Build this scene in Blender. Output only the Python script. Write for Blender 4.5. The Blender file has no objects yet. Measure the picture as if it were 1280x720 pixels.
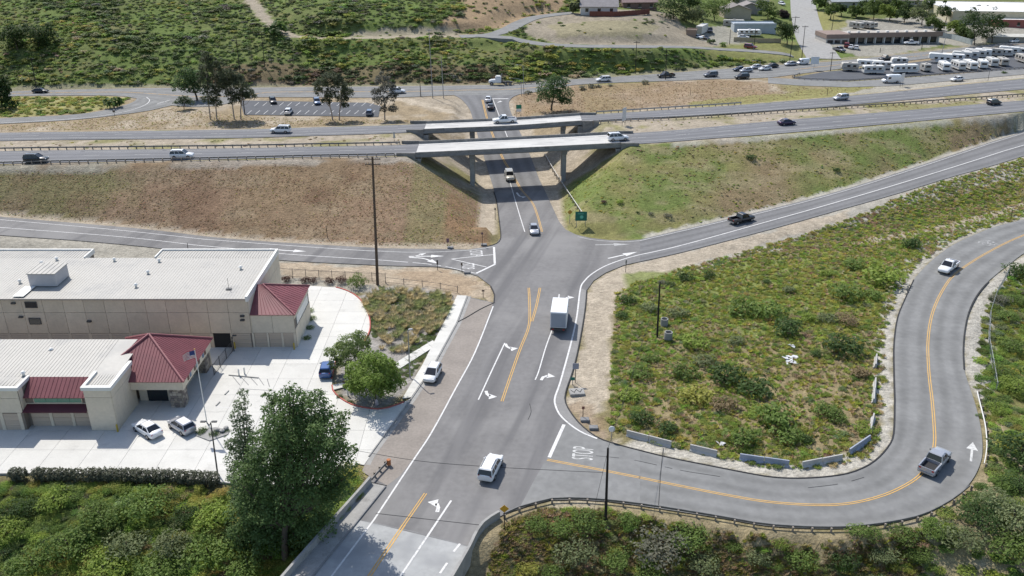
import bpy, bmesh, math, random
import numpy as np
from mathutils import Vector, Matrix
from mathutils.geometry import tessellate_polygon
random.seed(7); rng = np.random.default_rng(7)
SC = bpy.context.scene
COL = SC.collection

# ------------------------------------------------------------------ camera, sky, sun, exposure
FPX, CAMH = 1100.0, 61.5
PITCH = math.atan(500.0 / FPX)
CP, SP = math.cos(PITCH), math.sin(PITCH)
cam_d = bpy.data.cameras.new('camera'); cam = bpy.data.objects.new('camera', cam_d); COL.objects.link(cam)
cam.location = (0, 0, CAMH); cam.rotation_euler = (math.pi / 2 - PITCH, 0, 0)
cam_d.sensor_width = 36.0; cam_d.lens = 36.0 * FPX / 1280.0
cam_d.clip_start = 1.0; cam_d.clip_end = 6000.0
SC.camera = cam
SUN_EL = math.radians(53.0)
SUN_DIR = Vector((0.555 * math.cos(SUN_EL), -0.832 * math.cos(SUN_EL), -math.sin(SUN_EL)))   # way the light travels
W = bpy.data.worlds.new('World'); SC.world = W; W.use_nodes = True
_n = W.node_tree.nodes; _sky = _n.new('ShaderNodeTexSky'); _sky.sky_type = 'NISHITA'; _sky.sun_disc = False
_sky.sun_elevation = SUN_EL; _sky.sun_rotation = math.atan2(-SUN_DIR.x, -SUN_DIR.y); _sky.air_density = 1.0; _sky.dust_density = 1.2
W.node_tree.links.new(_sky.outputs[0], _n['Background'].inputs['Color']); _n['Background'].inputs['Strength'].default_value = 0.13
sun_d = bpy.data.lights.new('sun', 'SUN'); sun_d.energy = 3.9; sun_d.angle = math.radians(0.53); sun_d.color = (1.0, 0.955, 0.89)
sun = bpy.data.objects.new('sun', sun_d); COL.objects.link(sun)
sun.rotation_euler = SUN_DIR.to_track_quat('-Z', 'Y').to_euler()
SC.view_settings.view_transform = 'Standard'; SC.view_settings.look = 'None'
SC.view_settings.exposure = 0.34; SC.view_settings.gamma = 1.0; SC.view_settings.use_curve_mapping = False
SC.render.engine = 'CYCLES'; SC.cycles.max_bounces = 6; SC.cycles.transparent_max_bounces = 6

# ------------------------------------------------------------------ survey helpers: photo pixel -> point of the ground
def ray(px, py, z):
    u = (px - 640.0) / FPX; v = (py - 360.0) / FPX
    t = (z - CAMH) / -(SP + v * CP)
    return u * t, (CP - v * SP) * t
def P(px, py, z=0.0):
    if callable(z):
        zz = 0.0
        for _ in range(14):
            X, Y = ray(px, py, zz); zz = 0.5 * zz + 0.5 * float(z(X, Y))
        X, Y = ray(px, py, zz); return Vector((X, Y, float(z(X, Y))))
    X, Y = ray(px, py, z); return Vector((X, Y, z))
def PY(px, py, Y):
    """point seen at a pixel, at the distance Y"""
    u = (px - 640.0) / FPX; v = (py - 360.0) / FPX
    t = Y / (CP - v * SP); return Vector((u * t, Y, CAMH - (SP + v * CP) * t))
def L2(pts, z=0.0): return [P(a, b, z) for a, b in pts]
def smooth(pts, n=6):
    p = [Vector(q) for q in pts]
    if len(p) < 3: return p
    p = [p[0] * 2 - p[1]] + p + [p[-1] * 2 - p[-2]]
    out = []
    for i in range(1, len(p) - 2):
        a, b, c, d = p[i - 1], p[i], p[i + 1], p[i + 2]
        for k in range(n):
            t = k / n
            out.append(0.5 * (2 * b + (c - a) * t + (2 * a - 5 * b + 4 * c - d) * t * t + (3 * b - a - 3 * c + d) * t ** 3))
    out.append(p[-2]); return out
def resample(pts, n):
    d = [0.0]
    for a, b in zip(pts, pts[1:]): d.append(d[-1] + (b - a).length)
    out = []
    for s in np.linspace(0, d[-1], n):
        i = min(max(int(np.searchsorted(d, s)) - 1, 0), len(pts) - 2)
        f = (s - d[i]) / max(d[i + 1] - d[i], 1e-9); out.append(pts[i].lerp(pts[i + 1], f))
    return out
def every(pts, step):
    L = sum((b - a).length for a, b in zip(pts, pts[1:])); return resample(pts, max(2, int(round(L / step)) + 1))
def interp(xs, ys): return lambda v: float(np.interp(v, xs, ys))

# ------------------------------------------------------------------ object helpers
def obj(name, me, mat=None, parent=None, loc=None, kind=None):
    if isinstance(me, bmesh.types.BMesh):
        m = bpy.data.meshes.new(name); me.to_mesh(m); me.free(); me = m
    o = bpy.data.objects.new(name, me)
    if mat is not None and me is not None and len(me.materials) == 0: me.materials.append(mat)
    COL.objects.link(o)
    if parent is not None: o.parent = parent
    if loc is not None: o.location = loc
    if kind: o['kind'] = kind
    return o
def tag(o, label, cat, group=None):
    o['label'] = label; o['category'] = cat
    if group: o['group'] = group
    return o
def thing(name, label, cat, loc=(0, 0, 0), rz=0.0, group=None):
    o = bpy.data.objects.new(name, None); COL.objects.link(o); o.empty_display_size = 0.3
    o.location = loc; o.rotation_euler = (0, 0, rz); return tag(o, label, cat, group)
def struct(name, me, mat, parent=None):
    return obj(name, me, mat, parent, kind='structure' if parent is None else None)
def box(bm, c, s, rz=0.0, M=None):
    r = bmesh.ops.create_cube(bm, size=1.0); mm = Matrix.Translation(c) @ Matrix.Rotation(rz, 4, 'Z') @ Matrix.Diagonal((s[0], s[1], s[2], 1))
    if M is not None: mm = M @ mm
    bmesh.ops.transform(bm, matrix=mm, verts=r['verts']); return r['verts']
def box2(bm, lo, hi): return box(bm, [(a + b) / 2 for a, b in zip(lo, hi)], [b - a for a, b in zip(lo, hi)])
def cyl(bm, a, b, r0, r1=None, n=8, caps=True):
    a, b = Vector(a), Vector(b); r1 = r0 if r1 is None else r1
    q = (b - a).to_track_quat('Z', 'Y').to_matrix()
    va, vb = [], []
    for i in range(n):
        w = 2 * math.pi * i / n; o = q @ Vector((math.cos(w), math.sin(w), 0))
        va.append(bm.verts.new(a + o * r0)); vb.append(bm.verts.new(b + o * r1))
    for i in range(n):
        j = (i + 1) % n; bm.faces.new((va[i], va[j], vb[j], vb[i]))
    if caps: bm.faces.new(list(reversed(va))); bm.faces.new(vb)
def tube(bm, pts, r0, r1=None, n=6):
    r1 = r0 if r1 is None else r1; rings = []
    for i, p in enumerate(pts):
        t = (pts[min(i + 1, len(pts) - 1)] - pts[max(i - 1, 0)]); q = t.to_track_quat('Z', 'Y').to_matrix()
        r = r0 + (r1 - r0) * i / max(1, len(pts) - 1)
        rings.append([bm.verts.new(p + q @ Vector((math.cos(2 * math.pi * k / n) * r, math.sin(2 * math.pi * k / n) * r, 0))) for k in range(n)])
    for A, B in zip(rings, rings[1:]):
        for k in range(n): bm.faces.new((A[k], A[(k + 1) % n], B[(k + 1) % n], B[k]))
    bm.faces.new(list(reversed(rings[0]))); bm.faces.new(rings[-1])
def bevel(bm, w=0.02, seg=1):
    bmesh.ops.bevel(bm, geom=[e for e in bm.edges], offset=w, segments=seg, affect='EDGES', profile=0.6, clamp_overlap=True)
def shade(o, ang=35):
    me = o.data
    for p in me.polygons: p.use_smooth = True
    try: me.set_sharp_from_angle(angle=math.radians(ang))
    except Exception: pass
    return o
def prism(bm, poly, z0, z1):
    """closed prism over a plan polygon; z0/z1 may be functions"""
    f0 = z0 if callable(z0) else (lambda x, y: z0); f1 = z1 if callable(z1) else (lambda x, y: z1)
    n = len(poly); lo = [bm.verts.new((p[0], p[1], f0(p[0], p[1]))) for p in poly]; hi = [bm.verts.new((p[0], p[1], f1(p[0], p[1]))) for p in poly]
    for t in tessellate_polygon([[Vector((p[0], p[1], 0)) for p in poly]]):
        a, b, c = (Vector((poly[i][0], poly[i][1])) for i in t)
        s = (b.x - a.x) * (c.y - a.y) - (b.y - a.y) * (c.x - a.x)
        if s < 0: t = (t[0], t[2], t[1])
        bm.faces.new([hi[i] for i in t]); bm.faces.new([lo[i] for i in reversed(t)])
    area = sum(poly[i][0] * poly[(i + 1) % n][1] - poly[(i + 1) % n][0] * poly[i][1] for i in range(n))
    for i in range(n):
        j = (i + 1) % n; q = (lo[i], lo[j], hi[j], hi[i]); bm.faces.new(q if area > 0 else tuple(reversed(q)))
def sheet(poly, z=0.0):
    bm = bmesh.new(); f = z if callable(z) else (lambda x, y: z)
    v = [bm.verts.new((p[0], p[1], f(p[0], p[1]))) for p in poly]
    for t in tessellate_polygon([[Vector((p[0], p[1], 0)) for p in poly]]):
        a, b, c = (poly[i] for i in t)
        if (b[0] - a[0]) * (c[1] - a[1]) - (b[1] - a[1]) * (c[0] - a[0]) < 0: t = (t[0], t[2], t[1])
        bm.faces.new([v[i] for i in t])
    return bm
def ribbon(L, R, n, zf, across=4, dz=0.0):
    A, B = resample(L, n), resample(R, n); bm = bmesh.new(); rows = []; lay = bm.verts.layers.float.new('across'); across = max(across, 3)
    for a, b in zip(A, B):
        row = []
        for k in range(across + 1):
            q = a.lerp(b, k / across); w = bm.verts.new((q.x, q.y, zf(q.x, q.y) + dz)); w[lay] = k / across; row.append(w)
        rows.append(row)
    for r0, r1 in zip(rows, rows[1:]):
        for k in range(across):
            f = bm.faces.new((r0[k], r0[k + 1], r1[k + 1], r1[k]))
    bmesh.ops.recalc_face_normals(bm, faces=bm.faces)
    for f in bm.faces:
        if f.normal.z < 0: f.normal_flip()
    return bm
def offset_line(pts, d):
    out = []
    for i, p in enumerate(pts):
        t = (pts[min(i + 1, len(pts) - 1)] - pts[max(i - 1, 0)]); t = Vector((t.x, t.y, 0)); t.normalize()
        out.append(Vector((p.x - t.y * d, p.y + t.x * d, p.z)))
    return out
def strip(bm, pts, w, zf, dz, dash=None, off=0.0, wear=0.0):
    """painted line following pts; dash=(on, off)"""
    p = every(offset_line(pts, off) if off else pts, 0.9 if dash is None else 0.5)
    s = 0.0
    A, B = offset_line(p, w / 2), offset_line(p, -w / 2)
    for i in range(len(p) - 1):
        l = (p[i + 1] - p[i]).length
        on = True if dash is None else ((s % (dash[0] + dash[1])) < dash[0])
        s += l
        if not on or random.random() < wear: continue
        v = [bm.verts.new((q.x, q.y, zf(q.x, q.y) + dz)) for q in (A[i], B[i], B[i + 1], A[i + 1])]
        f = bm.faces.new(v)
        f.normal_update()
        if f.normal.z < 0: f.normal_flip()
def kerb(pts, w, h, zf, base=-0.1):
    """square-edged berm or kerb swept along pts"""
    bm = bmesh.new(); p = every(pts, 1.2); A, B = offset_line(p, w / 2), offset_line(p, -w / 2); prev = None
    for a, b in zip(A, B):
        za, zb = zf(a.x, a.y), zf(b.x, b.y)
        c = [bm.verts.new(q) for q in ((a.x, a.y, za + base), (a.x * .85 + b.x * .15, a.y * .85 + b.y * .15, za + h), (b.x * .85 + a.x * .15, b.y * .85 + a.y * .15, zb + h), (b.x, b.y, zb + base))]
        if prev:
            for k in range(3): bm.faces.new((prev[k], prev[k + 1], c[k + 1], c[k]))
        else: bm.faces.new(c)
        prev = c
    bm.faces.new(list(reversed(prev))); bmesh.ops.recalc_face_normals(bm, faces=bm.faces); return bm

# ------------------------------------------------------------------ materials (all procedural)
MATS = {}
def _nt(name):
    m = bpy.data.materials.new(name); m.use_nodes = True; nt = m.node_tree; return m, nt, nt.nodes['Principled BSDF']
def mat(name, col, rough=0.7, var=0.12, scale=1.5, bump=0.0, bscale=30.0, metal=0.0, spec=0.4, fine=0.0, fscale=40.0, coat=0.0, stretch=None, stain=None, rand=0.0, streak=(), tracks=0.0):
    if name in MATS: return MATS[name]
    m, nt, b = _nt(name); N = nt.nodes; Lk = nt.links
    b.inputs['Roughness'].default_value = rough; b.inputs['Metallic'].default_value = metal
    b.inputs['Specular IOR Level'].default_value = spec; b.inputs['Coat Weight'].default_value = coat
    g = N.new('ShaderNodeNewGeometry'); vec = g.outputs['Position']
    if stretch:
        mp = N.new('ShaderNodeMapping'); mp.inputs['Scale'].default_value = stretch; Lk.new(vec, mp.inputs[0]); vec = mp.outputs[0]
    out = None
    def noisemul(prev, sc, amt, det=4.0):
        nz = N.new('ShaderNodeTexNoise'); nz.inputs['Scale'].default_value = sc; nz.inputs['Detail'].default_value = det; Lk.new(vec, nz.inputs['Vector'])
        mr = N.new('ShaderNodeMapRange'); mr.inputs['From Min'].default_value = 0.25; mr.inputs['From Max'].default_value = 0.75
        mr.inputs['To Min'].default_value = 1 - amt; mr.inputs['To Max'].default_value = 1 + amt; Lk.new(nz.outputs['Fac'], mr.inputs['Value'])
        mx = N.new('ShaderNodeVectorMath'); mx.operation = 'SCALE'
        if prev is None: mx.inputs[0].default_value = col[:3]
        else: Lk.new(prev, mx.inputs[0])
        Lk.new(mr.outputs[0], mx.inputs['Scale']); return mx.outputs[0]
    if var: out = noisemul(out, scale, var)
    if fine: out = noisemul(out, fscale, fine, 2.0)
    if stain:
        nz = N.new('ShaderNodeTexNoise'); nz.inputs['Scale'].default_value = stain[1]; nz.inputs['Detail'].default_value = 6; nz.inputs['Roughness'].default_value = 0.65; Lk.new(vec, nz.inputs['Vector'])
        mr = N.new('ShaderNodeMapRange'); mr.inputs['From Min'].default_value = stain[2]; mr.inputs['From Max'].default_value = stain[2] + 0.12; mr.inputs['To Max'].default_value = stain[3]; Lk.new(nz.outputs['Fac'], mr.inputs['Value'])
        mx = N.new('ShaderNodeMix'); mx.data_type = 'RGBA'; Lk.new(mr.outputs[0], mx.inputs['Factor'])
        if out is None: mx.inputs['A'].default_value = (*col[:3], 1)
        else: Lk.new(out, mx.inputs['A'])
        mx.inputs['B'].default_value = (*stain[0], 1); out = mx.outputs['Result']
    for sk in streak:
        mp = N.new('ShaderNodeMapping'); mp.inputs['Rotation'].default_value = (0, 0, sk[4]); Lk.new(g.outputs['Position'], mp.inputs[0]); m2 = N.new('ShaderNodeMapping'); m2.inputs['Scale'].default_value = sk[5]; Lk.new(mp.outputs[0], m2.inputs[0])
        nz = N.new('ShaderNodeTexNoise'); nz.inputs['Scale'].default_value = sk[1]; nz.inputs['Detail'].default_value = 3; Lk.new(m2.outputs[0], nz.inputs['Vector'])
        mr = N.new('ShaderNodeMapRange'); mr.inputs['From Min'].default_value = sk[2]; mr.inputs['From Max'].default_value = sk[2] + .18; mr.inputs['To Max'].default_value = sk[3]; Lk.new(nz.outputs['Fac'], mr.inputs['Value'])
        mx = N.new('ShaderNodeMix'); mx.data_type = 'RGBA'; Lk.new(mr.outputs[0], mx.inputs['Factor']); Lk.new(out, mx.inputs['A']); mx.inputs['B'].default_value = (*sk[0], 1); out = mx.outputs['Result']
    if tracks:
        at_ = N.new('ShaderNodeAttribute'); at_.attribute_name = 'across'; m1 = N.new('ShaderNodeMath'); m1.operation = 'MULTIPLY'; m1.inputs[1].default_value = 8 * math.pi; Lk.new(at_.outputs['Fac'], m1.inputs[0]); c1 = N.new('ShaderNodeMath'); c1.operation = 'COSINE'; Lk.new(m1.outputs[0], c1.inputs[0])
        mr = N.new('ShaderNodeMapRange'); mr.inputs['From Min'].default_value = -1; mr.inputs['From Max'].default_value = .6; mr.inputs['To Min'].default_value = 1 - tracks; mr.inputs['To Max'].default_value = 1.04; Lk.new(c1.outputs[0], mr.inputs['Value'])
        mx = N.new('ShaderNodeVectorMath'); mx.operation = 'SCALE'; Lk.new(out, mx.inputs[0]); Lk.new(mr.outputs[0], mx.inputs['Scale']); out = mx.outputs[0]
    if rand:
        oi = N.new('ShaderNodeObjectInfo'); mr = N.new('ShaderNodeMapRange'); mr.inputs['To Min'].default_value = 1 - rand; mr.inputs['To Max'].default_value = 1 + rand; Lk.new(oi.outputs['Random'], mr.inputs['Value'])
        mx = N.new('ShaderNodeVectorMath'); mx.operation = 'SCALE'
        if out is None: mx.inputs[0].default_value = col[:3]
        else: Lk.new(out, mx.inputs[0])
        Lk.new(mr.outputs[0], mx.inputs['Scale']); out = mx.outputs[0]
    if out is None: b.inputs['Base Color'].default_value = (*col[:3], 1)
    else: Lk.new(out, b.inputs['Base Color'])
    if bump:
        nz = N.new('ShaderNodeTexNoise'); nz.inputs['Scale'].default_value = bscale; nz.inputs['Detail'].default_value = 4; Lk.new(vec, nz.inputs['Vector'])
        bp = N.new('ShaderNodeBump'); bp.inputs['Strength'].default_value = 1.0; bp.inputs['Distance'].default_value = bump; Lk.new(nz.outputs['Fac'], bp.inputs['Height']); Lk.new(bp.outputs[0], b.inputs['Normal'])
    MATS[name] = m; return m
ASPH = mat('asphalt', (0.182, 0.178, 0.175), 0.9, 0.12, 0.09, 0.004, 25, fine=0.1, fscale=1.3, spec=0.2, stain=((0.235, 0.23, 0.224), 0.05, 0.5, 0.8), streak=(((.122, .12, .122), .34, .48, .75, .27, (1, .05, 1)), ((.24, .235, .23), .35, .55, .5, .2, (1, .06, 1))))
ASPH_B = mat('asphalt_bend', (0.2, 0.201, 0.196), 0.9, 0.14, 0.2, 0.004, 25, fine=0.1, fscale=1.1, spec=0.2, stain=((0.165, 0.165, 0.165), 0.5, 0.56, 0.5), tracks=.13)
ASPH_D = mat('asphalt_ramp', (0.172, 0.172, 0.174), 0.9, 0.1, 0.08, 0.004, 25, fine=0.1, fscale=1.5, spec=0.2, tracks=.16)
ASPH_F = mat('asphalt_freeway', (0.17, 0.172, 0.18), 0.9, 0.1, 0.1, fine=0.08, fscale=1.2, spec=0.2, stretch=(0.25, 1.2, 1), tracks=.14)
ASPH_BR = mat('asphalt_brown', (0.26, 0.232, 0.205), 0.92, 0.12, 0.35, 0.004, 25, fine=0.12, fscale=3.0, spec=0.2)
ASPH_BLK = mat('asphalt_berm', (0.035, 0.035, 0.036), 0.9, 0.25, 1.2, 0.01, 20)
ASPH_LOT = mat('asphalt_parking', (0.085, 0.09, 0.1), 0.9, 0.15, 0.3, fine=0.1)
CONC = mat('concrete', (0.56, 0.55, 0.51), 0.85, 0.06, 0.4, 0.003, 20, fine=0.05, fscale=5, rand=0.05, stain=((0.42, 0.41, 0.38), 0.5, 0.58, 0.55))
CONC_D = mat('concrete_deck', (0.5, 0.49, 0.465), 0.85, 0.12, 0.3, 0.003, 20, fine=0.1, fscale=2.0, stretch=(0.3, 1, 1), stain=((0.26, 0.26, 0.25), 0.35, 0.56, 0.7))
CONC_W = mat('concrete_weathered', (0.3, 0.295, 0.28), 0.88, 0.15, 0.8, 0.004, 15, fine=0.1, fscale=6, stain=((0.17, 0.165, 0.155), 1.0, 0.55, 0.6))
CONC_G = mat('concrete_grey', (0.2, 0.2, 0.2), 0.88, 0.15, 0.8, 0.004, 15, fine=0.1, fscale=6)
PAINT_W = mat('paint_white', (0.62, 0.615, 0.6), 0.8, 0.12, 2.0, stain=((0.33, 0.325, 0.32), 2.5, 0.54, 0.7))
PAINT_F = mat('paint_faded', (0.4, 0.4, 0.39), 0.8, 0.15, 2.0, stain=((0.22, 0.22, 0.22), 3.0, 0.55, 0.7))
PAINT_Y = mat('paint_yellow', (0.58, 0.35, 0.1), 0.8, 0.12, 2.0, stain=((0.38, 0.27, 0.12), 2.5, 0.6, 0.5))
KERB_R = mat('kerb_red', (0.42, 0.11, 0.09), 0.85, 0.2, 1.5)
STEEL = mat('galvanised_steel', (0.33, 0.34, 0.35), 0.5, 0.15, 2.0, metal=0.6)
STEEL_D = mat('dark_steel', (0.07, 0.072, 0.075), 0.55, 0.15, 2.0, metal=0.3)
WOOD = mat('pole_wood', (0.1, 0.07, 0.05), 0.9, 0.25, 3.0, 0.01, 25, stretch=(6, 6, 0.4))
WOOD_B = mat('creosote_wood', (0.022, 0.019, 0.018), 0.9, 0.3, 3.0, 0.01, 25)
BLACK = mat('black', (0.015, 0.015, 0.016), 0.7, 0)
# ------------------------------------------------------------------ heights of the place
def sstep(a, b, v): t = np.clip((v - a) / (b - a), 0, 1); return t * t * (3 - 2 * t)
ZWOOD = 5.0
def z_street(X, Y): return np.interp(Y, [196, 262], [0, ZWOOD])
def z_free(X, Y): return np.interp(X, [-260, -120, -45, 45, 110, 200, 400], [7.4, 8.5, 9.4, 9.4, 7.9, 6.0, 5.0])
def z_r1(X, Y): return np.interp(X, [-200, -110, -60], [5.0, 1.8, 0])
def z_r2(X, Y): return np.interp(X, [25, 60, 120, 260], [0, 0.9, 3.0, 4.5])
def z_wood(X, Y): return ZWOOD + 0.0 * X
def z0(X, Y): return 0.0 * X

# freeway edges (left to right) in photo pixels, far left and right continued past the frame
F1N = [(-260, 213), (0, 205), (160, 201.5), (320, 198), (425, 195.5), (480, 194.5), (520, 193.5), (640, 188), (778, 181), (860, 175.5), (960, 168), (1120, 154), (1280, 139), (1560, 112)]
F1F = [(-260, 194), (0, 189), (160, 187), (320, 185), (480, 182), (522, 180), (640, 174.5), (762, 168), (860, 161.5), (960, 152), (1120, 139), (1280, 125.5), (1560, 101)]
F2N = [(-260, 182), (0, 176), (160, 174), (320, 172), (480, 167), (535, 163.8), (640, 159.5), (725, 153.5), (860, 146), (960, 139.5), (1120, 126), (1280, 111.5), (1560, 86)]
F2F = [(-260, 170), (0, 166), (160, 164), (320, 161.5), (480, 157), (524, 155), (640, 150), (720, 144.5), (860, 135.5), (960, 128.5), (1120, 114.5), (1280, 98.5), (1560, 71)]
W1N, W1F, W2N, W2F = (smooth(L2(q, z_free), 5) for q in (F1N, F1F, F2N, F2F))
def yfun(pts): 
    xs = np.array([p.x for p in pts]); ys = np.array([p.y for p in pts]); o = np.argsort(xs); xs, ys = xs[o], ys[o]
    return lambda X: np.interp(X, xs, ys)
YN, YF, YM1, YM2 = yfun(W1N), yfun(W2F), yfun(W1F), yfun(W2N)

# ramps
R1U = [(-180, 255), (0, 271), (120, 281), (200, 288.5), (320, 301), (480, 310.5)]
R1D = [(-180, 280), (0, 294), (100, 301), (205, 311), (347, 325), (480, 332)]
R2U = [(800, 299.5), (840, 290), (880, 281), (910, 273.5), (960, 262), (1070, 232.5), (1210, 187), (1280, 165), (1480, 105)]
R2D = [(800, 327), (860, 313.5), (960, 287.5), (1040, 265), (1120, 242.5), (1190, 221), (1280, 195), (1480, 133)]
WR1U, WR1D = smooth(L2(R1U, z_r1)), smooth(L2(R1D, z_r1))
WR2U, WR2D = smooth(L2(R2U, z_r2)), smooth(L2(R2D, z_r2))
YR1U, YR1D, YR2U, YR2D = yfun(WR1U), yfun(WR1D), yfun(WR2U), yfun(WR2D)

# the street under the freeway
SUL = [(617.5, 238), (613.5, 225), (606, 200), (600, 180), (596, 166), (591, 149), (586.5, 136), (577, 124.5), (566, 118.5)]
SUR = [(681, 238), (675, 226), (665, 200), (656, 178), (649, 163), (641, 146), (636, 131), (639, 123), (650, 117.5)]
WSUL, WSUR = L2(SUL, z_street), L2(SUR, z_street)
XSL = lambda Y: np.interp(Y, [60] + [p.y for p in WSUL[:7]], [WSUL[0].x] + [p.x for p in WSUL[:7]])
XSR = lambda Y: np.interp(Y, [60] + [p.y for p in WSUR[:7]], [WSUR[0].x] + [p.x for p in WSUR[:7]])

# the flat crossing, traced round its edge
CROSS = ([(449, 650), (484, 607), (464, 603), (455, 581.5), (485, 540), (514, 498), (541.5, 457), (570, 404), (583, 371), (600, 374.5), (616.5, 378.5), (617.5, 367), (613, 357), (597, 345), (570, 337), (545, 333.5), (480, 332),
          (480, 310.5), (560, 311.5), (585, 312), (608, 308.5), (620, 305), (626, 297), (624, 275), (621, 252), (617.5, 238),
          (681, 238), (685, 247), (692, 262), (699, 277), (707, 287), (720, 293.3), (737, 297.3), (760, 300), (780, 300.8), (800, 299.5),
          (800, 327), (780, 331.5), (757, 341), (742, 351), (733.4, 363), (730.6, 392), (723, 435), (715.6, 465), (708, 487), (706.5, 502), (715.6, 519), (729, 534), (747.5, 547.5), (772, 556), (800, 563.4),
          (800, 632), (760, 627), (720, 624.5), (687.5, 625.5), (660, 632.5), (635, 641), (620, 648), (602, 662), (589, 684)])
# hairpin
HI = [(800, 563.4), (833, 571.5), (880, 581), (947, 594), (975, 597.5), (1005, 598), (1035, 596), (1060, 592), (1080, 584.5), (1095, 575), (1109, 560), (1117, 542), (1118.5, 500), (1117.5, 465), (1117.5, 430), (1122, 397), (1132, 372), (1142, 350), (1160, 330), (1178, 315), (1197, 303), (1235, 286.5), (1267, 277.5), (1340, 260), (1480, 232)]
HO = [(800, 632), (900, 647.5), (960, 657.5), (1035, 661), (1085, 658), (1145, 647), (1185, 627.5), (1208, 609), (1222, 588), (1228, 565), (1226, 535), (1219, 505), (1210, 478), (1205, 460), (1203.5, 437), (1205, 415), (1210, 391), (1220, 370), (1235, 352), (1262, 330), (1290, 311), (1340, 291), (1480, 258)]
HC = [(684, 575), (760, 589), (825, 602.5), (900, 617.5), (960, 627.5), (1022, 631.5), (1065, 629), (1105, 619), (1135, 605), (1152, 592), (1163, 575), (1168, 555), (1167.5, 530), (1165, 500), (1161, 465), (1160, 425), (1166, 390), (1180, 360), (1197, 340), (1235, 315.5), (1280, 294), (1340, 275), (1480, 244)]
WHI, WHO, WHC = smooth(L2(HI), 5), smooth(L2(HO), 5), smooth(L2(HC), 5)
def pair(A, B, n):
    """match two edges point for point by nearest normal so that a bend's ribbon does not shear"""
    a, b = resample(A, n), resample(B, n); return a, b

# the road along the foot of the hill
WU = [(-250, 124), (0, 114.5), (140, 111), (207, 110), (320, 109.5), (480, 108), (610, 106.5), (650, 105.5), (710, 99.5), (800, 94), (880, 88), (960, 82), (1020, 78.5), (1100, 71), (1200, 60), (1290, 49), (1500, 22)]
WD = [(-250, 130), (0, 120.5), (132, 119.5), (160, 121), (216, 132), (262, 133), (300, 126), (320, 121.5), (480, 122), (566, 119), (650, 118), (720, 106), (840, 101), (900, 98.5), (960, 97), (1010, 91), (1100, 80), (1200, 68.5), (1290, 58), (1500, 31)]
FRU = [(-250, 160), (0, 148), (100, 142.5), (150, 133), (168, 126.5), (172, 121)]
FRD = [(-250, 168), (0, 155), (100, 149), (175, 140), (205, 134), (222, 130)]
HILLRD_L = [(575, 46), (612, 44), (636, 36.5), (650, 29), (668, 22.5), (694, 18.5), (716, 16.5)]
HILLRD = [(600, 45), (625, 48), (648, 51), (680, 55.5), (720, 57.8), (800, 58.5), (860, 59.3), (900, 62), (940, 64), (990, 70)]
DIRTRD = [(303, -12), (322, 10), (334, 26), (350, 38), (368, 45), (400, 47.5), (450, 47.5), (500, 46.5), (560, 45.5), (600, 45)]

# hill and town: heights read off along the photo
HC_PTS = [(-260, 128, 5), (0, 112, 5), (200, 107, 5), (400, 104, 5), (560, 103, 5), (650, 102, 5), (720, 96, 5), (800, 91, 5), (880, 86, 5), (960, 80, 5), (1030, 74, 5), (1150, 62, 5), (1280, 46, 5), (1480, 20, 5),
          (-260, 60, 14), (0, 60, 14), (120, 60, 14), (240, 60, 13.5), (340, 75, 11), (340, 46, 15.5), (420, 47, 15.2), (500, 46.5, 15), (580, 45, 14.6), (625, 45, 14.3), (500, 75, 10.5), (590, 75, 10.3),
          (-260, 0, 24), (0, 0, 24.5), (120, 0, 25), (240, 0, 24), (310, 0, 23), (420, 22, 20.5), (420, 0, 24), (540, 14, 21), (540, -10, 25), (600, 22, 18.6), (610, 0, 22.5), (680, 0, 21),
          (0, -60, 37), (240, -60, 37), (480, -60, 37), (680, -40, 29), (-400, -60, 37), (800, -60, 24), (1000, -60, 20), (1300, -60, 20),
          (655, 29, 15.3), (690, 19, 16.6), (720, 17, 17.2), (700, 57, 13.2), (780, 58.5, 11.5), (860, 60, 9.5), (930, 65, 7.4), (990, 71, 5.8), (700, 75, 9), (800, 76, 8), (880, 74, 6.6),
          (760, 19, 17.2), (800, 20, 17), (840, 18, 15), (740, 40, 15.2), (800, 45, 14), (850, 50, 10.5), (880, 48, 8.5), (905, 42, 8.2), (930, 25, 8.4), (960, 45, 7.9), (900, 20, 9), (860, 15, 11),
          (820, 0, 16), (760, 0, 18), (920, 0, 11), (1000, 20, 7.6), (1010, 45, 6.4), (1000, 0, 9), (1060, 55, 5.3), (1130, 50, 5.3), (1100, 20, 6.2), (1200, 30, 5.4), (1250, 15, 6), (1100, 0, 7.5), (1250, 0, 7)]
_cp = np.array([[*ray(a, b, z), z] for a, b, z in HC_PTS])
def _solve():
    n = len(_cp); d = np.hypot(_cp[:, 0][:, None] - _cp[:, 0], _cp[:, 1][:, None] - _cp[:, 1])
    A = np.sqrt(d*d+36.0) + np.eye(n) * -3.0; A = np.block([[A, np.ones((n, 1))], [np.ones((1, n)), np.zeros((1, 1))]])
    return np.linalg.solve(A, np.append(_cp[:, 2], 0))
_w = _solve()
def z_hill(X, Y):
    X = np.atleast_1d(np.asarray(X, float)); Y = np.atleast_1d(np.asarray(Y, float)); out = np.empty(X.shape)
    for i in range(0, X.size, 4000):
        d = np.hypot(X.ravel()[i:i + 4000, None] - _cp[:, 0], Y.ravel()[i:i + 4000, None] - _cp[:, 1]); out.ravel()[i:i + 4000] = np.sqrt(d*d+36.0) @ _w[:-1] + _w[-1]
    return out
def z_hill1(X, Y): return float(z_hill(X, Y)[0])
def PH(px, py):
    u = (px - 640.0) / FPX; v = (py - 360.0) / FPX; t = np.arange(240, 700, .5) ; Z = CAMH - (SP + v * CP) * t; X = u * t; Y = (CP - v * SP) * t
    h = np.maximum(z_hill(X, Y), ZWOOD); i = int(np.argmax(Z <= h)) or len(t) - 1; return Vector((X[i], Y[i], h[i]))
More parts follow.
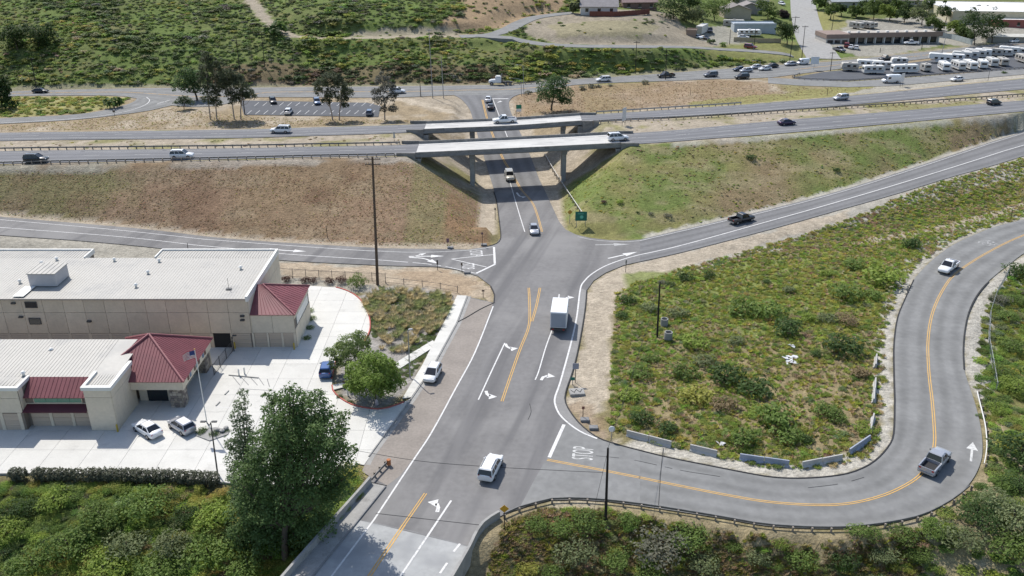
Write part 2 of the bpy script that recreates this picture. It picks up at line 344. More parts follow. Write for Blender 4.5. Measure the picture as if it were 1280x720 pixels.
YW = yfun(smooth(L2(WU, z_wood)))

def vnoise(X, Y, s, seed=0):
    """smooth value noise, vectorised"""
    x, y = np.asarray(X) / s + seed * 17.3, np.asarray(Y) / s + seed * 5.7
    xi, yi = np.floor(x).astype(np.int64), np.floor(y).astype(np.int64); fx, fy = x - xi, y - yi
    fx, fy = fx * fx * (3 - 2 * fx), fy * fy * (3 - 2 * fy)
    def h(a, b):
        n = (a * 374761393 + b * 668265263 + seed * 974711) & 0x7fffffff; n = ((n ^ (n >> 13)) * 1274126177) & 0x7fffffff
        return ((n ^ (n >> 16)) & 0xffff) / 65535.0
    return (h(xi, yi) * (1 - fx) + h(xi + 1, yi) * fx) * (1 - fy) + (h(xi, yi + 1) * (1 - fx) + h(xi + 1, yi + 1) * fx) * fy
def fbm(X, Y, s, seed=0): return (vnoise(X, Y, s, seed) * .5 + vnoise(X, Y, s / 2.1, seed + 1) * .3 + vnoise(X, Y, s / 4.3, seed + 2) * .2)

# river bank: ground falls away below the hedge and beside the river bridge
BANK = yfun([P(a, b) for a, b in [(-300, 600), (0, 604), (150, 604), (280, 608), (380, 602), (440, 588), (458, 588)]])
def z_base(X, Y):
    X = np.asarray(X, float); Y = np.asarray(Y, float)
    ym = (YN(X) + YF(X)) / 2
    far = np.where(Y > YW(X) + 0.5, z_hill(X, Y).reshape(X.shape), ZWOOD)
    far = np.where(Y > YW(X) + .5, ZWOOD + (far - ZWOOD) * np.clip((Y - YW(X) - .5) / 6, 0, 1), far)
    b = far * sstep(-8, 8, Y - ym)
    # left river bank
    yb = np.where(X < -19.5, BANK(X), 76.0)
    b = b - np.clip((yb - Y) * 0.33, 0, 6.5) * (Y < 110)
    # right bank below the hairpin: gentle fall
    r = np.interp(X, [2, 12, 30, 60, 75, 90], [72, 78, 76, 72, 80, 110])
    b = b - np.where(X > 0, np.clip((r - Y) * 0.18, 0, 5.0), 0) * (Y < 160)
    xr = np.interp(Y, [60, 85, 100, 120, 140, 170], [64, 70, 63, 66, 84, 130])
    b = b - np.clip((X - xr) * 0.14, 0, 5.0) * sstep(200, 150, Y)
    # field inside the bend dips a little
    return b
def poly_mask(poly, X, Y):
    n = len(poly); ins = np.zeros(X.shape, bool); xs = [p[0] for p in poly]; ys = [p[1] for p in poly]
    bb = (X >= min(xs)) & (X <= max(xs)) & (Y >= min(ys)) & (Y <= max(ys)); x, y = X[bb], Y[bb]; r = np.zeros(x.shape, bool)
    for i in range(n):
        x0, y0, x1, y1 = xs[i], ys[i], xs[(i + 1) % n], ys[(i + 1) % n]
        c = ((y0 > y) != (y1 > y)) & (x < (x1 - x0) * (y - y0) / (y1 - y0 + 1e-12) + x0); r ^= c
    ins[bb] = r; return ins
def wpoly(pts, z=0.0): return [(p.x, p.y) for p in L2(pts, z)]

LOT = [(-200, 610), (0, 592), (110, 592), (280, 603), (330, 610), (400, 606), (447, 580), (455, 581.5), (514, 498), (505, 503), (490, 508.5), (473, 512), (445, 508), (428, 500), (417, 490), (415, 480), (416, 466), (422, 448), (440, 432), (455, 428),
       (462, 414), (462, 398), (455, 381), (445, 370), (432, 363), (420, 359.5), (385, 357.5), (300, 352), (0, 350), (-200, 350)]
PARK = [(300, 125.5), (460, 128.5), (476, 132.5), (473, 146), (305, 143.5)]
RVLOT = [(990, 97), (1030, 90), (1100, 83), (1200, 71), (1290, 60), (1290, 86), (1200, 91), (1120, 97), (1060, 101), (1010, 100)]
FRONT = [(960, 97), (1010, 99.5), (1060, 102), (1120, 98), (1200, 92), (1290, 85), (1500, 60), (1500, 70), (1290, 92), (1200, 100), (1120, 107), (1060, 109), (1000, 107), (960, 104)]
SHOP = [(1018, 48), (1040, 60), (1070, 68), (1100, 67), (1180, 55), (1215, 58), (1260, 50), (1260, 35), (1180, 44), (1100, 34), (1060, 38)]

def road_masks(X, Y):
    """(mask, height function) of everything paved"""
    out = []
    out.append((poly_mask([(p.x, p.y) for p in smooth(L2(CROSS + CROSS[:1]), 1)], X, Y), z0))
    out.append((poly_mask([(p.x, p.y) for p in WHI] + [(p.x, p.y) for p in reversed(WHO)], X, Y), z0))
    out.append((poly_mask([(p.x, p.y) for p in WR1U] + [(p.x, p.y) for p in reversed(WR1D)], X, Y), z_r1))
    out.append((poly_mask([(p.x, p.y) for p in WR2U] + [(p.x, p.y) for p in reversed(WR2D)], X, Y), z_r2))
    out.append((poly_mask(wpoly(WU, z_wood) + list(reversed(wpoly(WD, z_wood))), X, Y), z_wood))
    out.append((poly_mask(wpoly(FRU, z_wood) + list(reversed(wpoly(FRD, z_wood))), X, Y), z_wood))
    out.append((poly_mask(wpoly(LOT), X, Y), z0))
    for q in (PARK, RVLOT, FRONT): out.append((poly_mask(wpoly(q, z_wood), X, Y), z_wood))
    out.append((poly_mask([(p.x, p.y) for p in WSUL] + [(p.x, p.y) for p in reversed(WSUR)], X, Y), z_street))
    return out
def terrain(X, Y, bumps=True):
    X = np.asarray(X, float); Y = np.asarray(Y, float)
    h = z_base(X, Y); zf = z_free(X, Y); yn, yf = YN(X), YF(X)
    bump = (fbm(X, Y, 7, 3) - .5) * 0.7 + (fbm(X, Y, 30, 9) - .5) * 0.8
    inside = (Y >= yn - 1.6) & (Y <= yf + 1.2)
    dn = np.clip(yn - 1.6 - Y, 0, None); df = np.clip(Y - yf - 1.2, 0, None)
    left = X < 8; yr = np.where(left, YR1U(X), YR2U(X)) + 2.0; zr_ = np.where(left, z_r1(X, Y), z_r2(X, Y)); D = np.maximum(yn - 1.6 - yr, 4.0); t_ = np.clip(dn / D, 0, 1); t_ = t_ + .35 * t_ * (1 - t_) * (.5 - t_)
    e = np.where(Y < (yn + yf) / 2, np.where(dn < D, zf + (zr_ - zf) * t_, h), zf + np.clip(h - zf, -.26 * df, .26 * df))
    dist = np.where(Y < yn, dn, df)
    h = np.where(inside, zf, e)
    # ramps carried on their own low banks
    for yu, yd, zr, lo, hi in ((YR1U, YR1D, z_r1, -400, -40), (YR2U, YR2D, z_r2, 26, 400)):
        u, d = yu(X), yd(X); dd = np.maximum(np.clip(Y - u, 0, None), np.clip(d - Y, 0, None)) - 2.0
        on = (X > lo) & (X < hi)
        h = np.where(on & (dd <= 0), zr(X, Y), h)
        h = np.where(on & (dd > 0) & (Y < d), np.maximum(h, zr(X, Y) - .2 * np.clip(dd, 0, None)), h)
    # cut for the street
    zs = z_street(X, Y); d = np.maximum(np.maximum(XSL(Y) - 2.6 - X, X - XSR(Y) - 3.2), 0)
    cut = zs + d * 0.60
    h = np.where((Y > 160) & (Y < 262), np.minimum(h, np.maximum(cut, -0.0)), h)
    # bumps off the paved ground
    mask = np.zeros(X.shape, bool)
    return h, bump, inside
# ------------------------------------------------------------------ ground
def polydist(pts, X, Y):
    d = np.full(X.shape, 1e9)
    for a, b in zip(pts, pts[1:]):
        ex, ey = b[0] - a[0], b[1] - a[1]; L = ex * ex + ey * ey + 1e-9
        t = np.clip(((X - a[0]) * ex + (Y - a[1]) * ey) / L, 0, 1); d = np.minimum(d, np.hypot(X - a[0] - t * ex, Y - a[1] - t * ey))
    return d
_xs = np.concatenate([[-4000, -2000, -1000, -650, -480, -400], np.arange(-360, 361, 1.25), [400, 480, 650, 1000, 2000, 4000]])
_ys = np.concatenate([[-3000, -1000, -300, -60, 10, 35], np.arange(50, 215, 1.0), np.arange(215, 330, 1.3), np.arange(330, 560, 3.0), [600, 680, 820, 1200, 2200, 4500]])
GX, GY = np.meshgrid(_xs, _ys)
GZ, _bump, _in = terrain(GX, GY)
GZ = np.clip(GZ, -8, 62)
def dilate(m, k):
    for _ in range(k):
        n = m.copy(); n[1:] |= m[:-1]; n[:-1] |= m[1:]; n[:, 1:] |= m[:, :-1]; n[:, :-1] |= m[:, 1:]; m = n
    return m
PAVED = np.zeros(GX.shape, bool); _flat = np.zeros(GX.shape, bool); _zr = GZ.copy(); _near = np.zeros(GX.shape)
for m, zf in road_masks(GX, GY):
    PAVED |= m; d = dilate(m, 2); new = d & ~_flat; _zr = np.where(new, zf(GX, GY), _zr); _flat |= d; _near += dilate(m, 5)
# bridges: the freeway is carried over the street, so its corridor is flattened only away from the gap
_ramp = np.where(_flat | _in, 0.0, np.where(_near > 0, 0.35, 1.0))
_slope = (GY > YR1U(GX) - 3) & (GY < YF(GX) + 20)
GZ = GZ + _bump * _ramp * np.where(_slope, 0.35, 1.0)
GZ = np.where(_flat, np.minimum(_zr, 99) - 0.09, GZ)
GZ = np.where(_in & ~_flat, GZ - 0.09, GZ)
# hillside roads are benched into the slope
UPST = [(1030, 74), (1022, 62), (1014, 48), (1008, 30), (1005, 15), (1003, 0), (1002, -14)]
for _pts, _hw in ((DIRTRD, 2.5), (HILLRD, 3.6), (HILLRD_L, 3.6), (UPST, 7.0)):
    _q = every(smooth([PH(a, b) for a, b in _pts], 5), 2.0); _zz = np.array([max(p.z, ZWOOD) for p in _q])
    for _k in range(6): _zz[1:-1] = (_zz[:-2] + _zz[1:-1] * 2 + _zz[2:]) / 4
    _bd = np.full(GX.shape, 1e9); _bz = GZ.copy(); _sel = (GX > min(p.x for p in _q) - 25) & (GX < max(p.x for p in _q) + 25) & (GY > min(p.y for p in _q) - 25) & (GY < max(p.y for p in _q) + 25) & (GY > YW(GX) - 2)
    for p, z in zip(_q, _zz):
        dd = np.where(_sel, np.hypot(GX - p.x, GY - p.y), 1e9); c = dd < _bd; _bd = np.where(c, dd, _bd); _bz = np.where(c, z, _bz)
    _t = np.clip((_bd - _hw - 1) / 7.0, 0, 1); _t = _t * _t * (3 - 2 * _t); GZ = GZ * _t + _bz * (1 - _t)
def gz(x, y):
    """height of the built ground at a point"""
    i = int(np.clip(np.searchsorted(_xs, x) - 1, 0, len(_xs) - 2)); j = int(np.clip(np.searchsorted(_ys, y) - 1, 0, len(_ys) - 2))
    fx = (x - _xs[i]) / (_xs[i + 1] - _xs[i]); fy = (y - _ys[j]) / (_ys[j + 1] - _ys[j])
    return float((GZ[j, i] * (1 - fx) + GZ[j, i + 1] * fx) * (1 - fy) + (GZ[j + 1, i] * (1 - fx) + GZ[j + 1, i + 1] * fx) * fy)
def gzv(x, y):
    i = np.clip(np.searchsorted(_xs, x) - 1, 0, len(_xs) - 2); j = np.clip(np.searchsorted(_ys, y) - 1, 0, len(_ys) - 2)
    fx = (x - _xs[i]) / (_xs[i + 1] - _xs[i]); fy = (y - _ys[j]) / (_ys[j + 1] - _ys[j])
    return (GZ[j, i] * (1 - fx) + GZ[j, i + 1] * fx) * (1 - fy) + (GZ[j + 1, i] * (1 - fx) + GZ[j + 1, i + 1] * fx) * fy
def G(px, py):
    """point of the built ground seen at a pixel (march along the sight line)"""
    u = (px - 640.0) / FPX; v = (py - 360.0) / FPX; d = Vector((u, CP - v * SP, -(SP + v * CP)))
    t = 40.0; o = Vector((0, 0, CAMH)); last = t
    while t < 900:
        q = o + d * t
        if q.z <= gz(q.x, q.y): break
        last = t; t += 1.5
    a, b = last, t
    for _ in range(14):
        m = (a + b) / 2; q = o + d * m
        if q.z <= gz(q.x, q.y): b = m
        else: a = m
    q = o + d * b; return Vector((q.x, q.y, gz(q.x, q.y)))
def gpoly(pts): return [(p.x, p.y) for p in (G(a, b) for a, b in pts)]

# ground colours: earth, dry grass, gravel, each where it lies
C_FIELD, C_DRY, C_OLIVE, C_DIRT, C_GRAVEL, C_GREEN, C_HILL, C_BROWN = (np.array(c) for c in (
    (0.19, 0.165, 0.085), (0.245, 0.17, 0.11), (0.2, 0.19, 0.075), (0.36, 0.31, 0.24), (0.36, 0.34, 0.295), (0.12, 0.17, 0.045), (0.125, 0.15, 0.05), (0.3, 0.215, 0.135)))
n1, n2 = fbm(GX, GY, 9, 21), fbm(GX, GY, 34, 31); n3 = fbm(GX * 0.35, GY, 3.0, 41)
WXn, WYn = GX + (fbm(GX, GY, 4, 51) - .5) * 3.2, GY + (fbm(GX, GY, 4, 61) - .5) * 3.2
GC = np.empty(GX.shape + (3,)); GC[:] = C_FIELD
def paint(m, c, a=1.0):
    a = np.where(m, a, 0.0)[..., None] if not np.isscalar(m) else a
    GC[:] = GC * (1 - a) + np.asarray(c) * a
def ppaint(pts, c, a=1.0): paint(poly_mask(gpoly(pts), WXn, WYn), c, a)
def mixn(m, c, lo, hi, nz, a=1.0): 
    t = np.clip((nz - lo) / (hi - lo), 0, 1)[..., None] * np.where(m, a, 0.0)[..., None]; GC[:] = GC * (1 - t) + c * t
north = GY > YW(GX) + 1
paint(north, C_HILL); mixn(north, C_DRY, .58, .7, n1, .3); mixn(north, C_GREEN, .5, .6, n2, .7)
far = (GY > YF(GX)) & ~north; paint(far, np.array((.27, .215, .14))); mixn(far, C_DIRT, .52, .66, n1, .8); mixn(far & (GX > 20), C_OLIVE, .48, .6, n2, .7)
med = (GY > YN(GX) - 1) & (GY <= YF(GX) + 1); paint(med, C_DIRT * .92); mixn(med, C_OLIVE, .46, .6, n1, .8)
sl = (GY < YN(GX) - 0.6) & (GY > YR1U(GX)) & (GX < XSL(GY)); paint(sl, C_DRY); mixn(sl, np.array((.225, .165, .098)), .56, .7, n2, .6); mixn(sl, np.array((0.26, 0.2, 0.13)), .5, .62, n3, .65); mixn(sl, np.array((0.17, 0.105, 0.068)), .52, .66, fbm(GX, GY, 13, 77), .6)
mixn(sl & (GX < -75), np.array((.19, .175, .085)), .3, .6, n1, .8); mixn(sl & (GY > YN(GX) - 3.2), C_GRAVEL, .3, .5, n1, .6)
mixn(sl & (GX > XSL(GY) - 16), np.array((.19, .175, .08)), .36, .5, n1, .6); mixn(sl & (GX > XSL(GY) - 9) & (GY < 178), np.array((.24, .13, .08)), .4, .5, n1, .6)
sr = (GY < YN(GX) - 0.6) & (GY > YR2U(GX)) & (GX > XSR(GY)); paint(sr, C_OLIVE); mixn(sr, C_GREEN, .46, .62, n1, .75); mixn(sr, C_DRY, .52, .64, n2, .7); mixn(sr, np.array((0.3, 0.25, 0.15)), .54, .64, n3, .5)
mixn(sr & (GY > YN(GX) - 3) & (GX > 35), C_GRAVEL, .2, .4, n1, .7)
# gravel beside the ramps
d = YR2D(GX) - GY; paint((d > -1) & (d < 7 + (n1 - .5) * 8) & (GX > 22) & (GX < 135), C_GRAVEL * .95, .9)
d = YR2U(GX) - GY; paint((d < 0.5) & (d > -1.8) & (GX > 26), C_GRAVEL * 1.05, .9)
d = YR1D(GX) - GY; paint((d > -1) & (d < 12) & (GX < -5), C_GRAVEL * .93 , .85); d = GY - YR1U(GX); paint((d > -1) & (d < 1.6 + n1) & (GX < -5), C_DIRT, .85)
ppaint([(345, 328), (480, 333), (545, 335), (597, 346), (615, 358), (616, 378), (583, 371), (560, 366), (470, 356), (350, 345)], C_DIRT * np.array((1.0, .95, .9)))
ppaint([(480, 340), (560, 338), (600, 352), (585, 368), (520, 356)], C_BROWN, .5)
ppaint([(733, 363), (745, 350), (765, 340), (800, 330), (900, 303), (960, 290), (1060, 262), (1060, 276), (940, 310), (850, 336), (800, 352), (775, 367), (768, 400), (766, 450), (760, 500), (750, 535), (800, 560), (747, 548), (729, 534), (715, 519), (706, 502), (716, 465), (723, 435), (731, 392)], C_DIRT * 1.02)
ppaint([(715, 505), (745, 505), (770, 545), (745, 548), (722, 525)], C_BROWN * .8, .6)
_hi = [(p.x, p.y) for p in WHI]; _ho = [(p.x, p.y) for p in WHO]
hin = poly_mask(_hi + [(p.x, p.y) for p in reversed(L2([(733, 363), (742, 351), (757, 341), (960, 288), (1280, 196), (1480, 133)]))], GX, GY)
dhi = polydist(_hi[::3], WXn, WYn); dho = polydist(_ho[::3], WXn, WYn)
hr = poly_mask(_hi + list(reversed(_ho)), GX, GY)
inb = ~hr & (dhi < dho)
paint(inb & (dhi < 2.6) & (GY < 140), C_GRAVEL * 1.1, .95); paint(inb & (dhi < 4.2) & (GY > 122) & (GX > 60), C_GRAVEL, .9)
paint(~hr & ~inb & (dho < 3.4) & (GX > 62) & (GY > 97), C_GRAVEL * 1.08, .95); paint(~hr & ~inb & (dho < 2.2) & (GX > 6) & (GY <= 97), C_DIRT * .85, .7)
# field inside the bend
ppaint([(780, 345), (1000, 320), (1100, 320), (1120, 345), (1080, 410), (980, 430), (880, 400), (780, 420)], np.array((.17, .2, .06)), .85)
ppaint([(780, 470), (900, 440), (1060, 440), (1090, 520), (1060, 570), (950, 570), (820, 540)], np.array((.24, .19, .11)), .7)
paint(polydist(gpoly([(1290, 253), (1240, 268), (1180, 284), (1120, 296), (1070, 304)]), WXn, WYn) < 1.3, C_DIRT * .95, .85)
# river banks
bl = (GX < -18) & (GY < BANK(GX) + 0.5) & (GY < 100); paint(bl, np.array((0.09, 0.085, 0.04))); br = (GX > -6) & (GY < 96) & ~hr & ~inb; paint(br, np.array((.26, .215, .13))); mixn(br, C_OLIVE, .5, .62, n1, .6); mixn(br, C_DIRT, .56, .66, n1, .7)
rr = (GX > 62) & ~hr & ~inb & (GY < 165) & (dho > 3.5); paint(rr, C_OLIVE * .85); mixn(rr, C_GREEN, .4, .55, n1, .8); mixn(rr, C_DIRT, .62, .7, fbm(GX, GY, 14, 5), .5)
# walks under the overpasses
us = (GY > 160) & (GY < 262); dl, dr = XSL(GY) - GX, GX - XSR(GY)
paint(us & (dl > -.5) & (dl < 2.9 + n1), C_DIRT * 1.08, .95); paint(us & (dr > -.5) & (dr < 3.0 + n1), C_DIRT * 1.05, .95)
# hill features
ppaint([(548, 34), (590, 40), (640, 33), (700, 14), (720, -10), (560, -10), (585, 10), (560, 20)], C_BROWN * 1.02, .95)
ppaint([(660, 27), (700, 18), (840, 18), (870, 48), (905, 58), (800, 57), (700, 55), (668, 48), (655, 40)], C_DIRT * .78, .95); ppaint([(680, 30), (760, 26), (830, 34), (800, 50), (700, 48)], C_OLIVE * 1.1, .35)
paint(polydist(gpoly(DIRTRD), WXn, WYn) < 2.3, C_DIRT * .92, .95); ppaint([(440, 40), (560, 34), (600, 43), (560, 47), (430, 46)], C_DIRT * .85, .8)
paint(north & (GY < YW(GX) + 4), C_DIRT * .8, .6); paint(north & (GY > YW(GX) + 3) & (GY < YW(GX) + 13) & (WXn > -95) & (WXn < 0), np.array((.17, .12, .08)), .75)
ppaint([(870, 35), (905, 32), (930, 42), (935, 55), (900, 58), (875, 50)], C_GRAVEL * .8, .9); ppaint([(905, 55), (990, 52), (1020, 72), (940, 78), (880, 70)], C_OLIVE * 1.1, .6)
ppaint([(1018, 45), (1040, 60), (1070, 70), (1105, 70), (1180, 56), (1215, 58), (1290, 42), (1290, 30), (1150, 20), (1060, 25), (1040, 30)], C_GRAVEL * .8, .95); ppaint([(1018, 15), (1045, 10), (1060, 30), (1035, 45), (1022, 40)], C_OLIVE * 1.2, .9)
ppaint([(500, 121), (590, 118), (588, 148), (540, 140)], C_DIRT * .85, .7); paint(polydist(gpoly([(500, 124), (530, 130), (560, 139), (585, 150)]), WXn, WYn) < 1.6, C_DIRT * 1.15, .95)
ppaint([(160, 121), (216, 132), (205, 134), (175, 140), (172, 121)], C_DIRT * .8, .8); ppaint([(20, 121), (130, 120), (160, 122), (150, 132), (100, 142), (0, 147), (0, 124)], C_OLIVE * 1.25, .9)
ppaint([(640, 120), (720, 107), (900, 100), (960, 103), (960, 127), (840, 133), (720, 142), (645, 148)], C_BROWN * .82, .7); ppaint([(860, 128), (960, 118), (1060, 108), (1090, 108), (960, 128), (880, 134)], C_OLIVE * 1.15, .8)
ppaint([(1120, 100), (1290, 92), (1290, 97), (1130, 112), (960, 128)], C_GRAVEL * .95, .8)
# planting bed beside the self-storage yard
ppaint([(446, 371), (466, 357), (560, 365), (572, 371), (540, 436), (512, 486), (500, 498), (470, 511), (430, 500), (418, 480), (430, 440), (456, 428), (463, 414), (462, 396)], np.array((0.27, 0.255, 0.235)), 1.0)
GC *= (1 + (rng.random(GX.shape)[..., None] - .5) * .14)
def grid_mesh(name):
    ny, nx = GX.shape; co = np.stack([GX, GY, GZ], -1).reshape(-1, 3)
    i = np.arange(ny * nx).reshape(ny, nx); f = np.stack([i[:-1, :-1], i[:-1, 1:], i[1:, 1:], i[1:, :-1]], -1).reshape(-1, 4)
    me = bpy.data.meshes.new(name); me.vertices.add(len(co)); me.vertices.foreach_set('co', co.ravel().astype(np.float32))
    me.loops.add(f.size); me.loops.foreach_set('vertex_index', f.ravel().astype(np.int32)); me.polygons.add(len(f)); me.polygons.foreach_set('loop_start', np.arange(0, f.size, 4, dtype=np.int32))
    me.update(calc_edges=True); at = me.color_attributes.new('earth', 'FLOAT_COLOR', 'POINT')
    at.data.foreach_set('color', np.concatenate([GC.reshape(-1, 3), np.ones((len(co), 1))], 1).astype(np.float32).ravel())
    me.polygons.foreach_set('use_smooth', np.ones(len(f), bool)); return me
def ground_mat():
    m, nt, b = _nt('earth_and_dry_grass'); N, Lk = nt.nodes, nt.links; b.inputs['Roughness'].default_value = 0.95; b.inputs['Specular IOR Level'].default_value = 0.1
    a = N.new('ShaderNodeAttribute'); a.attribute_name = 'earth'; g = N.new('ShaderNodeNewGeometry'); cur = a.outputs['Color']
    for sc, amt, st in ((0.5, .2, (1, 1, 1)), (2.4, .28, (.6, 1, 1)), (7.0, .3, (1, 1, 1))):
        mp = N.new('ShaderNodeMapping'); mp.inputs['Scale'].default_value = st; Lk.new(g.outputs['Position'], mp.inputs[0])
        nz = N.new('ShaderNodeTexNoise'); nz.inputs['Scale'].default_value = sc; nz.inputs['Detail'].default_value = 5; nz.inputs['Roughness'].default_value = .65; Lk.new(mp.outputs[0], nz.inputs['Vector'])
        mr = N.new('ShaderNodeMapRange'); mr.inputs['From Min'].default_value = .3; mr.inputs['From Max'].default_value = .7; mr.inputs['To Min'].default_value = 1 - amt; mr.inputs['To Max'].default_value = 1 + amt; Lk.new(nz.outputs['Fac'], mr.inputs['Value'])
        mx = N.new('ShaderNodeVectorMath'); mx.operation = 'SCALE'; Lk.new(cur, mx.inputs[0]); Lk.new(mr.outputs[0], mx.inputs['Scale']); cur = mx.outputs[0]
    Lk.new(cur, b.inputs['Base Color'])
    nz = N.new('ShaderNodeTexNoise'); nz.inputs['Scale'].default_value = 3.0; nz.inputs['Detail'].default_value = 6; Lk.new(g.outputs['Position'], nz.inputs['Vector'])
    bp = N.new('ShaderNodeBump'); bp.inputs['Distance'].default_value = .25; bp.inputs['Strength'].default_value = .7; Lk.new(nz.outputs['Fac'], bp.inputs['Height']); Lk.new(bp.outputs[0], b.inputs['Normal']); return m
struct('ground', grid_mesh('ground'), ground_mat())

# ------------------------------------------------------------------ roads
crossing = struct('street_crossing', sheet([(p.x, p.y) for p in L2(CROSS)], 0.03), ASPH)
_a, _b = pair(WHI, WHO, 220)
bend = struct('bend_road', ribbon(_a, _b, 220, z0, 6, 0.026), ASPH_B)
ramp_l = struct('exit_ramp_road', ribbon(WR1U, WR1D, 60, z_r1, 4, 0.026), ASPH)
ramp_r = struct('entry_ramp_road', ribbon(WR2U, WR2D, 60, z_r2, 4, 0.026), ASPH_D)
street_up = struct('underpass_street', ribbon(smooth(WSUL, 3), smooth(WSUR, 3), 40, z_street, 4, 0.026), ASPH_D)
def clipx(pts, a, b):
    o = [p for p in pts if a < p.x < b]; f = yfun(pts)
    def e(x): y = float(f(x)); return Vector((x, y, float(z_free(x, y))))
    return [e(a)] + o + [e(b)]
B1L, B1R = P(519, 194, z_free).x, P(776, 181, z_free).x
B2L, B2R = P(531, 160, z_free).x, P(727, 150, z_free).x
fw = []
for nm, A, Bb, x0, x1 in (('near_freeway_road', W1N, W1F, B1L, B1R), ('far_freeway_road', W2N, W2F, B2L, B2R)):
    bm = ribbon(clipx(A, -290, x0), clipx(Bb, -290, x0), 50, z_free, 3, 0.03); b2 = ribbon(clipx(A, x1, 330), clipx(Bb, x1, 330), 60, z_free, 3, 0.03)
    t = bpy.data.meshes.new('t'); b2.to_mesh(t); bm.from_mesh(t); b2.free(); fw.append(struct(nm, bm, ASPH_F))
wood_rd = struct('hillfoot_road', ribbon(smooth(L2(WU, z_wood), 4), smooth(L2(WD, z_wood), 4), 120, z_wood, 3, 0.03), ASPH_B)
far_ramp = struct('far_ramp_road', ribbon(smooth(L2(FRU, z_wood), 4), smooth(L2(FRD, z_wood), 4), 50, z_wood, 2, 0.022), ASPH_B)
parking = struct('car_park', sheet([(p.x, p.y) for p in L2(PARK, z_wood)], ZWOOD + 0.034), ASPH_LOT)
rv_lot = struct('trailer_yard', sheet([(p.x, p.y) for p in L2(RVLOT, z_wood)], ZWOOD + 0.02), ASPH_LOT)
front_rd = struct('frontage_road', sheet([(p.x, p.y) for p in L2(FRONT, z_wood)], ZWOOD + 0.012), ASPH_B)
def hill_road(name, pts, w, m, dz=0.12):
    p = every(smooth([G(a, b) for a, b in pts], 5), 3.0); A, B = offset_line(p, w / 2), offset_line(p, -w / 2); bm = bmesh.new(); prev = None
    for a, b, c in zip(A, B, p):
        z = max(gz(a.x, a.y), gz(b.x, b.y), c.z) + dz; v = [bm.verts.new((a.x, a.y, z)), bm.verts.new((b.x, b.y, z)), bm.verts.new((b.x, b.y, z - 1.2)), bm.verts.new((a.x, a.y, z - 1.2))]
        if prev: 
            for k in range(4): bm.faces.new((prev[k], prev[(k + 1) % 4], v[(k + 1) % 4], v[k]))
        prev = v
    bmesh.ops.recalc_face_normals(bm, faces=bm.faces); return struct(name, bm, m)
hill_rd = hill_road('hillside_road', HILLRD, 6.0, ASPH_B); hill_rd2 = hill_road('hillside_road', HILLRD_L, 6.0, ASPH_B, .14)
up_street = hill_road('concrete_street', UPST, 12, CONC_W, 0.2)
brown = struct('shoulder_lane', sheet([(p.x, p.y) for p in L2([(452, 590), (484, 607), (500, 595), (517, 573), (540, 538), (570, 483.5), (594, 439), (615, 383), (616, 379.3), (600, 375.5), (584, 372), (570.5, 404), (542, 457), (514.5, 498), (486, 540), (456, 581.5)])], 0.034), ASPH_BR)
edge_p = struct('road_shoulder', sheet([(p.x, p.y) for p in L2([(733, 363), (726, 361), (722, 396), (715, 428), (705, 465), (700, 482), (694.5, 497), (695, 506), (701, 518), (715, 531.5), (730, 541), (747, 548.2), (728.6, 533.8), (715.2, 519), (706, 502), (707.5, 487), (715.1, 465), (722.5, 435), (730, 392)])], 0.034), mat('asphalt_shoulder', (0.235, 0.23, 0.222), 0.92, 0.12, 0.3, fine=0.1, fscale=2.5))
struct('patched_asphalt', sheet([(p.x, p.y) for p in L2([(708, 530), (747, 549), (800, 564), (800, 631), (760, 626.5), (720, 624), (688, 625), (650, 634), (668, 600), (684, 572)])], 0.034), ASPH_B)
# black asphalt berms along the pavement edge
BERMS = [(crossing, [(733.4, 363), (730.6, 392), (723, 435), (715.6, 465), (708, 487), (706.5, 502), (715.6, 519), (729, 534), (747.5, 547.5), (772, 556), (800, 563.4)]),
         (bend, HI[:13]), (bend, HI[12:18]), (crossing, [(617, 379), (600, 387), (585, 396), (570, 404)]), (crossing, [(617.5, 379), (618, 368), (613.5, 358)]),
         (crossing, [(608, 308.5), (620, 305), (626, 297), (624, 275), (621, 252), (617.5, 240)]), (bend, [(1205, 462), (1204, 437), (1206, 413), (1211, 391), (1222, 369), (1236, 352)])]
for par, pts in BERMS:
    w = smooth(L2(pts), 4); o = obj('asphalt_berm', kerb(w, 0.22, 0.1, z0), ASPH_BLK, par)
# ------------------------------------------------------------------ painted markings (children of their road)
def line(par, name, m, pts, w=0.16, zf=z0, dz=0.045, dash=None, off=0.0, wear=0.0, dbl=0.0, sm=True):
    bm = bmesh.new(); q = L2(pts, zf) if not isinstance(pts[0], Vector) else pts
    q = smooth(q, 5) if sm else q
    for o in ((off,) if not dbl else (off - dbl, off + dbl)): strip(bm, q, w, zf, dz, dash, o, wear)
    return obj(name, bm, m, par)
def arrow(par, pts, w=0.28, head=0.9, hl=1.1, zf=z0, m=None, dz=0.046):
    q = smooth(L2(pts, zf), 6) if len(pts) > 2 else L2(pts, zf); bm = bmesh.new(); L = sum((b - a).length for a, b in zip(q, q[1:])); q = every(q, 0.15)
    t = (q[-1] - q[-max(2, int(hl / .15))]); t.z = 0; t.normalize(); n = Vector((-t.y, t.x, 0)); tip = q[-1]; base = tip - t * hl
    stem = q[:max(2, len(q) - int(hl / .15))]; strip(bm, stem, w, zf, dz)
    v = [bm.verts.new((p.x, p.y, zf(p.x, p.y) + dz)) for p in (tip, base + n * head / 2, base - n * head / 2)]; f = bm.faces.new(v); f.normal_update()
    if f.normal.z < 0: f.normal_flip()
    return obj('arrow_marking', bm, m or PAINT_W, par)
WLINE = 'white_line'
PAINT_M = mat('paint_worn', (.55, .55, .53), .8, .12, 2, stain=((.3, .3, .29), 2.2, .5, .7))
line(crossing, WLINE, PAINT_W, [(616.5, 383), (594, 440), (570, 485), (540, 540), (517, 575), (467.5, 650)], .2)
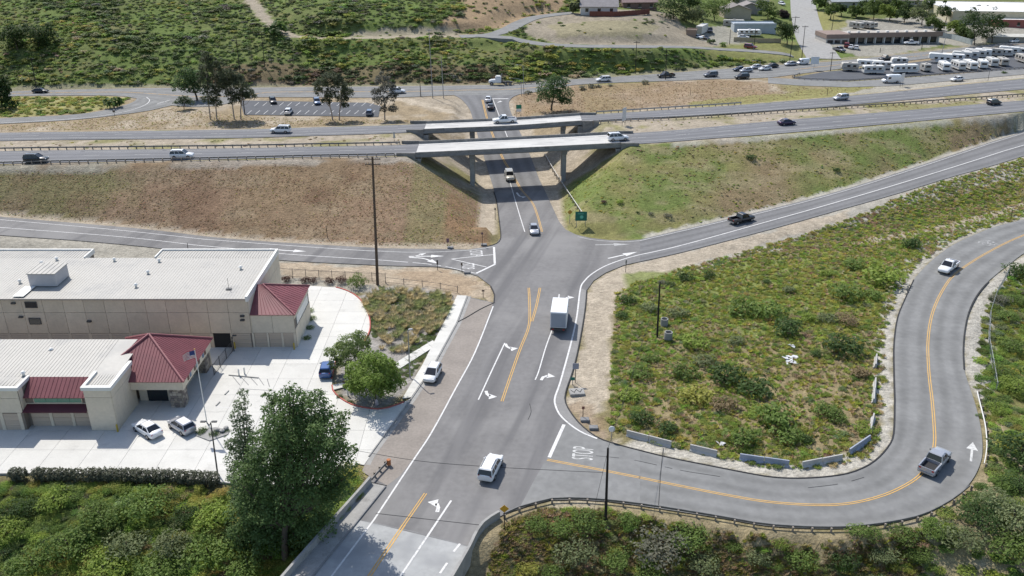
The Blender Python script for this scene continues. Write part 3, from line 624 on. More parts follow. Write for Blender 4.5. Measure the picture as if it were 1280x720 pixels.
line(crossing, WLINE, PAINT_W, [(631, 429), (615, 463), (598, 500)], .18); line(crossing, WLINE, PAINT_W, [(690, 413), (682, 435), (673.5, 464), (669, 475)], .17); line(crossing, WLINE, PAINT_W, [(699, 368), (698, 377)], .2)
line(crossing, WLINE, PAINT_W, [(641, 240), (648, 264), (656, 290)], .17); line(crossing, 'stop_line', PAINT_W, [(705, 531), (686.5, 572)], .42, sm=False)
line(crossing, WLINE, PAINT_W, [(800, 318.5), (780, 324), (757, 332.5), (740, 342.5), (731, 351), (725.5, 361), (721, 396), (714, 428), (704, 465), (699, 482), (693.7, 497), (694, 506), (700, 519), (714, 532), (729, 541.5), (746.5, 548.5)], .24)
line(ramp_r, WLINE, PAINT_W, [(800, 318.5), (855, 306), (960, 277), (1120, 231), (1280, 181.5), (1440, 132)], .24, z_r2); line(ramp_r, WLINE, PAINT_W, [(800, 301), (840, 291.8), (910, 275.5), (960, 264), (1070, 234.5), (1210, 189), (1300, 160)], .14, z_r2)
line(crossing, WLINE, PAINT_F, [(800, 301), (780, 302.3), (745, 300.5), (722, 296)], .2)
line(ramp_l, WLINE, PAINT_W, [(-150, 261), (0, 274.7), (160, 289), (320, 304.2), (440, 312.5), (480, 314.3)], .16, z_r1); line(ramp_l, WLINE, PAINT_W, [(-150, 273), (0, 284.5), (160, 297), (287, 310.5), (347, 317), (480, 325.6)], .18, z_r1)
line(crossing, WLINE, PAINT_F, [(480, 314.3), (510, 315.5), (550, 315), (590, 312.5), (617, 308.5)], .24); line(crossing, WLINE, PAINT_W, [(480, 325.6), (545, 331.5), (595, 342)], .18, wear=.15)
line(crossing, 'stop_line', PAINT_W, [(595, 342), (619, 330.5)], .4, sm=False); line(crossing, 'stop_line', PAINT_W, [(618.5, 330), (617.5, 309)], .4, sm=False)
line(crossing, WLINE, PAINT_W, [(564, 324), (616, 318.5)], .2, sm=False); line(crossing, WLINE, PAINT_W, [(564, 324), (608, 334)], .2, sm=False)
YL = 'double_yellow_line'
line(crossing, YL, PAINT_Y, [(661, 360), (662, 382), (662, 401), (659, 415), (650, 437), (638, 471), (627.5, 502)], .11, dbl=.13); line(crossing, YL, PAINT_Y, [(675, 360), (670.6, 382), (665, 402)], .11, dbl=.13)
line(crossing, YL, PAINT_Y, [(652, 238), (665, 253), (672, 270), (677.5, 290)], .11, dbl=.13); line(crossing, YL, PAINT_Y, [(684, 575), (740, 585.5), (800, 597.3)], .11, dbl=.13)
line(bend, YL, PAINT_Y, [p for p in WHC if p.x > P(798, 597).x - .2], .11, dbl=.13, sm=False)
line(crossing, YL, PAINT_Y, [(532, 617), (505, 656)], .11, dbl=.13); line(street_up, YL, PAINT_Y, [(603, 125), (609, 149), (616, 169), (629, 199), (640, 217), (652, 238)], .16, z_street, .05, dbl=.17)
line(street_up, WLINE, PAINT_W, [(616, 124), (625.5, 149), (636, 176), (641, 190)], .2, z_street, .05); line(street_up, 'stop_line', PAINT_W, [(615.5, 123.6), (635.5, 123.6)], .5, z_street, .05, sm=False); line(street_up, WLINE, PAINT_W, [(636, 222), (641, 240)], .17, z_street, .05)
for pts in ([(632, 430), (634.5, 434.5), (640, 436.3), (647.5, 435.6)], [(607.5, 489), (609.5, 494), (615, 496.5), (621.5, 496.2)], [(546.5, 640.5), (548, 632.5), (543.5, 628.5), (534.5, 628)], [(705.5, 376), (707.5, 372.5), (712, 372), (718, 372.2)], [(676.5, 475.5), (679.5, 471), (685, 470), (694, 471)], [(646, 241), (649, 245), (653, 246.5), (658, 246)]):
    arrow(crossing, pts, .42, 1.35, 1.1)
arrow(crossing, [(511, 320.8), (555, 320.3)], .34, 1.3, 2.4); arrow(crossing, [(518, 320.7), (524, 319), (533, 316.6)], .3, 1.0, 1.3); arrow(crossing, [(511.5, 322), (530, 323.5), (548, 330)], .34, 1.3, 2.4)
arrow(ramp_l, [(337, 311), (355, 313.2), (383, 314.5)], .34, 1.3, 2.4, z_r1); arrow(crossing, [(744, 306.3), (787, 305.5)], .3, 1.3, 3.0, m=PAINT_F); arrow(crossing, [(760, 323.3), (797, 315)], .36, 1.4, 3.0)
arrow(bend, [(1213.5, 577), (1216, 553)], .26, 1.3, 1.8, m=PAINT_M); arrow(street_up, [(622, 128.5), (624, 127.2), (628, 127.3)], .35, 1.5, .9, z_street, dz=.055)
for tdash in ((.18, None), (.53, (3.6, 7.4)), (.84, None)):
    for par, A, Bb in ((fw[0], W1N, W1F), (fw[1], W2N, W2F)):
        a, b = resample(clipx(A, -280, 320), 120), resample(clipx(Bb, -280, 320), 120); q = [u.lerp(v, tdash[0]) for u, v in zip(a, b)]
        line(par, WLINE if tdash[0] < .8 else 'yellow_edge_line', PAINT_F, q, .2, z_free, .055 if par is fw[0] else .055, tdash[1], sm=False, wear=.06)
_u, _d = resample(smooth(L2(WU, z_wood), 4), 120), resample(smooth(L2(WD, z_wood), 4), 120)
line(wood_rd, YL, PAINT_Y, [u.lerp(v, .5) for u, v in zip(_u, _d)][4:50], .14, z_wood, .05, dbl=.17, sm=False, wear=.1); line(wood_rd, YL, PAINT_Y, [u.lerp(v, .5) for u, v in zip(_u, _d)][66:112], .14, z_wood, .05, dbl=.17, sm=False, wear=.1)
for t_ in (.1, .9): line(wood_rd, WLINE, PAINT_F, [u.lerp(v, t_) for u, v in zip(_u, _d)], .16, z_wood, .05, sm=False, wear=.2)
line(far_ramp, WLINE, PAINT_W, [(0, 154), (100, 148), (150, 141), (178, 133), (187, 126), (183, 121.5)], .2, z_wood, .045); line(wood_rd, WLINE, PAINT_W, [(196, 130.3), (212, 125.5)], .25, z_wood, .05, sm=False); line(wood_rd, WLINE, PAINT_F, [(166, 114), (185, 114)], .3, z_wood, .05, sm=False)
for i in range(16):
    x = 318 + i * 10.3; line(parking, 'stall_line', PAINT_W, [(x, 132.5), (x + 5.5, 128.2)], .13, z_wood, .045, sm=False)
    line(parking, 'stall_line', PAINT_W, [(x - 9, 142.8), (x - 3.5, 138.2)], .13, z_wood, .045, sm=False)
def word(par, text, px, py, size, length, up, right, m, zf=z0, dz=.046):
    cu = bpy.data.curves.new('word_marking', 'FONT'); cu.body = text; cu.align_x = 'CENTER'; cu.align_y = 'CENTER'; cu.size = 1.0
    t = bpy.data.objects.new('t', cu); COL.objects.link(t); dg = bpy.context.evaluated_depsgraph_get(); me = bpy.data.meshes.new_from_object(t.evaluated_get(dg)); bpy.data.objects.remove(t)
    c = P(px, py, zf); up = Vector(up).normalized(); right = Vector(right).normalized(); xs = [v.co.x for v in me.vertices]; ys = [v.co.y for v in me.vertices]; sx = size / (max(xs) - min(xs)); sy = length / (max(ys) - min(ys))
    for v in me.vertices:
        q = c + right * v.co.x * sx + up * v.co.y * sy; v.co = (q.x, q.y, zf(q.x, q.y) + dz)
    me.materials.clear(); me.update()
    if me.polygons and me.polygons[0].normal.z < 0: me.flip_normals()
    return obj('word_marking', me, m, par)
word(crossing, 'STOP', 730, 567, 2.6, 2.5, (-1, .13, 0), (.13, 1, 0), PAINT_M); word(crossing, 'STOP', 594.5, 316.8, 2.6, 2.4, (1, .1, 0), (.1, -1, 0), PAINT_W); word(crossing, 'STOP', 584, 333.2, 2.6, 2.4, (1, .1, 0), (.1, -1, 0), PAINT_W)
word(bend, 'AHEAD', 1236, 304, 2.6, 3.0, (-1, -.35, 0), (-.35, 1, 0), PAINT_F)
# ------------------------------------------------------------------ freeway overpasses
CONC_BR = mat('barrier_weathered', (.24, .23, .215), .9, .2, .6, .004, 15, fine=.12, fscale=5, stain=((.13, .125, .12), .8, .5, .65))
def overpass(name, label, A, Bb, x0, x1, piers, depth=.85):
    t = thing(name, label, 'overpass', (x0, float(yfun(A)(x0)), 0)); iv = Vector(t.location)
    xs = np.linspace(x0, x1, 25); fa, fb = yfun(A), yfun(Bb)
    def sweep(ya, yb, za, zb):
        bm = bmesh.new(); prev = None
        for x in xs:
            a, b = fa(x), fb(x); ya_, yb_ = a + (b - a) * 0 + ya, b + yb if yb is not None else 0
            z = float(z_free(x, 0)); q = [(x, ya_, z + za), (x, yb_, z + za), (x, yb_, z + zb), (x, ya_, z + zb)]
            v = [bm.verts.new(Vector(p) - iv) for p in q]
            if prev:
                for k in range(4): bm.faces.new((prev[k], prev[(k + 1) % 4], v[(k + 1) % 4], v[k]))
            else: bm.faces.new(v)
            prev = v
        bm.faces.new(list(reversed(prev))); bmesh.ops.recalc_face_normals(bm, faces=bm.faces); return bm
    def bar(off, w, za, zb, side):
        f = fa if side == 'n' else fb; bm = bmesh.new(); prev = None
        for x in xs:
            y = float(f(x)) + off; z = float(z_free(x, 0)); s = .08
            q = [(x, y - w / 2, z + za), (x, y + w / 2, z + za), (x, y + w / 2 - s, z + zb), (x, y - w / 2 + s, z + zb)]; v = [bm.verts.new(Vector(p) - iv) for p in q]
            if prev:
                for k in range(4): bm.faces.new((prev[k], prev[(k + 1) % 4], v[(k + 1) % 4], v[k]))
            else: bm.faces.new(v)
            prev = v
        bm.faces.new(list(reversed(prev))); bmesh.ops.recalc_face_normals(bm, faces=bm.faces); return bm
    obj('deck', sweep(-.35, .35, -.32, .035), CONC_D, t)
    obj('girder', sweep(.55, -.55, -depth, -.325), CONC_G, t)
    for sd, o in (('n', -.2), ('f', .2)): obj('barrier', bar(o, .42, .038, .6, sd), CONC_BR, t); 
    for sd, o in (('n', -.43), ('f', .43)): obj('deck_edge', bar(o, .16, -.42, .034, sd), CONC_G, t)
    for px in piers:
        a, b = float(fa(px)), float(fb(px)); zt = float(z_free(px, 0)) - depth
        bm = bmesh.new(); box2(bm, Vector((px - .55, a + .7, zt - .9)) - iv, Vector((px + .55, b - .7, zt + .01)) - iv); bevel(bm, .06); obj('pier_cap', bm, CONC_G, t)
        for k in (.3, .75):
            y = a + (b - a) * k; g = gz(px, y); bm = bmesh.new(); box2(bm, Vector((px - .5, y - .55, g - .3)) - iv, Vector((px + .5, y + .55, zt - .89)) - iv); bevel(bm, .08); obj('column', bm, CONC_W, t)
    for px in (x0, x1):
        a, b = float(fa(px)), float(fb(px)); z = float(z_free(px, 0)); s = 1 if px == x0 else -1
        bm = bmesh.new(); box2(bm, Vector((min(px - s * .1, px + s * 1.1), a - .3, z - 2.6)) - iv, Vector((max(px - s * .1, px + s * 1.1), b + .3, z - depth - .01)) - iv); obj('abutment', bm, CONC_W, t)
        for y in (a - .55, b + .55):
            bm = bmesh.new(); L = 4.0; q = [(px, z + .58), (px - s * L, z + .58), (px - s * L, z - .3), (px, z - 2.6)]
            lo = [bm.verts.new(Vector((p[0], y - .14, p[1])) - iv) for p in q]; hi = [bm.verts.new(Vector((p[0], y + .14, p[1])) - iv) for p in q]
            for k in range(4): bm.faces.new((lo[k], lo[(k + 1) % 4], hi[(k + 1) % 4], hi[k]))
            bm.faces.new(lo); bm.faces.new(hi); bmesh.ops.recalc_face_normals(bm, faces=bm.faces); obj('wing_wall', bm, CONC_BR, t)
    return t
over1 = overpass('overpass', 'nearer concrete freeway overpass with pale deck crossing above the street', W1N, W1F, B1L, B1R, (P(592, 228).x, P(703, 224).x))
over2 = overpass('overpass', 'farther concrete freeway overpass with a white pickup crossing it', W2N, W2F, B2L, B2R, (PY(591, 172, 211).x, PY(704, 168, 213).x))
# ------------------------------------------------------------------ river bridge at the bottom of the view
rb = thing('river_bridge', 'concrete road bridge with parapets at the bottom of the picture', 'bridge')
DL = L2([(449, 650), (420, 686), (392, 720)]); DR = L2([(589, 684), (580, 702), (570, 720)])
_dir = (DL[-1] - DL[0]).normalized()
DL2 = DL + [DL[-1] + _dir * k for k in (6, 30, 80)]; DR2 = DR + [DR[-1] + _dir * k for k in (4.5, 29, 79)]
bm = bmesh.new(); prism(bm, [(p.x, p.y) for p in DL2] + [(p.x, p.y) for p in reversed(DR2)], -1.1, 0.028); obj('deck', bm, mat('bridge_deck', (0.34, 0.345, 0.34), .88, .12, .3, fine=.1, fscale=2, stain=((.24, .245, .25), .25, .5, .6)), rb)
WO = L2([(463, 605), (452, 618), (420, 654), (390, 688), (362, 720)]); WO += [WO[-1] + _dir * k for k in (8, 30, 80)]
SWK = L2([(482, 609), (449, 650), (392, 720)]); SWK += [SWK[-1] + _dir * k for k in (6, 30, 80)]
bm = bmesh.new(); prism(bm, [(p.x, p.y) for p in WO] + [(p.x, p.y) for p in reversed(SWK)], -1.0, 0.19); obj('sidewalk', bm, CONC_W, rb)
obj('parapet', kerb(WO, .42, 1.0, z0, -1.4), CONC_W, rb); obj('kerb', kerb(offset_line(SWK, .0), .2, .2, z0), CONC_G, rb)
RP = smooth(L2([(624, 646.5), (613, 653), (602, 662), (594, 675), (588, 688), (578, 706), (569, 722)]), 4); RP += [RP[-1] + _dir * k for k in (4, 29, 79)]
obj('parapet', kerb(RP, .42, .85, z0, -1.4), CONC_W, rb)
for q in (DL2[-3], DR2[-3]): bm = bmesh.new(); cyl(bm, (q.x, q.y, -8), (q.x, q.y, -1.05), .6, n=12); obj('column', bm, CONC_W, rb)
line(rb, WLINE, PAINT_W, [(467.5, 650), (415, 720), (385, 760)], .2); line(rb, WLINE, PAINT_W, [(564, 626), (530, 677), (501, 720), (475, 759)], .22); line(rb, YL, PAINT_Y, [(505, 656), (462, 720), (436, 759)], .13, dbl=.14)
for a, b in (((575, 680), (567, 690)), ((559, 704), (550, 717))): line(rb, 'white_dash', PAINT_W, [a, b], .24, sm=False)
bm = bmesh.new(); strip(bm, L2([(449, 650), (520, 665.5), (589, 684)]), .14, z0, .04); obj('expansion_joint', bm, CONC_G, rb)
# ------------------------------------------------------------------ buildings
STUCCO = mat('panel_tan', (0.58, 0.485, 0.37), .9, .07, .8, .003, 30, rand=.07, fine=.05, fscale=3)
STUCCO_L = mat('panel_cream', (0.64, 0.56, 0.44), .9, .06, .8, .003, 30, rand=.05, fine=.05, fscale=3)
ROOF_W = mat('roof_white_metal', (0.385, 0.37, 0.335), .55, .05, .25, fine=.04, fscale=2.0, stain=((.29, .285, .27), .18, .52, .6))
ROOF_T = mat('roof_trim', (0.72, 0.71, 0.67), .6, .05, 1)
ROOF_R = mat('roof_red_metal', (0.2, 0.062, 0.07), .55, .15, .5, fine=.06, fscale=3)
DOOR_M = mat('roll_door', (0.5, 0.41, 0.32), .7, .08, 1.0, .02, 8, stretch=(.02, .02, 3))
GLASS = mat('dark_glass', (0.02, 0.025, 0.03), .12, 0, spec=.6)
GLASS_G = mat('green_glass', (0.06, 0.22, 0.15), .2, .1, 2, spec=.6)
STONE = [mat('stone_%s' % 'abc'[i], c, .9, .2, 3, .02, 12) for i, c in enumerate(((.3, .26, .21), (.2, .17, .15), (.4, .35, .29)))]
MORTAR = mat('mortar', (.22, .2, .18), .95, .1, 3)
def wpart(root, name, bm, m, parent=None, smooth_=False):
    bmesh.ops.translate(bm, vec=-Vector(root.location), verts=bm.verts); o = obj(name, bm, m, parent or root)
    if smooth_: shade(o)
    return o
def panels_y(root, par, xs, zs, y, m, t=.09, gap=.045, name='panel', skip=()):
    """wall panels facing the viewer, each its own piece proud of the core"""
    for i, (a, b) in enumerate(zip(xs, xs[1:])):
        for j, (c, d) in enumerate(zip(zs, zs[1:])):
            if (i, j) in skip: continue
            bm = bmesh.new(); box2(bm, (a + gap / 2, y - t, c + gap / 2), (b - gap / 2, y, d - gap / 2)); wpart(root, name, bm, m, par)
def panels_x(root, par, ys, zs, x, m, t=.09, gap=.045, name='panel'):
    for a, b in zip(ys, ys[1:]):
        for c, d in zip(zs, zs[1:]):
            bm = bmesh.new(); box2(bm, (min(x, x + t), a + gap / 2, c + gap / 2), (max(x, x + t), b - gap / 2, d - gap / 2)); wpart(root, name, bm, m, par)
def ribs(bm, x0, x1, y0, y1, z, step=.45, h=.035, w=.06):
    for x in np.arange(x0 + .1, x1, step): box2(bm, (x - w / 2, y0, z), (x + w / 2, y1, z + h))
def quadface(bm, pts): 
    f = bm.faces.new([bm.verts.new(p) for p in pts]); return f
def slab(bm, pts, t=.12):
    """roof plane with thickness"""
    p = [Vector(q) for q in pts]; n = (p[1] - p[0]).cross(p[2] - p[0]).normalized(); n = n if n.z > 0 else -n
    a = [bm.verts.new(q) for q in p]; b = [bm.verts.new(q - n * t) for q in p]; k = len(p)
    bm.faces.new(a); bm.faces.new(list(reversed(b)))
    for i in range(k): bm.faces.new((a[i], b[i], b[(i + 1) % k], a[(i + 1) % k]))
    bmesh.ops.recalc_face_normals(bm, faces=bm.faces)
def seams(bm, a0, a1, b0, b1, step=.5, h=.03, w=.05):
    """standing seams running from edge a0-a1 (eave) to edge b0-b1 (ridge)"""
    a0, a1, b0, b1 = map(Vector, (a0, a1, b0, b1)); n = max(2, int((a1 - a0).length / step))
    for i in range(1, n):
        p, q = a0.lerp(a1, i / n), b0.lerp(b1, i / n)
        if (q - p).length < .3: continue
        cyl(bm, p + Vector((0, 0, .02)), q + Vector((0, 0, .02)), h, n=4)
def roof_vent(root, x, y, z, s=.3):
    bm = bmesh.new(); cyl(bm, (x, y, z), (x, y, z + .35), s * .6, n=8); cyl(bm, (x, y, z + .35), (x, y, z + .55), s * 1.1, s * .5, n=8); wpart(root, 'roof_vent', bm, ROOF_T)
def rolldoor(root, x0, x1, y, z1, par=None, m=None):
    bm = bmesh.new(); n = 7
    for k in range(n): box2(bm, (x0, y - .035 - .02 * (k % 2), z1 * k / n), (x1, y + .02, z1 * (k + 1) / n - .012))
    return wpart(root, 'roll_up_door', bm, m or DOOR_M, par)
def window(root, x0, x1, z0_, z1, y, glass=None, mull=0, frame=None):
    bm = bmesh.new(); f = .07
    for lo, hi in (((x0, z0_), (x1, z0_ + f)), ((x0, z1 - f), (x1, z1)), ((x0, z0_ + f), (x0 + f, z1 - f)), ((x1 - f, z0_ + f), (x1, z1 - f))): box2(bm, (lo[0], y - .13, lo[1]), (hi[0], y + .02, hi[1]))
    w = wpart(root, 'window', bm, frame or STEEL_D)
    e = np.linspace(x0 + f, x1 - f, mull + 2)
    for a, b in zip(e, e[1:]):
        bm = bmesh.new(); box2(bm, (a + (.02 if mull else 0), y - .1, z0_ + f), (b - (.02 if mull else 0), y - .06, z1 - f)); wpart(root, 'pane', bm, glass or GLASS, w)
    return w
# rear storage building
RX0, RX1, RY0, RY1, RZ = -100.0, -37.95, 114.15, 132.1, 7.85
rear = thing('storage_building', 'long two-storey tan storage building with white metal roof behind the lower one', 'building', (-66, 114.15, 0))
bm = bmesh.new(); box2(bm, (RX0, RY0, -.3), (RX1, RY1 - 3.2, RZ)); box2(bm, (RX0, RY1 - 3.2, -.3), (-67.8, RY1, RZ)); box2(bm, (-56.4, RY1 - 3.2, -.3), (RX1, RY1, RZ))
wall = wpart(rear, 'wall', bm, mat('wall_core', (.2, .17, .14), .9, .05, 1))
wall['kind'] = 'stuff'
_xe = list(np.arange(RX1, RX0, -2.95))[::-1]; _xe[-1] = RX1
panels_y(rear, wall, _xe, [2.4, 5.75, RZ], RY0, STUCCO)
for a, b in zip(_xe, _xe[1:]):
    bm = bmesh.new(); box2(bm, (a - .22, RY0 - .09, 0), (a + .22, RY0, 2.38)); wpart(rear, 'pilaster', bm, STUCCO)
    if abs((a + b) / 2 - (-40.8 - 1)) > 1.3: rolldoor(rear, a + .23, b - .23, RY0, 2.36)
    else:
        bm = bmesh.new(); box2(bm, (a + .23, RY0 - .04, 0), (b - .23, RY0 - .01, 2.36)); wpart(rear, 'dark_doorway', bm, BLACK)  # black sheet standing in for the shade inside the opening
panels_x(rear, wall, [RY0, 117, 120, 123, 126, 129, RY1], [0, 5.75, RZ], RX1, STUCCO_L)
bm = bmesh.new(); slab(bm, [(RX0, RY0 - .25, RZ + .16), (RX1, RY0 - .25, RZ + .16), (RX1, RY1 - 3.2, RZ + .3), (RX0, RY1 - 3.2, RZ + .3)], .14); roof = wpart(rear, 'roof', bm, ROOF_W)
for a, b in ((RX0, -67.8), (-56.4, RX1)):
    bm = bmesh.new(); slab(bm, [(a, RY1 - 3.195, RZ + .3), (b, RY1 - 3.195, RZ + .3), (b, RY1, RZ + .32), (a, RY1, RZ + .32)], .14); wpart(rear, 'roof_wing', bm, ROOF_W, roof)
bm = bmesh.new(); ribs(bm, RX0, RX1 - .3, RY0 - .25, RY1 - 3.3, RZ + .29); 
for a, b in ((RX0, -68.1), (-56.1, RX1 - .3)): ribs(bm, a, b, RY1 - 3.3, RY1 - .3, RZ + .325)
# ribs follow the slight fall of the roof
for v in bm.verts:
    if v.co.y < RY1 - 3.25: v.co.z += -.14 + (v.co.y - RY0) / (RY1 - 3.2 - RY0) * .14
o = wpart(rear, 'roof_ribs', bm, ROOF_W, roof); o['kind'] = 'stuff'
for lo, hi in (((RX1 - .22, RY0 - .3, RZ - .3), (RX1 + .14, RY1 + .1, RZ + .55)), ((-56.4, RY1 - .2, RZ - .2), (RX1 - .23, RY1 + .1, RZ + .55)), ((-56.6, RY1 - 3.3, RZ - .2), (-56.41, RY1 + .1, RZ + .55)), ((RX0, RY1 - .2, RZ - .2), (-67.8, RY1 + .1, RZ + .55)), ((-67.79, RY1 - 3.3, RZ - .2), (-67.6, RY1 + .1, RZ + .55))):
    bm = bmesh.new(); box2(bm, lo, hi); wpart(rear, 'parapet', bm, ROOF_T, roof)
bm = bmesh.new(); box2(bm, (RX0, RY0 - .33, RZ - .02), (RX1 - .24, RY0 - .252, RZ + .2)); wpart(rear, 'gutter', bm, mat('gutter', (.34, .3, .26), .6, .05, 1), roof)
for a, b, c, d in ((-69.9, -68.2, 6.55, 7.5), (-69.9, -68.2, 3.9, 4.9)): window(rear, a, b, c, d, RY0 - .1)
for px, py in ((280, 378), (143, 400)): pass
bm = bmesh.new(); box2(bm, (-70.9, 117.9, RZ + .3), (-66.9, 121.9, RZ + 2.25)); bevel(bm, .06); hv = wpart(rear, 'roof_box', bm, mat('roof_box_grey', (.45, .44, .45), .7, .06, 1))
bm = bmesh.new(); box2(bm, (-71.0, 117.8, RZ + 2.26), (-66.8, 122.0, RZ + 2.36)); ribs(bm, -71, -66.8, 117.8, 122, RZ + 2.36, .7, .05, .06); o = wpart(rear, 'roof_box_lid', bm, ROOF_W, hv); o['kind'] = 'stuff'
bm = bmesh.new(); box2(bm, (-71.6, RY0 + .1, RZ + .36), (-70.0, 117.8, RZ + .4)); wpart(rear, 'walkway_sheet', bm, ROOF_T, roof)
for px, py in ((25, 353), (71, 325), (143, 326), (199, 327), (185, 341.5), (170, 358), (301, 336), (52, 330)):
    q = P(px, py, RZ + .35); roof_vent(rear, q.x, q.y, RZ + .3)
q = P(286, 361, RZ + .3); bm = bmesh.new(); cyl(bm, (q.x, q.y, RZ + .3), (q.x, q.y, RZ + 2.0), .03, n=5); box2(bm, (q.x - .4, q.y - .3, RZ + .3), (q.x + .4, q.y + .3, RZ + .36)); o = wpart(rear, 'antenna_mast', bm, STEEL_D); o['kind'] = 'stuff'
for px, z in ((303.5, 5.15), (303, 4.5), (22, 7.2), (27, 5.0), (111, 4.3)):
    x = PY(px, 395, RY0).x; bm = bmesh.new(); box2(bm, (x - .3, RY0 - .4, z), (x + .3, RY0 - .1, z + .22)); wpart(rear, 'wall_lamp', bm, STEEL_D)
# its red-roofed corner wing
VX1, VY1, VE = -31.6, 123.8, 5.45
bm = bmesh.new(); box2(bm, (RX1 + .095, RY0 + .1, -.3), (VX1, VY1, VE)); wing = wpart(rear, 'corner_wing', bm, mat('wall_core', (.2, .17, .14)))
panels_y(rear, wing, [RX1 + .1, -34.8, VX1], [2.4, VE], RY0 + .1, STUCCO_L); panels_x(rear, wing, [RY0 + .1, 117.2, 120.5, VY1], [0, 3.0], VX1, STUCCO_L)
for a, b in ((RX1 + .3, -35.9), (-35.5, -33.7), (-33.4, -31.9)): rolldoor(rear, a, b, RY0 + .1, 2.36, wing)
for x in (RX1 + .12, -35.7, -33.55, -31.75): bm = bmesh.new(); box2(bm, (x - .14, RY0 - .03, 0), (x + .14, RY0 + .1, 2.38)); wpart(rear, 'pilaster', bm, STUCCO_L, wing)
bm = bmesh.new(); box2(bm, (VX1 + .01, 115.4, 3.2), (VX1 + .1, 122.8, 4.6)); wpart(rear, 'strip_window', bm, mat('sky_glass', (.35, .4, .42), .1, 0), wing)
bm = bmesh.new(); box2(bm, (VX1, RY0 + .1, 4.62), (VX1 + .09, VY1, VE)); wpart(rear, 'fascia', bm, STUCCO_L, wing)
ap0, ap1 = (RX1 + .11, 119.0, 8.0), (RX1 + 1.0, 119.0, 8.0); e0, e1, e2, e3 = (RX1 + .11, RY0 - .25, VE), (VX1 + .3, RY0 - .25, VE), (VX1 + .3, VY1 + .3, VE), (RX1 + .11, VY1 + .3, VE)
bm = bmesh.new(); slab(bm, [e0, e1, ap1, ap0]); wr = wpart(rear, 'red_roof_front', bm, ROOF_R, wing)
bm = bmesh.new(); slab(bm, [e1, e2, ap1]); wpart(rear, 'red_roof_side', bm, ROOF_R, wing)
bm = bmesh.new(); slab(bm, [e2, e3, ap0, ap1]); wpart(rear, 'red_roof_back', bm, ROOF_R, wing)
bm = bmesh.new(); seams(bm, e0, e1, ap0, ap1, .55); 
n = 16
for i in range(1, n):
    p = Vector(e1).lerp(Vector(e2), i / n); f = 1 - abs(i / n - .52) * 2
    cyl(bm, p, p + (Vector(ap1) - Vector(((e1[0]), 119.0, VE))) * max(f, .05), .05, n=4)
o = wpart(rear, 'red_roof_seams', bm, ROOF_R, wing); o['kind'] = 'stuff'
RED_T = mat('roof_red_trim', (.28, .1, .105), .5, .05, 1)
for a, b in ((e1, ap1), (e2, ap1)):
    bm = bmesh.new(); cyl(bm, Vector(a) + Vector((0, 0, .05)), Vector(b) + Vector((0, 0, .05)), .13, n=6); wpart(rear, 'hip_cap', bm, RED_T, wing)
# front storage building with the office
front = thing('storage_office', 'front tan storage building with red pyramid roof, stone pillars and white roof', 'building', (-60, 92.4, 0))
FZ = 5.75
bm = bmesh.new(); box2(bm, (-100, 92.55, -.3), (-60.35, 104.2, FZ)); box2(bm, (-60.35, 93.45, -.3), (-52.3, 95.39, 4.33)); box2(bm, (-60.35, 95.39, -.3), (-52.3, 104.2, FZ)); box2(bm, (-52.3, 92.5, -.3), (-49.0, 98.7, FZ)); box2(bm, (-52.3, 98.7, -.3), (-49.4, 104.2, 4.1))
fw_ = wpart(front, 'wall', bm, mat('wall_core', (.2, .17, .14))); fw_['kind'] = 'stuff'
panels_y(front, fw_, [-100, -96, -92, -88, -84, -80, -76, -72, -68, -64, -60.35], [2.55, 4.6, FZ], 92.55, STUCCO_L); panels_y(front, fw_, [-52.3, -49.0], [0, 4.75, FZ], 92.5, STUCCO_L)
panels_x(front, fw_, [92.42, 95.6, 98.7], [0, 4.75, FZ], -49.0, STUCCO_L); panels_x(front, fw_, [92.6, 93.44], [2.5, FZ], -60.35, STUCCO_L)
panels_y(front, fw_, [-60.35, -52.3], [2.3, 3.4], 93.45, STUCCO_L)
for k, (a, b) in enumerate(((-62.3, -60.8), (-58.0 - 1.7 + .1, -57.5), (-56.9, -54.9), (-54.4, -52.5))): pass
dx = [(-65.6, -63.4), (-62.9, -60.9)]
for a, b in dx + [(-68.6, -66.2), (-71.6, -69.2), (-74.6, -72.2)]: rolldoor(front, a, b, 92.55, 2.4, m=DOOR_M)
for a, b in zip([-74.9, -71.9, -68.9, -65.9, -63.15, -60.85], [0] * 6): bm = bmesh.new(); box2(bm, (a - .22, 92.46, 0), (a + .22, 92.55, 2.54)); wpart(front, 'pilaster', bm, STUCCO_L)
for a, b in ((-60.0, -57.8), (-57.3, -55.1), (-54.6, -52.5)): rolldoor(front, a, b, 93.45, 2.2)
for a in (-57.55, -54.85): bm = bmesh.new(); box2(bm, (a - .2, 93.36, 0), (a + .2, 93.45, 2.29)); wpart(front, 'pilaster', bm, STUCCO_L)
window(front, -59.2, -53.2, 3.42, 4.35, 93.45, GLASS_G, 3, STUCCO_L)
bm = bmesh.new(); slab(bm, [(-60.2, 93.0, 4.35), (-52.42, 93.0, 4.35), (-52.42, 95.4, 5.95), (-60.2, 95.4, 5.95)]); aw = wpart(front, 'red_awning', bm, ROOF_R)
bm = bmesh.new(); seams(bm, (-60.2, 93.0, 4.35), (-52.42, 93.0, 4.35), (-60.2, 95.4, 5.95), (-52.42, 95.4, 5.95), .5); o = wpart(front, 'red_roof_seams', bm, ROOF_R, aw); o['kind'] = 'stuff'
bm = bmesh.new(); slab(bm, [(-60.3, 92.2, 2.75), (-52.25 - .1, 92.2, 2.75), (-52.5, 93.35, 3.3), (-60.1, 93.35, 3.3)], .08); wpart(front, 'lower_awning', bm, mat('roof_red_shaded', (.09, .018, .026), .6, .1, 1))  # red darkened: the shade on the lower awning is put into its colour
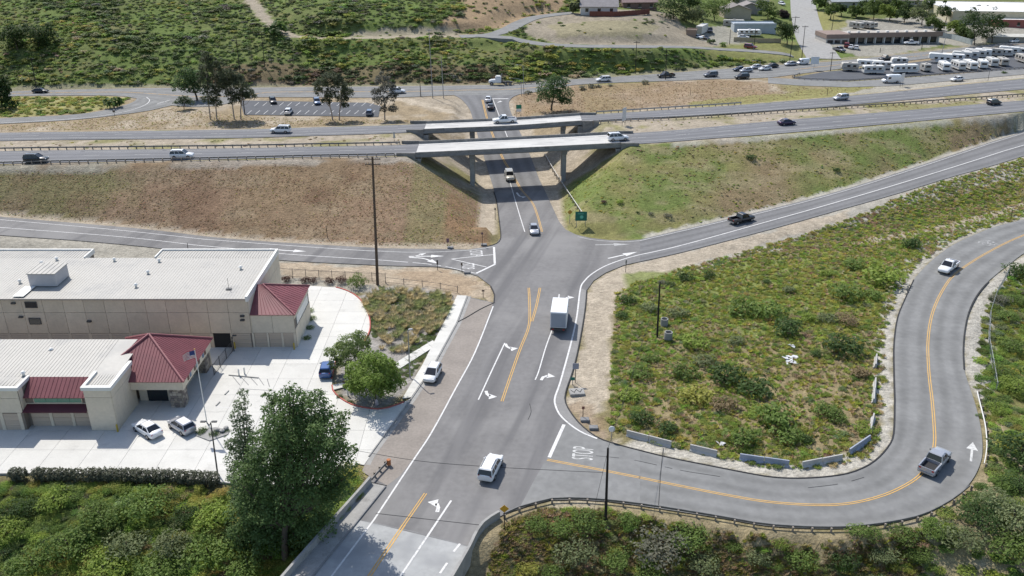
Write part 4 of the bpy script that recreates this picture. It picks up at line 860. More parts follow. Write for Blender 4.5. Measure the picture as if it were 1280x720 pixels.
bm = bmesh.new(); slab(bm, [(-100, 92.7, FZ + .12), (-60.4, 92.7, FZ + .12), (-60.4, 95.41, FZ + .2), (-100, 95.41, FZ + .2)]); r2 = wpart(front, 'roof', bm, ROOF_W)
bm = bmesh.new(); slab(bm, [(-100, 95.42, FZ + .2), (-49.4, 95.42, FZ + .2), (-49.4, 104.4, FZ + .75), (-100, 104.4, FZ + .75)]); wpart(front, 'roof_rear', bm, ROOF_W, r2)
bm = bmesh.new(); ribs(bm, -100, -60.7, 92.9, 95.4, FZ + .17); ribs(bm, -100, -52.6, 95.42, 104.4, FZ + .2)
for v in bm.verts:
    if v.co.y > 95.41: v.co.z += (v.co.y - 95.42) / 8.98 * .55
o = wpart(front, 'roof_ribs', bm, ROOF_W, r2); o['kind'] = 'stuff'
for lo, hi in (((-100, 92.38, FZ - .05), (-60.2, 92.75, FZ + .4)), ((-60.5, 92.76, FZ - .05), (-60.2, 95.4, FZ + .4))): bm = bmesh.new(); box2(bm, lo, hi); wpart(front, 'parapet', bm, ROOF_T, r2)
for lo, hi in (((-52.5, 92.32, FZ + .02), (-48.82, 92.8, FZ + .5)), ((-49.25, 92.81, FZ + .02), (-48.82, 99.0, FZ + .5)), ((-52.5, 92.81, FZ + .02), (-52.15, 96.4, FZ + .5))): bm = bmesh.new(); box2(bm, lo, hi); wpart(front, 'tower_cap', bm, ROOF_T)
bm = bmesh.new(); box2(bm, (-52.14, 92.81, FZ + .02), (-49.26, 98.7, FZ + .2)); ribs(bm, -52.1, -49.3, 92.9, 98.6, FZ + .2, .35, .05, .05); o = wpart(front, 'tower_roof', bm, ROOF_W); o['kind'] = 'stuff'
for px, py in ((64, 438), (29, 467)): q = P(px, py, FZ + .5); roof_vent(front, q.x, q.y, FZ + .3)
# pyramid
PX0, PX1, PY0, PY1, PE, PA = -54.0, -41.85, 97.15, 109.1, 4.15, Vector((-48.0, 103.4, 7.75))
c0, c1, c2, c3 = Vector((PX0, PY0, PE)), Vector((PX1, PY0, PE)), Vector((PX1, PY1, PE)), Vector((PX0, PY1, PE))
for nm, a, b in (('red_roof_front', c0, c1), ('red_roof_side', c1, c2), ('red_roof_back', c2, c3), ('red_roof_left', c3, c0)):
    bm = bmesh.new(); slab(bm, [a, b, PA], .1); rp = wpart(front, nm, bm, ROOF_R)
    bm = bmesh.new(); n = 30; mid = (a + b) / 2; up = PA - mid
    for i in range(1, n):
        p = a.lerp(b, i / n); f = 1 - abs(i / n * 2 - 1); cyl(bm, p + Vector((0, 0, .02)), p + up * f + Vector((0, 0, .02)), .03, n=4)
    o = wpart(front, 'red_roof_seams', bm, ROOF_R, rp); o['kind'] = 'stuff'
    bm = bmesh.new(); cyl(bm, a + Vector((0, 0, .06)), PA + Vector((0, 0, .06)), .16, n=6); wpart(front, 'hip_cap', bm, RED_T, rp)
for lo, hi in (((-48.9, 97.4, 2.85), (-42.15, 97.65, PE - .02)), ((-42.4, 97.66, 2.85), (-42.15, 108.8, PE - .02)), ((-49.4, 108.6, 0), (-42.41, 108.8, PE - .02))): bm = bmesh.new(); box2(bm, lo, hi); wpart(front, 'fascia', bm, STUCCO_L)
bm = bmesh.new(); box2(bm, (-48.9, 99.4, 0), (-44.2, 99.6, 3.4)); box2(bm, (-44.2, 99.4, 0), (-44.0, 108.6, 3.4)); o = wpart(front, 'office_wall', bm, STUCCO_L); o['kind'] = 'stuff'
for k in range(4): bm = bmesh.new(); box2(bm, (-43.99, 100.2 + k * 1.7, .3), (-43.9, 101.7 + k * 1.7, 2.7)); wpart(front, 'office_window', bm, GLASS)
bm = bmesh.new(); box2(bm, (-47.8, 99.3, 0.05), (-45.2, 99.39, 2.5)); wpart(front, 'office_door', bm, GLASS)
bm = bmesh.new(); box2(bm, (-48.9, 97.66, 3.4), (-42.41, 108.59, 3.5)); wpart(front, 'soffit', bm, STUCCO)
SIGNB = mat('sign_letters', (.12, .06, .05), .6, 0)
for k in range(9):   # raised letter strokes on the office fascia, too small to read
    if k in (2, 6): continue
    bm = bmesh.new(); y = 99.2 + k * .85; box2(bm, (-42.149, y, 3.2), (-42.08, y + .5, 3.85)); wpart(front, 'sign_letter', bm, [SIGNB, mat('sign_blue', (.12, .2, .3), .5, 0)][k % 3 == 1])
def stone_pillar(root, x0, x1, y0, y1, z1):
    bm = bmesh.new(); box2(bm, (x0 + .04, y0 + .04, -.1), (x1 - .04, y1 - .04, z1)); par = wpart(root, 'stone_pillar', bm, MORTAR)
    r = random.Random(5)
    for side in range(2):
        z = 0.0; row = 0
        while z < z1 - .1:
            h = min(r.uniform(.26, .42), z1 - z); a, e = ((x0, x1) if side == 0 else (y0, y1)); u = a
            while u < e - .05:
                w = min(r.uniform(.3, .6), e - u); bm = bmesh.new(); t = r.uniform(.02, .08)
                if side == 0: box2(bm, (u + .02, y0 - t, z + .02), (u + w - .02, y0 + .05, z + h - .02))
                else: box2(bm, (x1 - .05, u + .02, z + .02), (x1 + t, u + w - .02, z + h - .02))
                wpart(root, 'stone', bm, r.choice(STONE), par); u += w
            z += h
stone_pillar(front, -44.2, -42.5, 97.7, 99.2, 2.84); stone_pillar(front, -43.7, -42.5, 106.6, 108.5, 2.84)

# ------------------------------------------------------------------ concrete yard in slabs, kerbs, walks
def clip_poly(poly, xa, xb, ya, yb):
    def cut(p, f, g):
        o = []
        for i in range(len(p)):
            a, b = p[i], p[(i + 1) % len(p)]
            if f(a): o.append(a)
            if f(a) != f(b): o.append(g(a, b))
        return o
    def gx(x): return lambda a, b: (x, a[1] + (b[1] - a[1]) * (x - a[0]) / (b[0] - a[0]))
    def gy(y): return lambda a, b: (a[0] + (b[0] - a[0]) * (y - a[1]) / (b[1] - a[1]), y)
    for f, g in ((lambda a: a[0] >= xa, gx(xa)), (lambda a: a[0] <= xb, gx(xb)), (lambda a: a[1] >= ya, gy(ya)), (lambda a: a[1] <= yb, gy(yb))):
        poly = cut(poly, f, g)
        if len(poly) < 3: return []
    return poly
lot = struct('concrete_yard', sheet(wpoly(LOT), -0.035), mat('joint_filler', (.16, .16, .155), .9, .1, 1))
_lp = [tuple(p) for p in wpoly(LOT)]
def slabs(par, poly, sx, sy, ang, m, z, gap=.035, t=.06, limit=400):
    c, s = math.cos(ang), math.sin(ang); rp = [(x * c + y * s, -x * s + y * c) for x, y in poly]; xs_ = [p[0] for p in rp]; ys_ = [p[1] for p in rp]; k = 0
    for x in np.arange(math.floor(min(xs_) / sx) * sx, max(xs_), sx):
        for y in np.arange(math.floor(min(ys_) / sy) * sy, max(ys_), sy):
            q = clip_poly(rp, x + gap / 2, x + sx - gap / 2, y + gap / 2, y + sy - gap / 2); o = []
            for p in q:
                if not o or abs(p[0] - o[-1][0]) + abs(p[1] - o[-1][1]) > 1e-4: o.append(p)
            if len(o) < 3: continue
            ar = abs(sum(o[i][0] * o[(i + 1) % len(o)][1] - o[(i + 1) % len(o)][0] * o[i][1] for i in range(len(o)))) / 2
            if ar < .05: continue
            w = [(px * c - py * s, px * s + py * c) for px, py in o]; bm = bmesh.new()
            try: prism(bm, w, z - t, z + random.uniform(-.003, .003))
            except Exception: bm.free(); continue
            obj('slab', bm, m, par); k += 1
    return k
slabs(lot, _lp, 4.6, 4.2, 0.0, CONC, 0.045)
def kerbed(name, pts, m, w=.18, h=.16, par=None): return obj(name, kerb(smooth(L2(pts), 4), w, h, z0), m, par)
kerbed('red_kerb', [(505, 503), (490, 508.5), (473, 512), (445, 508), (428, 500), (417, 490), (415, 482)], KERB_R, .22, .17, lot); kerbed('red_kerb', [(414.5, 474), (416, 464), (421, 448)], KERB_R, .22, .17, lot)
kerbed('red_kerb', [(455, 428), (462, 414), (462, 398), (455, 381), (445, 370), (432, 363), (420, 359.5)], KERB_R, .22, .17, lot); kerbed('kerb', [(0, 593), (110, 593), (280, 604), (330, 611), (400, 607), (446, 581)], CONC_W, .2, .17, lot)
SWP = L2([(455, 581), (460, 571), (514, 497.5), (541.5, 457), (570.5, 404), (583.5, 370.5)]); SWQ = L2([(447, 580), (452, 570), (503, 499), (527, 459), (556, 402), (571.5, 370)])
walk = struct('sidewalk', sheet([(p.x, p.y) for p in SWP[2:]] + [(p.x, p.y) for p in reversed(SWQ[2:])], 0.09), mat('joint_filler', (.16, .16, .155)))
_w1, _w2 = resample(SWP[2:], 26), resample(SWQ[2:], 26)
for i in range(25):
    a, b, c, d = _w1[i].lerp(_w1[i + 1], .008), _w1[i].lerp(_w1[i + 1], .992), _w2[i].lerp(_w2[i + 1], .992), _w2[i].lerp(_w2[i + 1], .008)
    bm = bmesh.new(); prism(bm, [(p.x, p.y) for p in (a, b, c, d)], .02, .155); obj('slab', bm, CONC, walk)
obj('kerb', kerb(offset_line(SWP[1:], -.12), .2, .15, z0), CONC_W, walk)
slabs(walk, wpoly([(493, 455), (541, 426), (546, 432), (499, 462)]), 1.6, 1.6, .55, CONC, .12)
gut = struct('gutter', ribbon(offset_line(SWP, -.2), offset_line(SWP, -.75), 30, z0, 1, .04), CONC_W)
_g = L2([(415, 482), (430, 479), (432, 484), (417, 488)]); bm = bmesh.new(); prism(bm, [(p.x, p.y) for p in _g], 0, .12); obj('slab', bm, CONC, lot)
# parking stripes and disabled bay
for a, b in (((291, 471), (300, 482)), ((301, 471), (311, 482)), ((312, 471), (322, 482)), ((323, 472), (330, 482)), ((269, 509), (288, 510)), ((165, 538), (180, 546)), ((205, 533), (221, 548)), ((247, 531), (262, 548)), ((268, 534), (288, 548)), ((334, 474), (337, 484)), ((299, 486), (345, 489)), ((350, 486), (410, 490))):
    line(lot, 'stall_line', PAINT_W if a[1] > 500 else mat('paint_grey', (.2, .2, .2), .8, .1, 2), [a, b], .1, z0, .055, sm=False)
# ------------------------------------------------------------------ houses, shops and sheds beyond the road
def house(name, label, px, py, lx, ly, h, rh, rz, wc, rc, cat='house', z=None, hip=False, nwin=3, over=.5, group=None):
    g = G(px, py); zb = g.z if z is None else z
    t = thing(name, label, cat, (g.x, g.y, zb - .2), rz, group); wm = mat('house_wall_%s' % '_'.join(str(int(c * 100)) for c in wc), wc, .9, .08, .6); rm = mat('house_roof_%s' % '_'.join(str(int(c * 100)) for c in rc), rc, .9, .15, .8, .03, 4)
    bm = bmesh.new(); box2(bm, (-lx / 2, -ly / 2, -.6), (lx / 2, ly / 2, h)); obj('wall', bm, wm, t)
    a, b = lx / 2 + over, ly / 2 + over
    if rh > 0:
        bm = bmesh.new()
        if hip:
            r = max(a - b, .5); slab(bm, [(-a, -b, h), (a, -b, h), (r, 0, h + rh), (-r, 0, h + rh)]); slab(bm, [(a, b, h), (-a, b, h), (-r, 0, h + rh), (r, 0, h + rh)]); slab(bm, [(a, -b, h), (a, b, h), (r, 0, h + rh)]); slab(bm, [(-a, b, h), (-a, -b, h), (-r, 0, h + rh)])
            o = obj('roof', bm, rm, t)
        else:
            slab(bm, [(-a, -b, h), (a, -b, h), (a, 0, h + rh), (-a, 0, h + rh)], .18); o = obj('roof_plane', bm, rm, t); bm = bmesh.new(); slab(bm, [(a, b, h), (-a, b, h), (-a, 0, h + rh), (a, 0, h + rh)], .18); obj('roof_plane', bm, rm, t)
            bm = bmesh.new()
            for s in (-1, 1):
                v = [bm.verts.new((s * (lx / 2 - .01), y, z_)) for y, z_ in ((-ly / 2, h - .05), (ly / 2, h - .05), (0, h + rh * (ly / 2) / b - .1))]; bm.faces.new(v)
                v2 = [bm.verts.new((s * (lx / 2 - .3), y, z_)) for y, z_ in ((-ly / 2, h - .05), (ly / 2, h - .05), (0, h + rh * (ly / 2) / b - .1))]; bm.faces.new(list(reversed(v2)))
                for k in range(3): bm.faces.new((v[k], v[(k + 1) % 3], v2[(k + 1) % 3], v2[k]))
            o = obj('gables', bm, wm, t); o['kind'] = 'stuff'
    else:
        bm = bmesh.new(); box2(bm, (-lx / 2 - .1, -ly / 2 - .1, h), (lx / 2 + .1, ly / 2 + .1, h + .12)); obj('roof', bm, rm, t)
        for lo, hi in (((-lx / 2 - .2, -ly / 2 - .2, h - .3), (lx / 2 + .2, -ly / 2 + .1, h + .5)), ((-lx / 2 - .2, ly / 2 - .1, h - .3), (lx / 2 + .2, ly / 2 + .2, h + .5))): bm = bmesh.new(); box2(bm, lo, hi); obj('parapet', bm, rm if rh < 0 else wm, t)
    for k in range(nwin):
        x = -lx / 2 + lx * (k + .5) / nwin; bm = bmesh.new(); box2(bm, (x - .6, -ly / 2 - .06, h * .35), (x + .6, -ly / 2 + .05, h * .8)); w = obj('window', bm, GLASS, t)
        bm = bmesh.new(); box2(bm, (x - .75, -ly / 2 - .1, h * .3), (x + .75, -ly / 2 - .061, h * .35)); obj('sill', bm, ROOF_T, w)
    bm = bmesh.new(); box2(bm, (lx / 2 - .05, -.5, 0), (lx / 2 + .06, .5, min(2.1, h - .2))); obj('door', bm, WOOD, t)
    return t
house('house', 'grey-roofed white house on top of the bare knoll beside the hillside road', 748, 16, 14, 9, 3.0, 2.6, -.04, (.55, .53, .5), (.25, .235, .235))
house('house', 'brown-roofed house right of the white house, behind a red fence', 797, 10, 14, 8, 2.9, 2.0, .1, (.2, .13, .11), (.22, .16, .15))
house('house', 'tan gabled house standing behind the white trailers and sheds', 918, 22, 9, 12, 4.0, 2.2, math.pi / 2 + .05, (.42, .36, .28), (.2, .18, .17), nwin=1)
house('house', 'pale low house with flat tan roof left of the concrete street', 936, 9, 16, 9, 3.4, 0, 0, (.5, .46, .38), (.4, .36, .29))
house('house', 'grey house with a small gable and chimney behind the tan house', 935, 15, 9, 8, 3.2, 1.6, math.pi / 2, (.3, .28, .27), (.24, .22, .21), nwin=1)
house('shed', 'long blue-grey metal shed behind the white trailer', 941, 40, 17, 6, 3.6, 0, 0.0, (.4, .44, .47), (.4, .45, .5), 'shed', nwin=0)
house('house', 'grey-roofed low house behind the trees right of the concrete street', 1062, 8, 22, 9, 3, 1.6, .06, (.4, .38, .35), (.3, .32, .33))
house('house', 'wide brown-grey roofed house behind the dark trees', 1128, 6, 16, 12, 3.2, 2.2, -.2, (.35, .32, .3), (.33, .29, .27))
house('warehouse', 'huge cream warehouse with white flat roof in the top right corner', 1255, 23, 60, 40, 5.2, 0, -.12, (.5, .46, .33), (.75, .75, .74), 'warehouse', nwin=0)
house('workshop', 'white-roofed workshop half hidden behind the dark trees', 1213, 26, 14, 8, 3.4, 0, -.1, (.2, .19, .19), (.7, .7, .7), 'workshop', nwin=3)
house('workshop', 'low white-roofed shop with a red end wall at the right edge', 1267, 33, 20, 9, 3.2, 0, -.1, (.34, .12, .1), (.7, .69, .66), 'workshop', nwin=3)
house('shed', 'low pale shed roof among parked vehicles by the right edge', 1254, 52, 15, 6, 2.6, .7, -.08, (.3, .28, .24), (.5, .49, .44), 'shed', nwin=0)
house('garage', 'small tan box garage on the knoll edge beside the white container', 864, 45, 3.6, 3.6, 2.4, 0, -.3, (.3, .22, .17), (.42, .36, .3), 'garage', nwin=0)
# shops
def strip_mall():
    c = G(1120, 56); t = thing('shop_row', 'row of small shops with brown fascia and flat gravel roof', 'shops', (c.x, c.y + 4, ZWOOD), .10)
    W2 = 19.5; bm = bmesh.new(); box2(bm, (-W2, 0, -.5), (W2, 9, 3.7)); wl = obj('wall', bm, mat('shop_wall', (.42, .4, .37), .9, .1, 1), t)
    bm = bmesh.new(); box2(bm, (-W2 - .2, -1.4, 3.72), (W2 + .2, 9.2, 3.95)); obj('roof', bm, mat('gravel_roof', (.4, .37, .33), .95, .25, .6, .03, 5), t)
    bm = bmesh.new(); box2(bm, (-W2 - .2, -1.6, 2.9), (W2 + .2, -1.41, 4.7)); obj('fascia', bm, mat('fascia_brown', (.24, .18, .15), .8, .1, .6), t)
    bm = bmesh.new(); box2(bm, (-W2 - 9.5, -3.5, -.5), (-W2 - .21, 7, 3.6)); bl = obj('end_block', bm, mat('shop_wall', (.42, .4, .37)), t); bm = bmesh.new(); box2(bm, (-W2 - 9.7, -3.7, 3.0), (-W2 - .01, 7.2, 4.6)); obj('fascia', bm, mat('fascia_brown', (.24, .18, .15)), bl)
    for k in range(10):
        x = -W2 + 1.4 + k * 3.75; bm = bmesh.new(); box2(bm, (x, -.08, .3), (x + 2.6, .05, 2.6)); w = obj('shop_window', bm, GLASS, t); bm = bmesh.new(); box2(bm, (x + 2.7, -1.5, 0), (x + 2.9, -1.3, 2.9)); obj('post', bm, ROOF_T, t)
    for k in range(3): bm = bmesh.new(); box2(bm, (-W2 - 9 + k * 3, -3.58, .4), (-W2 - 6.8 + k * 3, -3.45, 2.4)); obj('shop_window', bm, GLASS, t)
    for k in range(9):
        bm = bmesh.new(); box2(bm, (-W2 + 2 + k * 4, 3, 3.96), (-W2 + 3.1 + k * 4, 4.2, 4.7)); obj('roof_unit', bm, ROOF_T, t)
strip_mall()
# wooden fence on the knoll
def board_fence(name, label, pts, h, m, step=2.4):
    p = every([G(a, b) for a, b in pts], step); t = thing(name, label, 'fence', p[0])
    for a, b in zip(p, p[1:]):
        ang = math.atan2(b.y - a.y, b.x - a.x); L = math.hypot(b.x - a.x, b.y - a.y); c = (a + b) / 2 - p[0]; bm = bmesh.new(); box(bm, (c.x, c.y, c.z + h / 2), (L - .06, .08, h), ang); obj('panel', bm, m, t)
        bm = bmesh.new(); box(bm, (a.x - p[0].x, a.y - p[0].y, a.z - p[0].z + h / 2 + .05), (.12, .14, h + .1), ang); obj('post', bm, m, t)
    return t
REDW = mat('red_wood', (.16, .06, .045), .9, .2, 1.5)
board_fence('board_fence', 'dark red board fence in front of the brown house on the knoll', [(737, 20.5), (770, 21), (790, 19.5), (812, 17.5)], 1.9, REDW)
board_fence('board_fence', 'pale tan board fence below the blue-grey shed', [(917, 52), (950, 53.5), (976, 53.8)], 1.7, mat('tan_wood', (.36, .3, .21), .9, .15, 1.5))
# ------------------------------------------------------------------ vehicles
def paint_m(name, c, metal=0.0): return mat('car_' + name, c, .32, 0, metal=metal, coat=.6, spec=.5)
WHITE_P, SILVER_P, BLACK_P, GREY_P, BLUE_P, RED_P, TAN_P, NAVY_P, PURPLE_P, GREYBLUE_P = (paint_m(n, c, m) for n, c, m in (('white', (.72, .73, .74), 0), ('silver', (.42, .43, .46), .4), ('black', (.012, .012, .015), 0), ('grey', (.13, .135, .15), .4), ('blue', (.03, .09, .26), .2), ('red', (.2, .025, .03), 0), ('tan', (.42, .4, .35), .2), ('navy', (.02, .03, .06), .2), ('purple', (.03, .015, .06), .2), ('greyblue', (.12, .17, .27), .4)))
TYRE = mat('tyre', (.018, .018, .019), .85, .1, 5); RIM = mat('rim', (.3, .3, .31), .4, 0, metal=.7); CARGLASS = mat('car_glass', (.012, .014, .018), .06, 0, spec=.7)
LAMP_R = mat('tail_lamp', (.35, .02, .015), .3, 0); LAMP_W = mat('head_lamp', (.75, .75, .72), .15, 0); PLASTIC = mat('black_plastic', (.025, .025, .027), .7, 0)
def loft(sec):
    bm = bmesh.new(); rings = []
    for x, lo, hi, hw in sec:
        h = hi - lo; q = [(-.84 * hw, lo), (-hw, lo + .25 * h), (-hw, lo + .62 * h), (-.965 * hw, hi - .1 * h), (-.84 * hw, hi), (0, hi + .03), (.84 * hw, hi), (.965 * hw, hi - .1 * h), (hw, lo + .62 * h), (hw, lo + .25 * h), (.84 * hw, lo)]
        rings.append([bm.verts.new((x, y, z)) for y, z in q])
    n = len(rings[0])
    for a, b in zip(rings, rings[1:]):
        for k in range(n): bm.faces.new((a[k], a[(k + 1) % n], b[(k + 1) % n], b[k]))
    bm.faces.new(rings[0]); bm.faces.new(list(reversed(rings[-1]))); bmesh.ops.recalc_face_normals(bm, faces=bm.faces); return bm
def frustum(b0, b1, bw, zb, t0, t1, tw, zt):
    bm = bmesh.new(); a = [bm.verts.new(p) for p in ((b0, -bw, zb), (b1, -bw, zb), (b1, bw, zb), (b0, bw, zb))]; c = [bm.verts.new(p) for p in ((t0, -tw, zt), (t1, -tw, zt), (t1, tw, zt), (t0, tw, zt))]
    for k in range(4): bm.faces.new((a[k], a[(k + 1) % 4], c[(k + 1) % 4], c[k]))
    bm.faces.new(list(reversed(a))); bm.faces.new(c); return bm
_wm = {}
def wheel_meshes(r, w):
    k = (r, w)
    if k not in _wm:
        bm = bmesh.new(); cyl(bm, (0, -w / 2, 0), (0, w / 2, 0), r, n=16); m1 = bpy.data.meshes.new('wheel'); bm.to_mesh(m1); bm.free(); m1.materials.append(TYRE)
        bm = bmesh.new(); cyl(bm, (0, -w / 2 - .012, 0), (0, w / 2 + .012, 0), r * .6, n=10); m2 = bpy.data.meshes.new('rim'); bm.to_mesh(m2); bm.free(); m2.materials.append(RIM); _wm[k] = (m1, m2)
    return _wm[k]
def wheels(t, xs, hw, r=.34, w=.24, rim=True):
    m1, m2 = wheel_meshes(r, w)
    for x in xs:
        for s in (-1, 1):
            o = obj('wheel', m1, None, t, (x, s * (hw - w / 2 + .03), r))
            if rim: obj('rim', m2, None, o)
def greenhouse(t, paint, b0, b1, bw, zb, t0, t1, tw, zt, lod=0, bp=(), parent=None):
    p = parent or t
    g = obj('windows', frustum(b0, b1, bw, zb, t0, t1, tw, zt), CARGLASS, p)
    bm = frustum(t0 - .06, t1 + .05, tw + .05, zt - .05, t0 + .06, t1 - .08, tw - .1, zt + .05); obj('roof', bm, paint, p)
    if lod < 2:
        for (bx, tx) in ((b0, t0), (b1, t1)):
            for s in (-1, 1):
                bm = bmesh.new(); cyl(bm, (bx, s * bw * 1.005, zb), (tx, s * tw * 1.02, zt), .055, n=5); obj('pillar', bm, paint, p)
        for x in bp:
            f = (x - b0) / (b1 - b0); tx = t0 + (t1 - t0) * f
            for s in (-1, 1): bm = bmesh.new(); cyl(bm, (x, s * bw * 1.005, zb), (tx, s * tw * 1.02, zt), .045, n=5); obj('pillar', bm, paint, p)
def lamps(t, xf, xr, hw, zf, zr, lod):
    if lod > 1: return
    for s in (-1, 1):
        bm = bmesh.new(); box(bm, (xf, s * hw, zf), (.16, .34, .14)); bevel(bm, .03); obj('headlight', bm, LAMP_W, t); bm = bmesh.new(); box(bm, (xr, s * hw, zr), (.14, .26, .2)); bevel(bm, .03); obj('taillight', bm, LAMP_R, t)
def mirrors(t, x, hw, z, paint, lod):
    if lod > 0: return
    for s in (-1, 1): bm = bmesh.new(); box(bm, (x, s * (hw + .1), z), (.12, .2, .14)); bevel(bm, .03); obj('mirror', bm, paint, t)
def place(px, py, zf, dx, dy):
    c = P(px, py, zf); d = P(px + dx, py + dy, zf) - c; return c + Vector((0, 0, .05)), math.atan2(d.y, d.x)
def vehicle(kind, label, cat, px, py, dx, dy, paint, zf=z0, lod=1, name=None, group=None, s=1.0):
    loc, rz = place(px, py, zf, dx, dy); nm = name or {'sedan': 'sedan_car', 'hatch': 'hatchback_car', 'suv': 'suv_car', 'pickup': 'pickup_truck', 'van': 'van'}[kind]
    t = thing(nm, label, cat, loc, rz, group)
    if kind == 'sedan':
        obj('body', loft([(-2.35, .42, .86, .68), (-2.22, .26, .96, .83), (-1.5, .2, 1.0, .9), (0, .2, .97, .91), (1.0, .2, .94, .91), (1.85, .22, .83, .88), (2.22, .28, .7, .78), (2.34, .38, .6, .64)]), paint, t); shade(t.children[0], 50)
        greenhouse(t, paint, -1.85, 1.1, .82, .95, -1.1, .25, .62, 1.42, lod, (-.35,)); wheels(t, (-1.4, 1.4), .9, rim=lod < 2); lamps(t, 2.2, -2.25, .62, .68, .82, lod); mirrors(t, .75, .86, 1.0, paint, lod)
    elif kind == 'hatch':
        obj('body', loft([(-2.05, .4, .95, .72), (-1.95, .25, 1.02, .85), (-1.2, .2, 1.02, .89), (0, .2, 1.0, .9), (1.05, .2, .98, .9), (1.7, .22, .86, .86), (2.0, .3, .72, .76), (2.1, .4, .62, .62)]), paint, t); shade(t.children[0], 50)
        greenhouse(t, paint, -1.98, 1.2, .82, .98, -1.6, .2, .65, 1.52, lod, (-.35,)); wheels(t, (-1.25, 1.3), .88, rim=lod < 2); lamps(t, 1.96, -1.97, .62, .72, .9, lod); mirrors(t, .85, .85, 1.05, paint, lod)
    elif kind == 'suv':
        obj('body', loft([(-2.4, .45, 1.05, .78), (-2.3, .32, 1.12, .9), (-1.5, .28, 1.12, .95), (0, .28, 1.1, .96), (1.05, .28, 1.08, .96), (1.95, .3, .98, .93), (2.3, .36, .84, .84), (2.42, .46, .7, .7)]), paint, t); shade(t.children[0], 50)
        greenhouse(t, paint, -2.34, 1.15, .88, 1.08, -2.05, .35, .73, 1.74, lod, (-1.2, -.2)); wheels(t, (-1.42, 1.48), .94, .37, .26, rim=lod < 2); lamps(t, 2.26, -2.32, .68, .82, 1.0, lod); mirrors(t, .8, .92, 1.15, paint, lod)
        if lod == 0:
            for sd in (-1, 1): bm = bmesh.new(); cyl(bm, (-1.8, sd * .62, 1.82), (.1, sd * .62, 1.82), .03, n=5); obj('roof_rail', bm, PLASTIC, t)
    elif kind == 'pickup':
        obj('body', loft([(-.85, .38, 1.12, .97), (0, .34, 1.12, .98), (1.2, .34, 1.14, .98), (2.2, .36, 1.08, .95), (2.66, .42, .98, .88), (2.8, .5, .8, .74)]), paint, t); shade(t.children[0], 50)
        greenhouse(t, paint, -.8, 1.3, .9, 1.1, -.55, .5, .74, 1.84, lod, (.15,))
        bm = bmesh.new(); box2(bm, (-2.86, -.78, .55), (-.86, .78, .72)); bed = obj('bed_floor', bm, PLASTIC, t)
        for sd in (-1, 1): bm = bmesh.new(); box2(bm, (-2.86, min(sd * .79, sd * .98), .42), (-.86, max(sd * .79, sd * .98), 1.16)); bevel(bm, .04); obj('bed_side', bm, paint, t)
        bm = bmesh.new(); box2(bm, (-2.94, -.97, .52), (-2.865, .97, 1.14)); bevel(bm, .02); obj('tailgate', bm, paint, t); bm = bmesh.new(); box2(bm, (-3.05, -.9, .42), (-2.945, .9, .58)); obj('rear_bumper', bm, STEEL, t)
        wheels(t, (-1.95, 1.8), .97, .39, .28, rim=lod < 2); lamps(t, 2.64, -2.9, .72, .86, .95, lod); mirrors(t, 1.0, .97, 1.22, PLASTIC, lod)
    elif kind == 'van':
        obj('body', loft([(-2.95, .45, 2.35, .9), (-2.85, .35, 2.5, .98), (0, .3, 2.55, 1.0), (1.35, .3, 2.5, .98), (1.75, .3, 2.0, .97), (2.15, .32, 1.25, .95), (2.7, .38, 1.05, .88), (2.85, .5, .85, .75)]), paint, t); shade(t.children[0], 50)
        bm = frustum(1.5, 2.2, .93, 1.28, 1.42, 1.62, .84, 2.25); obj('windscreen', bm, CARGLASS, t)
        for sd in (-1, 1): bm = bmesh.new(); box(bm, (1.0, sd * .985, 1.65), (.9, .05, .6)); obj('side_window', bm, CARGLASS, t)
        wheels(t, (-1.75, 1.85), .97, .36, .26, rim=lod < 2); lamps(t, 2.68, -2.92, .72, .85, 1.0, lod)
    if s != 1: t.scale = (s, s, s)
    return t
V = vehicle
V('sedan', 'white sedan parked nose-in beside the red-roofed office, left of the silver hatchback', 'car', 185, 541, -22, -14, WHITE_P, lod=0)
V('hatch', 'silver hatchback parked by the office next to the flagpole', 'car', 228, 537, -20, -13, SILVER_P, lod=0)
V('hatch', 'blue car half hidden behind the small trees in the concrete yard', 'car', 409, 466, 3, -12, BLUE_P, lod=0)
V('hatch', 'white hatchback stopped on the brown shoulder beside the sidewalk', 'car', 541, 471.5, -9, 16, WHITE_P, lod=0)
V('suv', 'white sport utility vehicle driving up the street near the river bridge', 'suv', 613.5, 590, 12, -24, WHITE_P, lod=0)
V('pickup', 'silver pickup truck with empty bed rounding the bend', 'pickup', 1168, 582, 15, -17, SILVER_P, lod=0)
V('pickup', 'white pickup truck coming down the bend road at right', 'pickup', 1184.5, 338, -12, 9.5, WHITE_P, lod=0)
V('pickup', 'black pickup truck climbing the right-hand entry ramp', 'pickup', 927, 277.5, 28, -7, BLACK_P, z_r2, lod=0)
V('sedan', 'silver sedan entering the crossing below the overpasses', 'car', 667.5, 290, 2.5, 14, SILVER_P, lod=0)
tp = V('pickup', 'tan pickup truck with tall rear rack coming out from under the overpass', 'pickup', 637, 223.5, 4, 14, TAN_P, z_street, lod=0)
bm = bmesh.new(); box2(bm, (-2.7, -.85, 1.17), (-.95, .85, 1.75)); bevel(bm, .06); obj('rear_rack', bm, TAN_P, tp)
V('sedan', 'white car first in line at the far stop line', 'car', 610.5, 126.5, 1.6, -6, WHITE_P, z_street); V('sedan', 'dark car second in line behind the white one at the far stop line', 'car', 613.5, 136, 1.6, -6, BLACK_P, z_street)
V('pickup', 'white pickup truck crossing the farther overpass', 'pickup', 630, 153.5, -20, 1, WHITE_P, z_free, lod=0)
V('suv', 'white sport utility vehicle at the right end of the nearer overpass', 'suv', 772, 175.5, 20, -1.2, WHITE_P, z_free, lod=0)
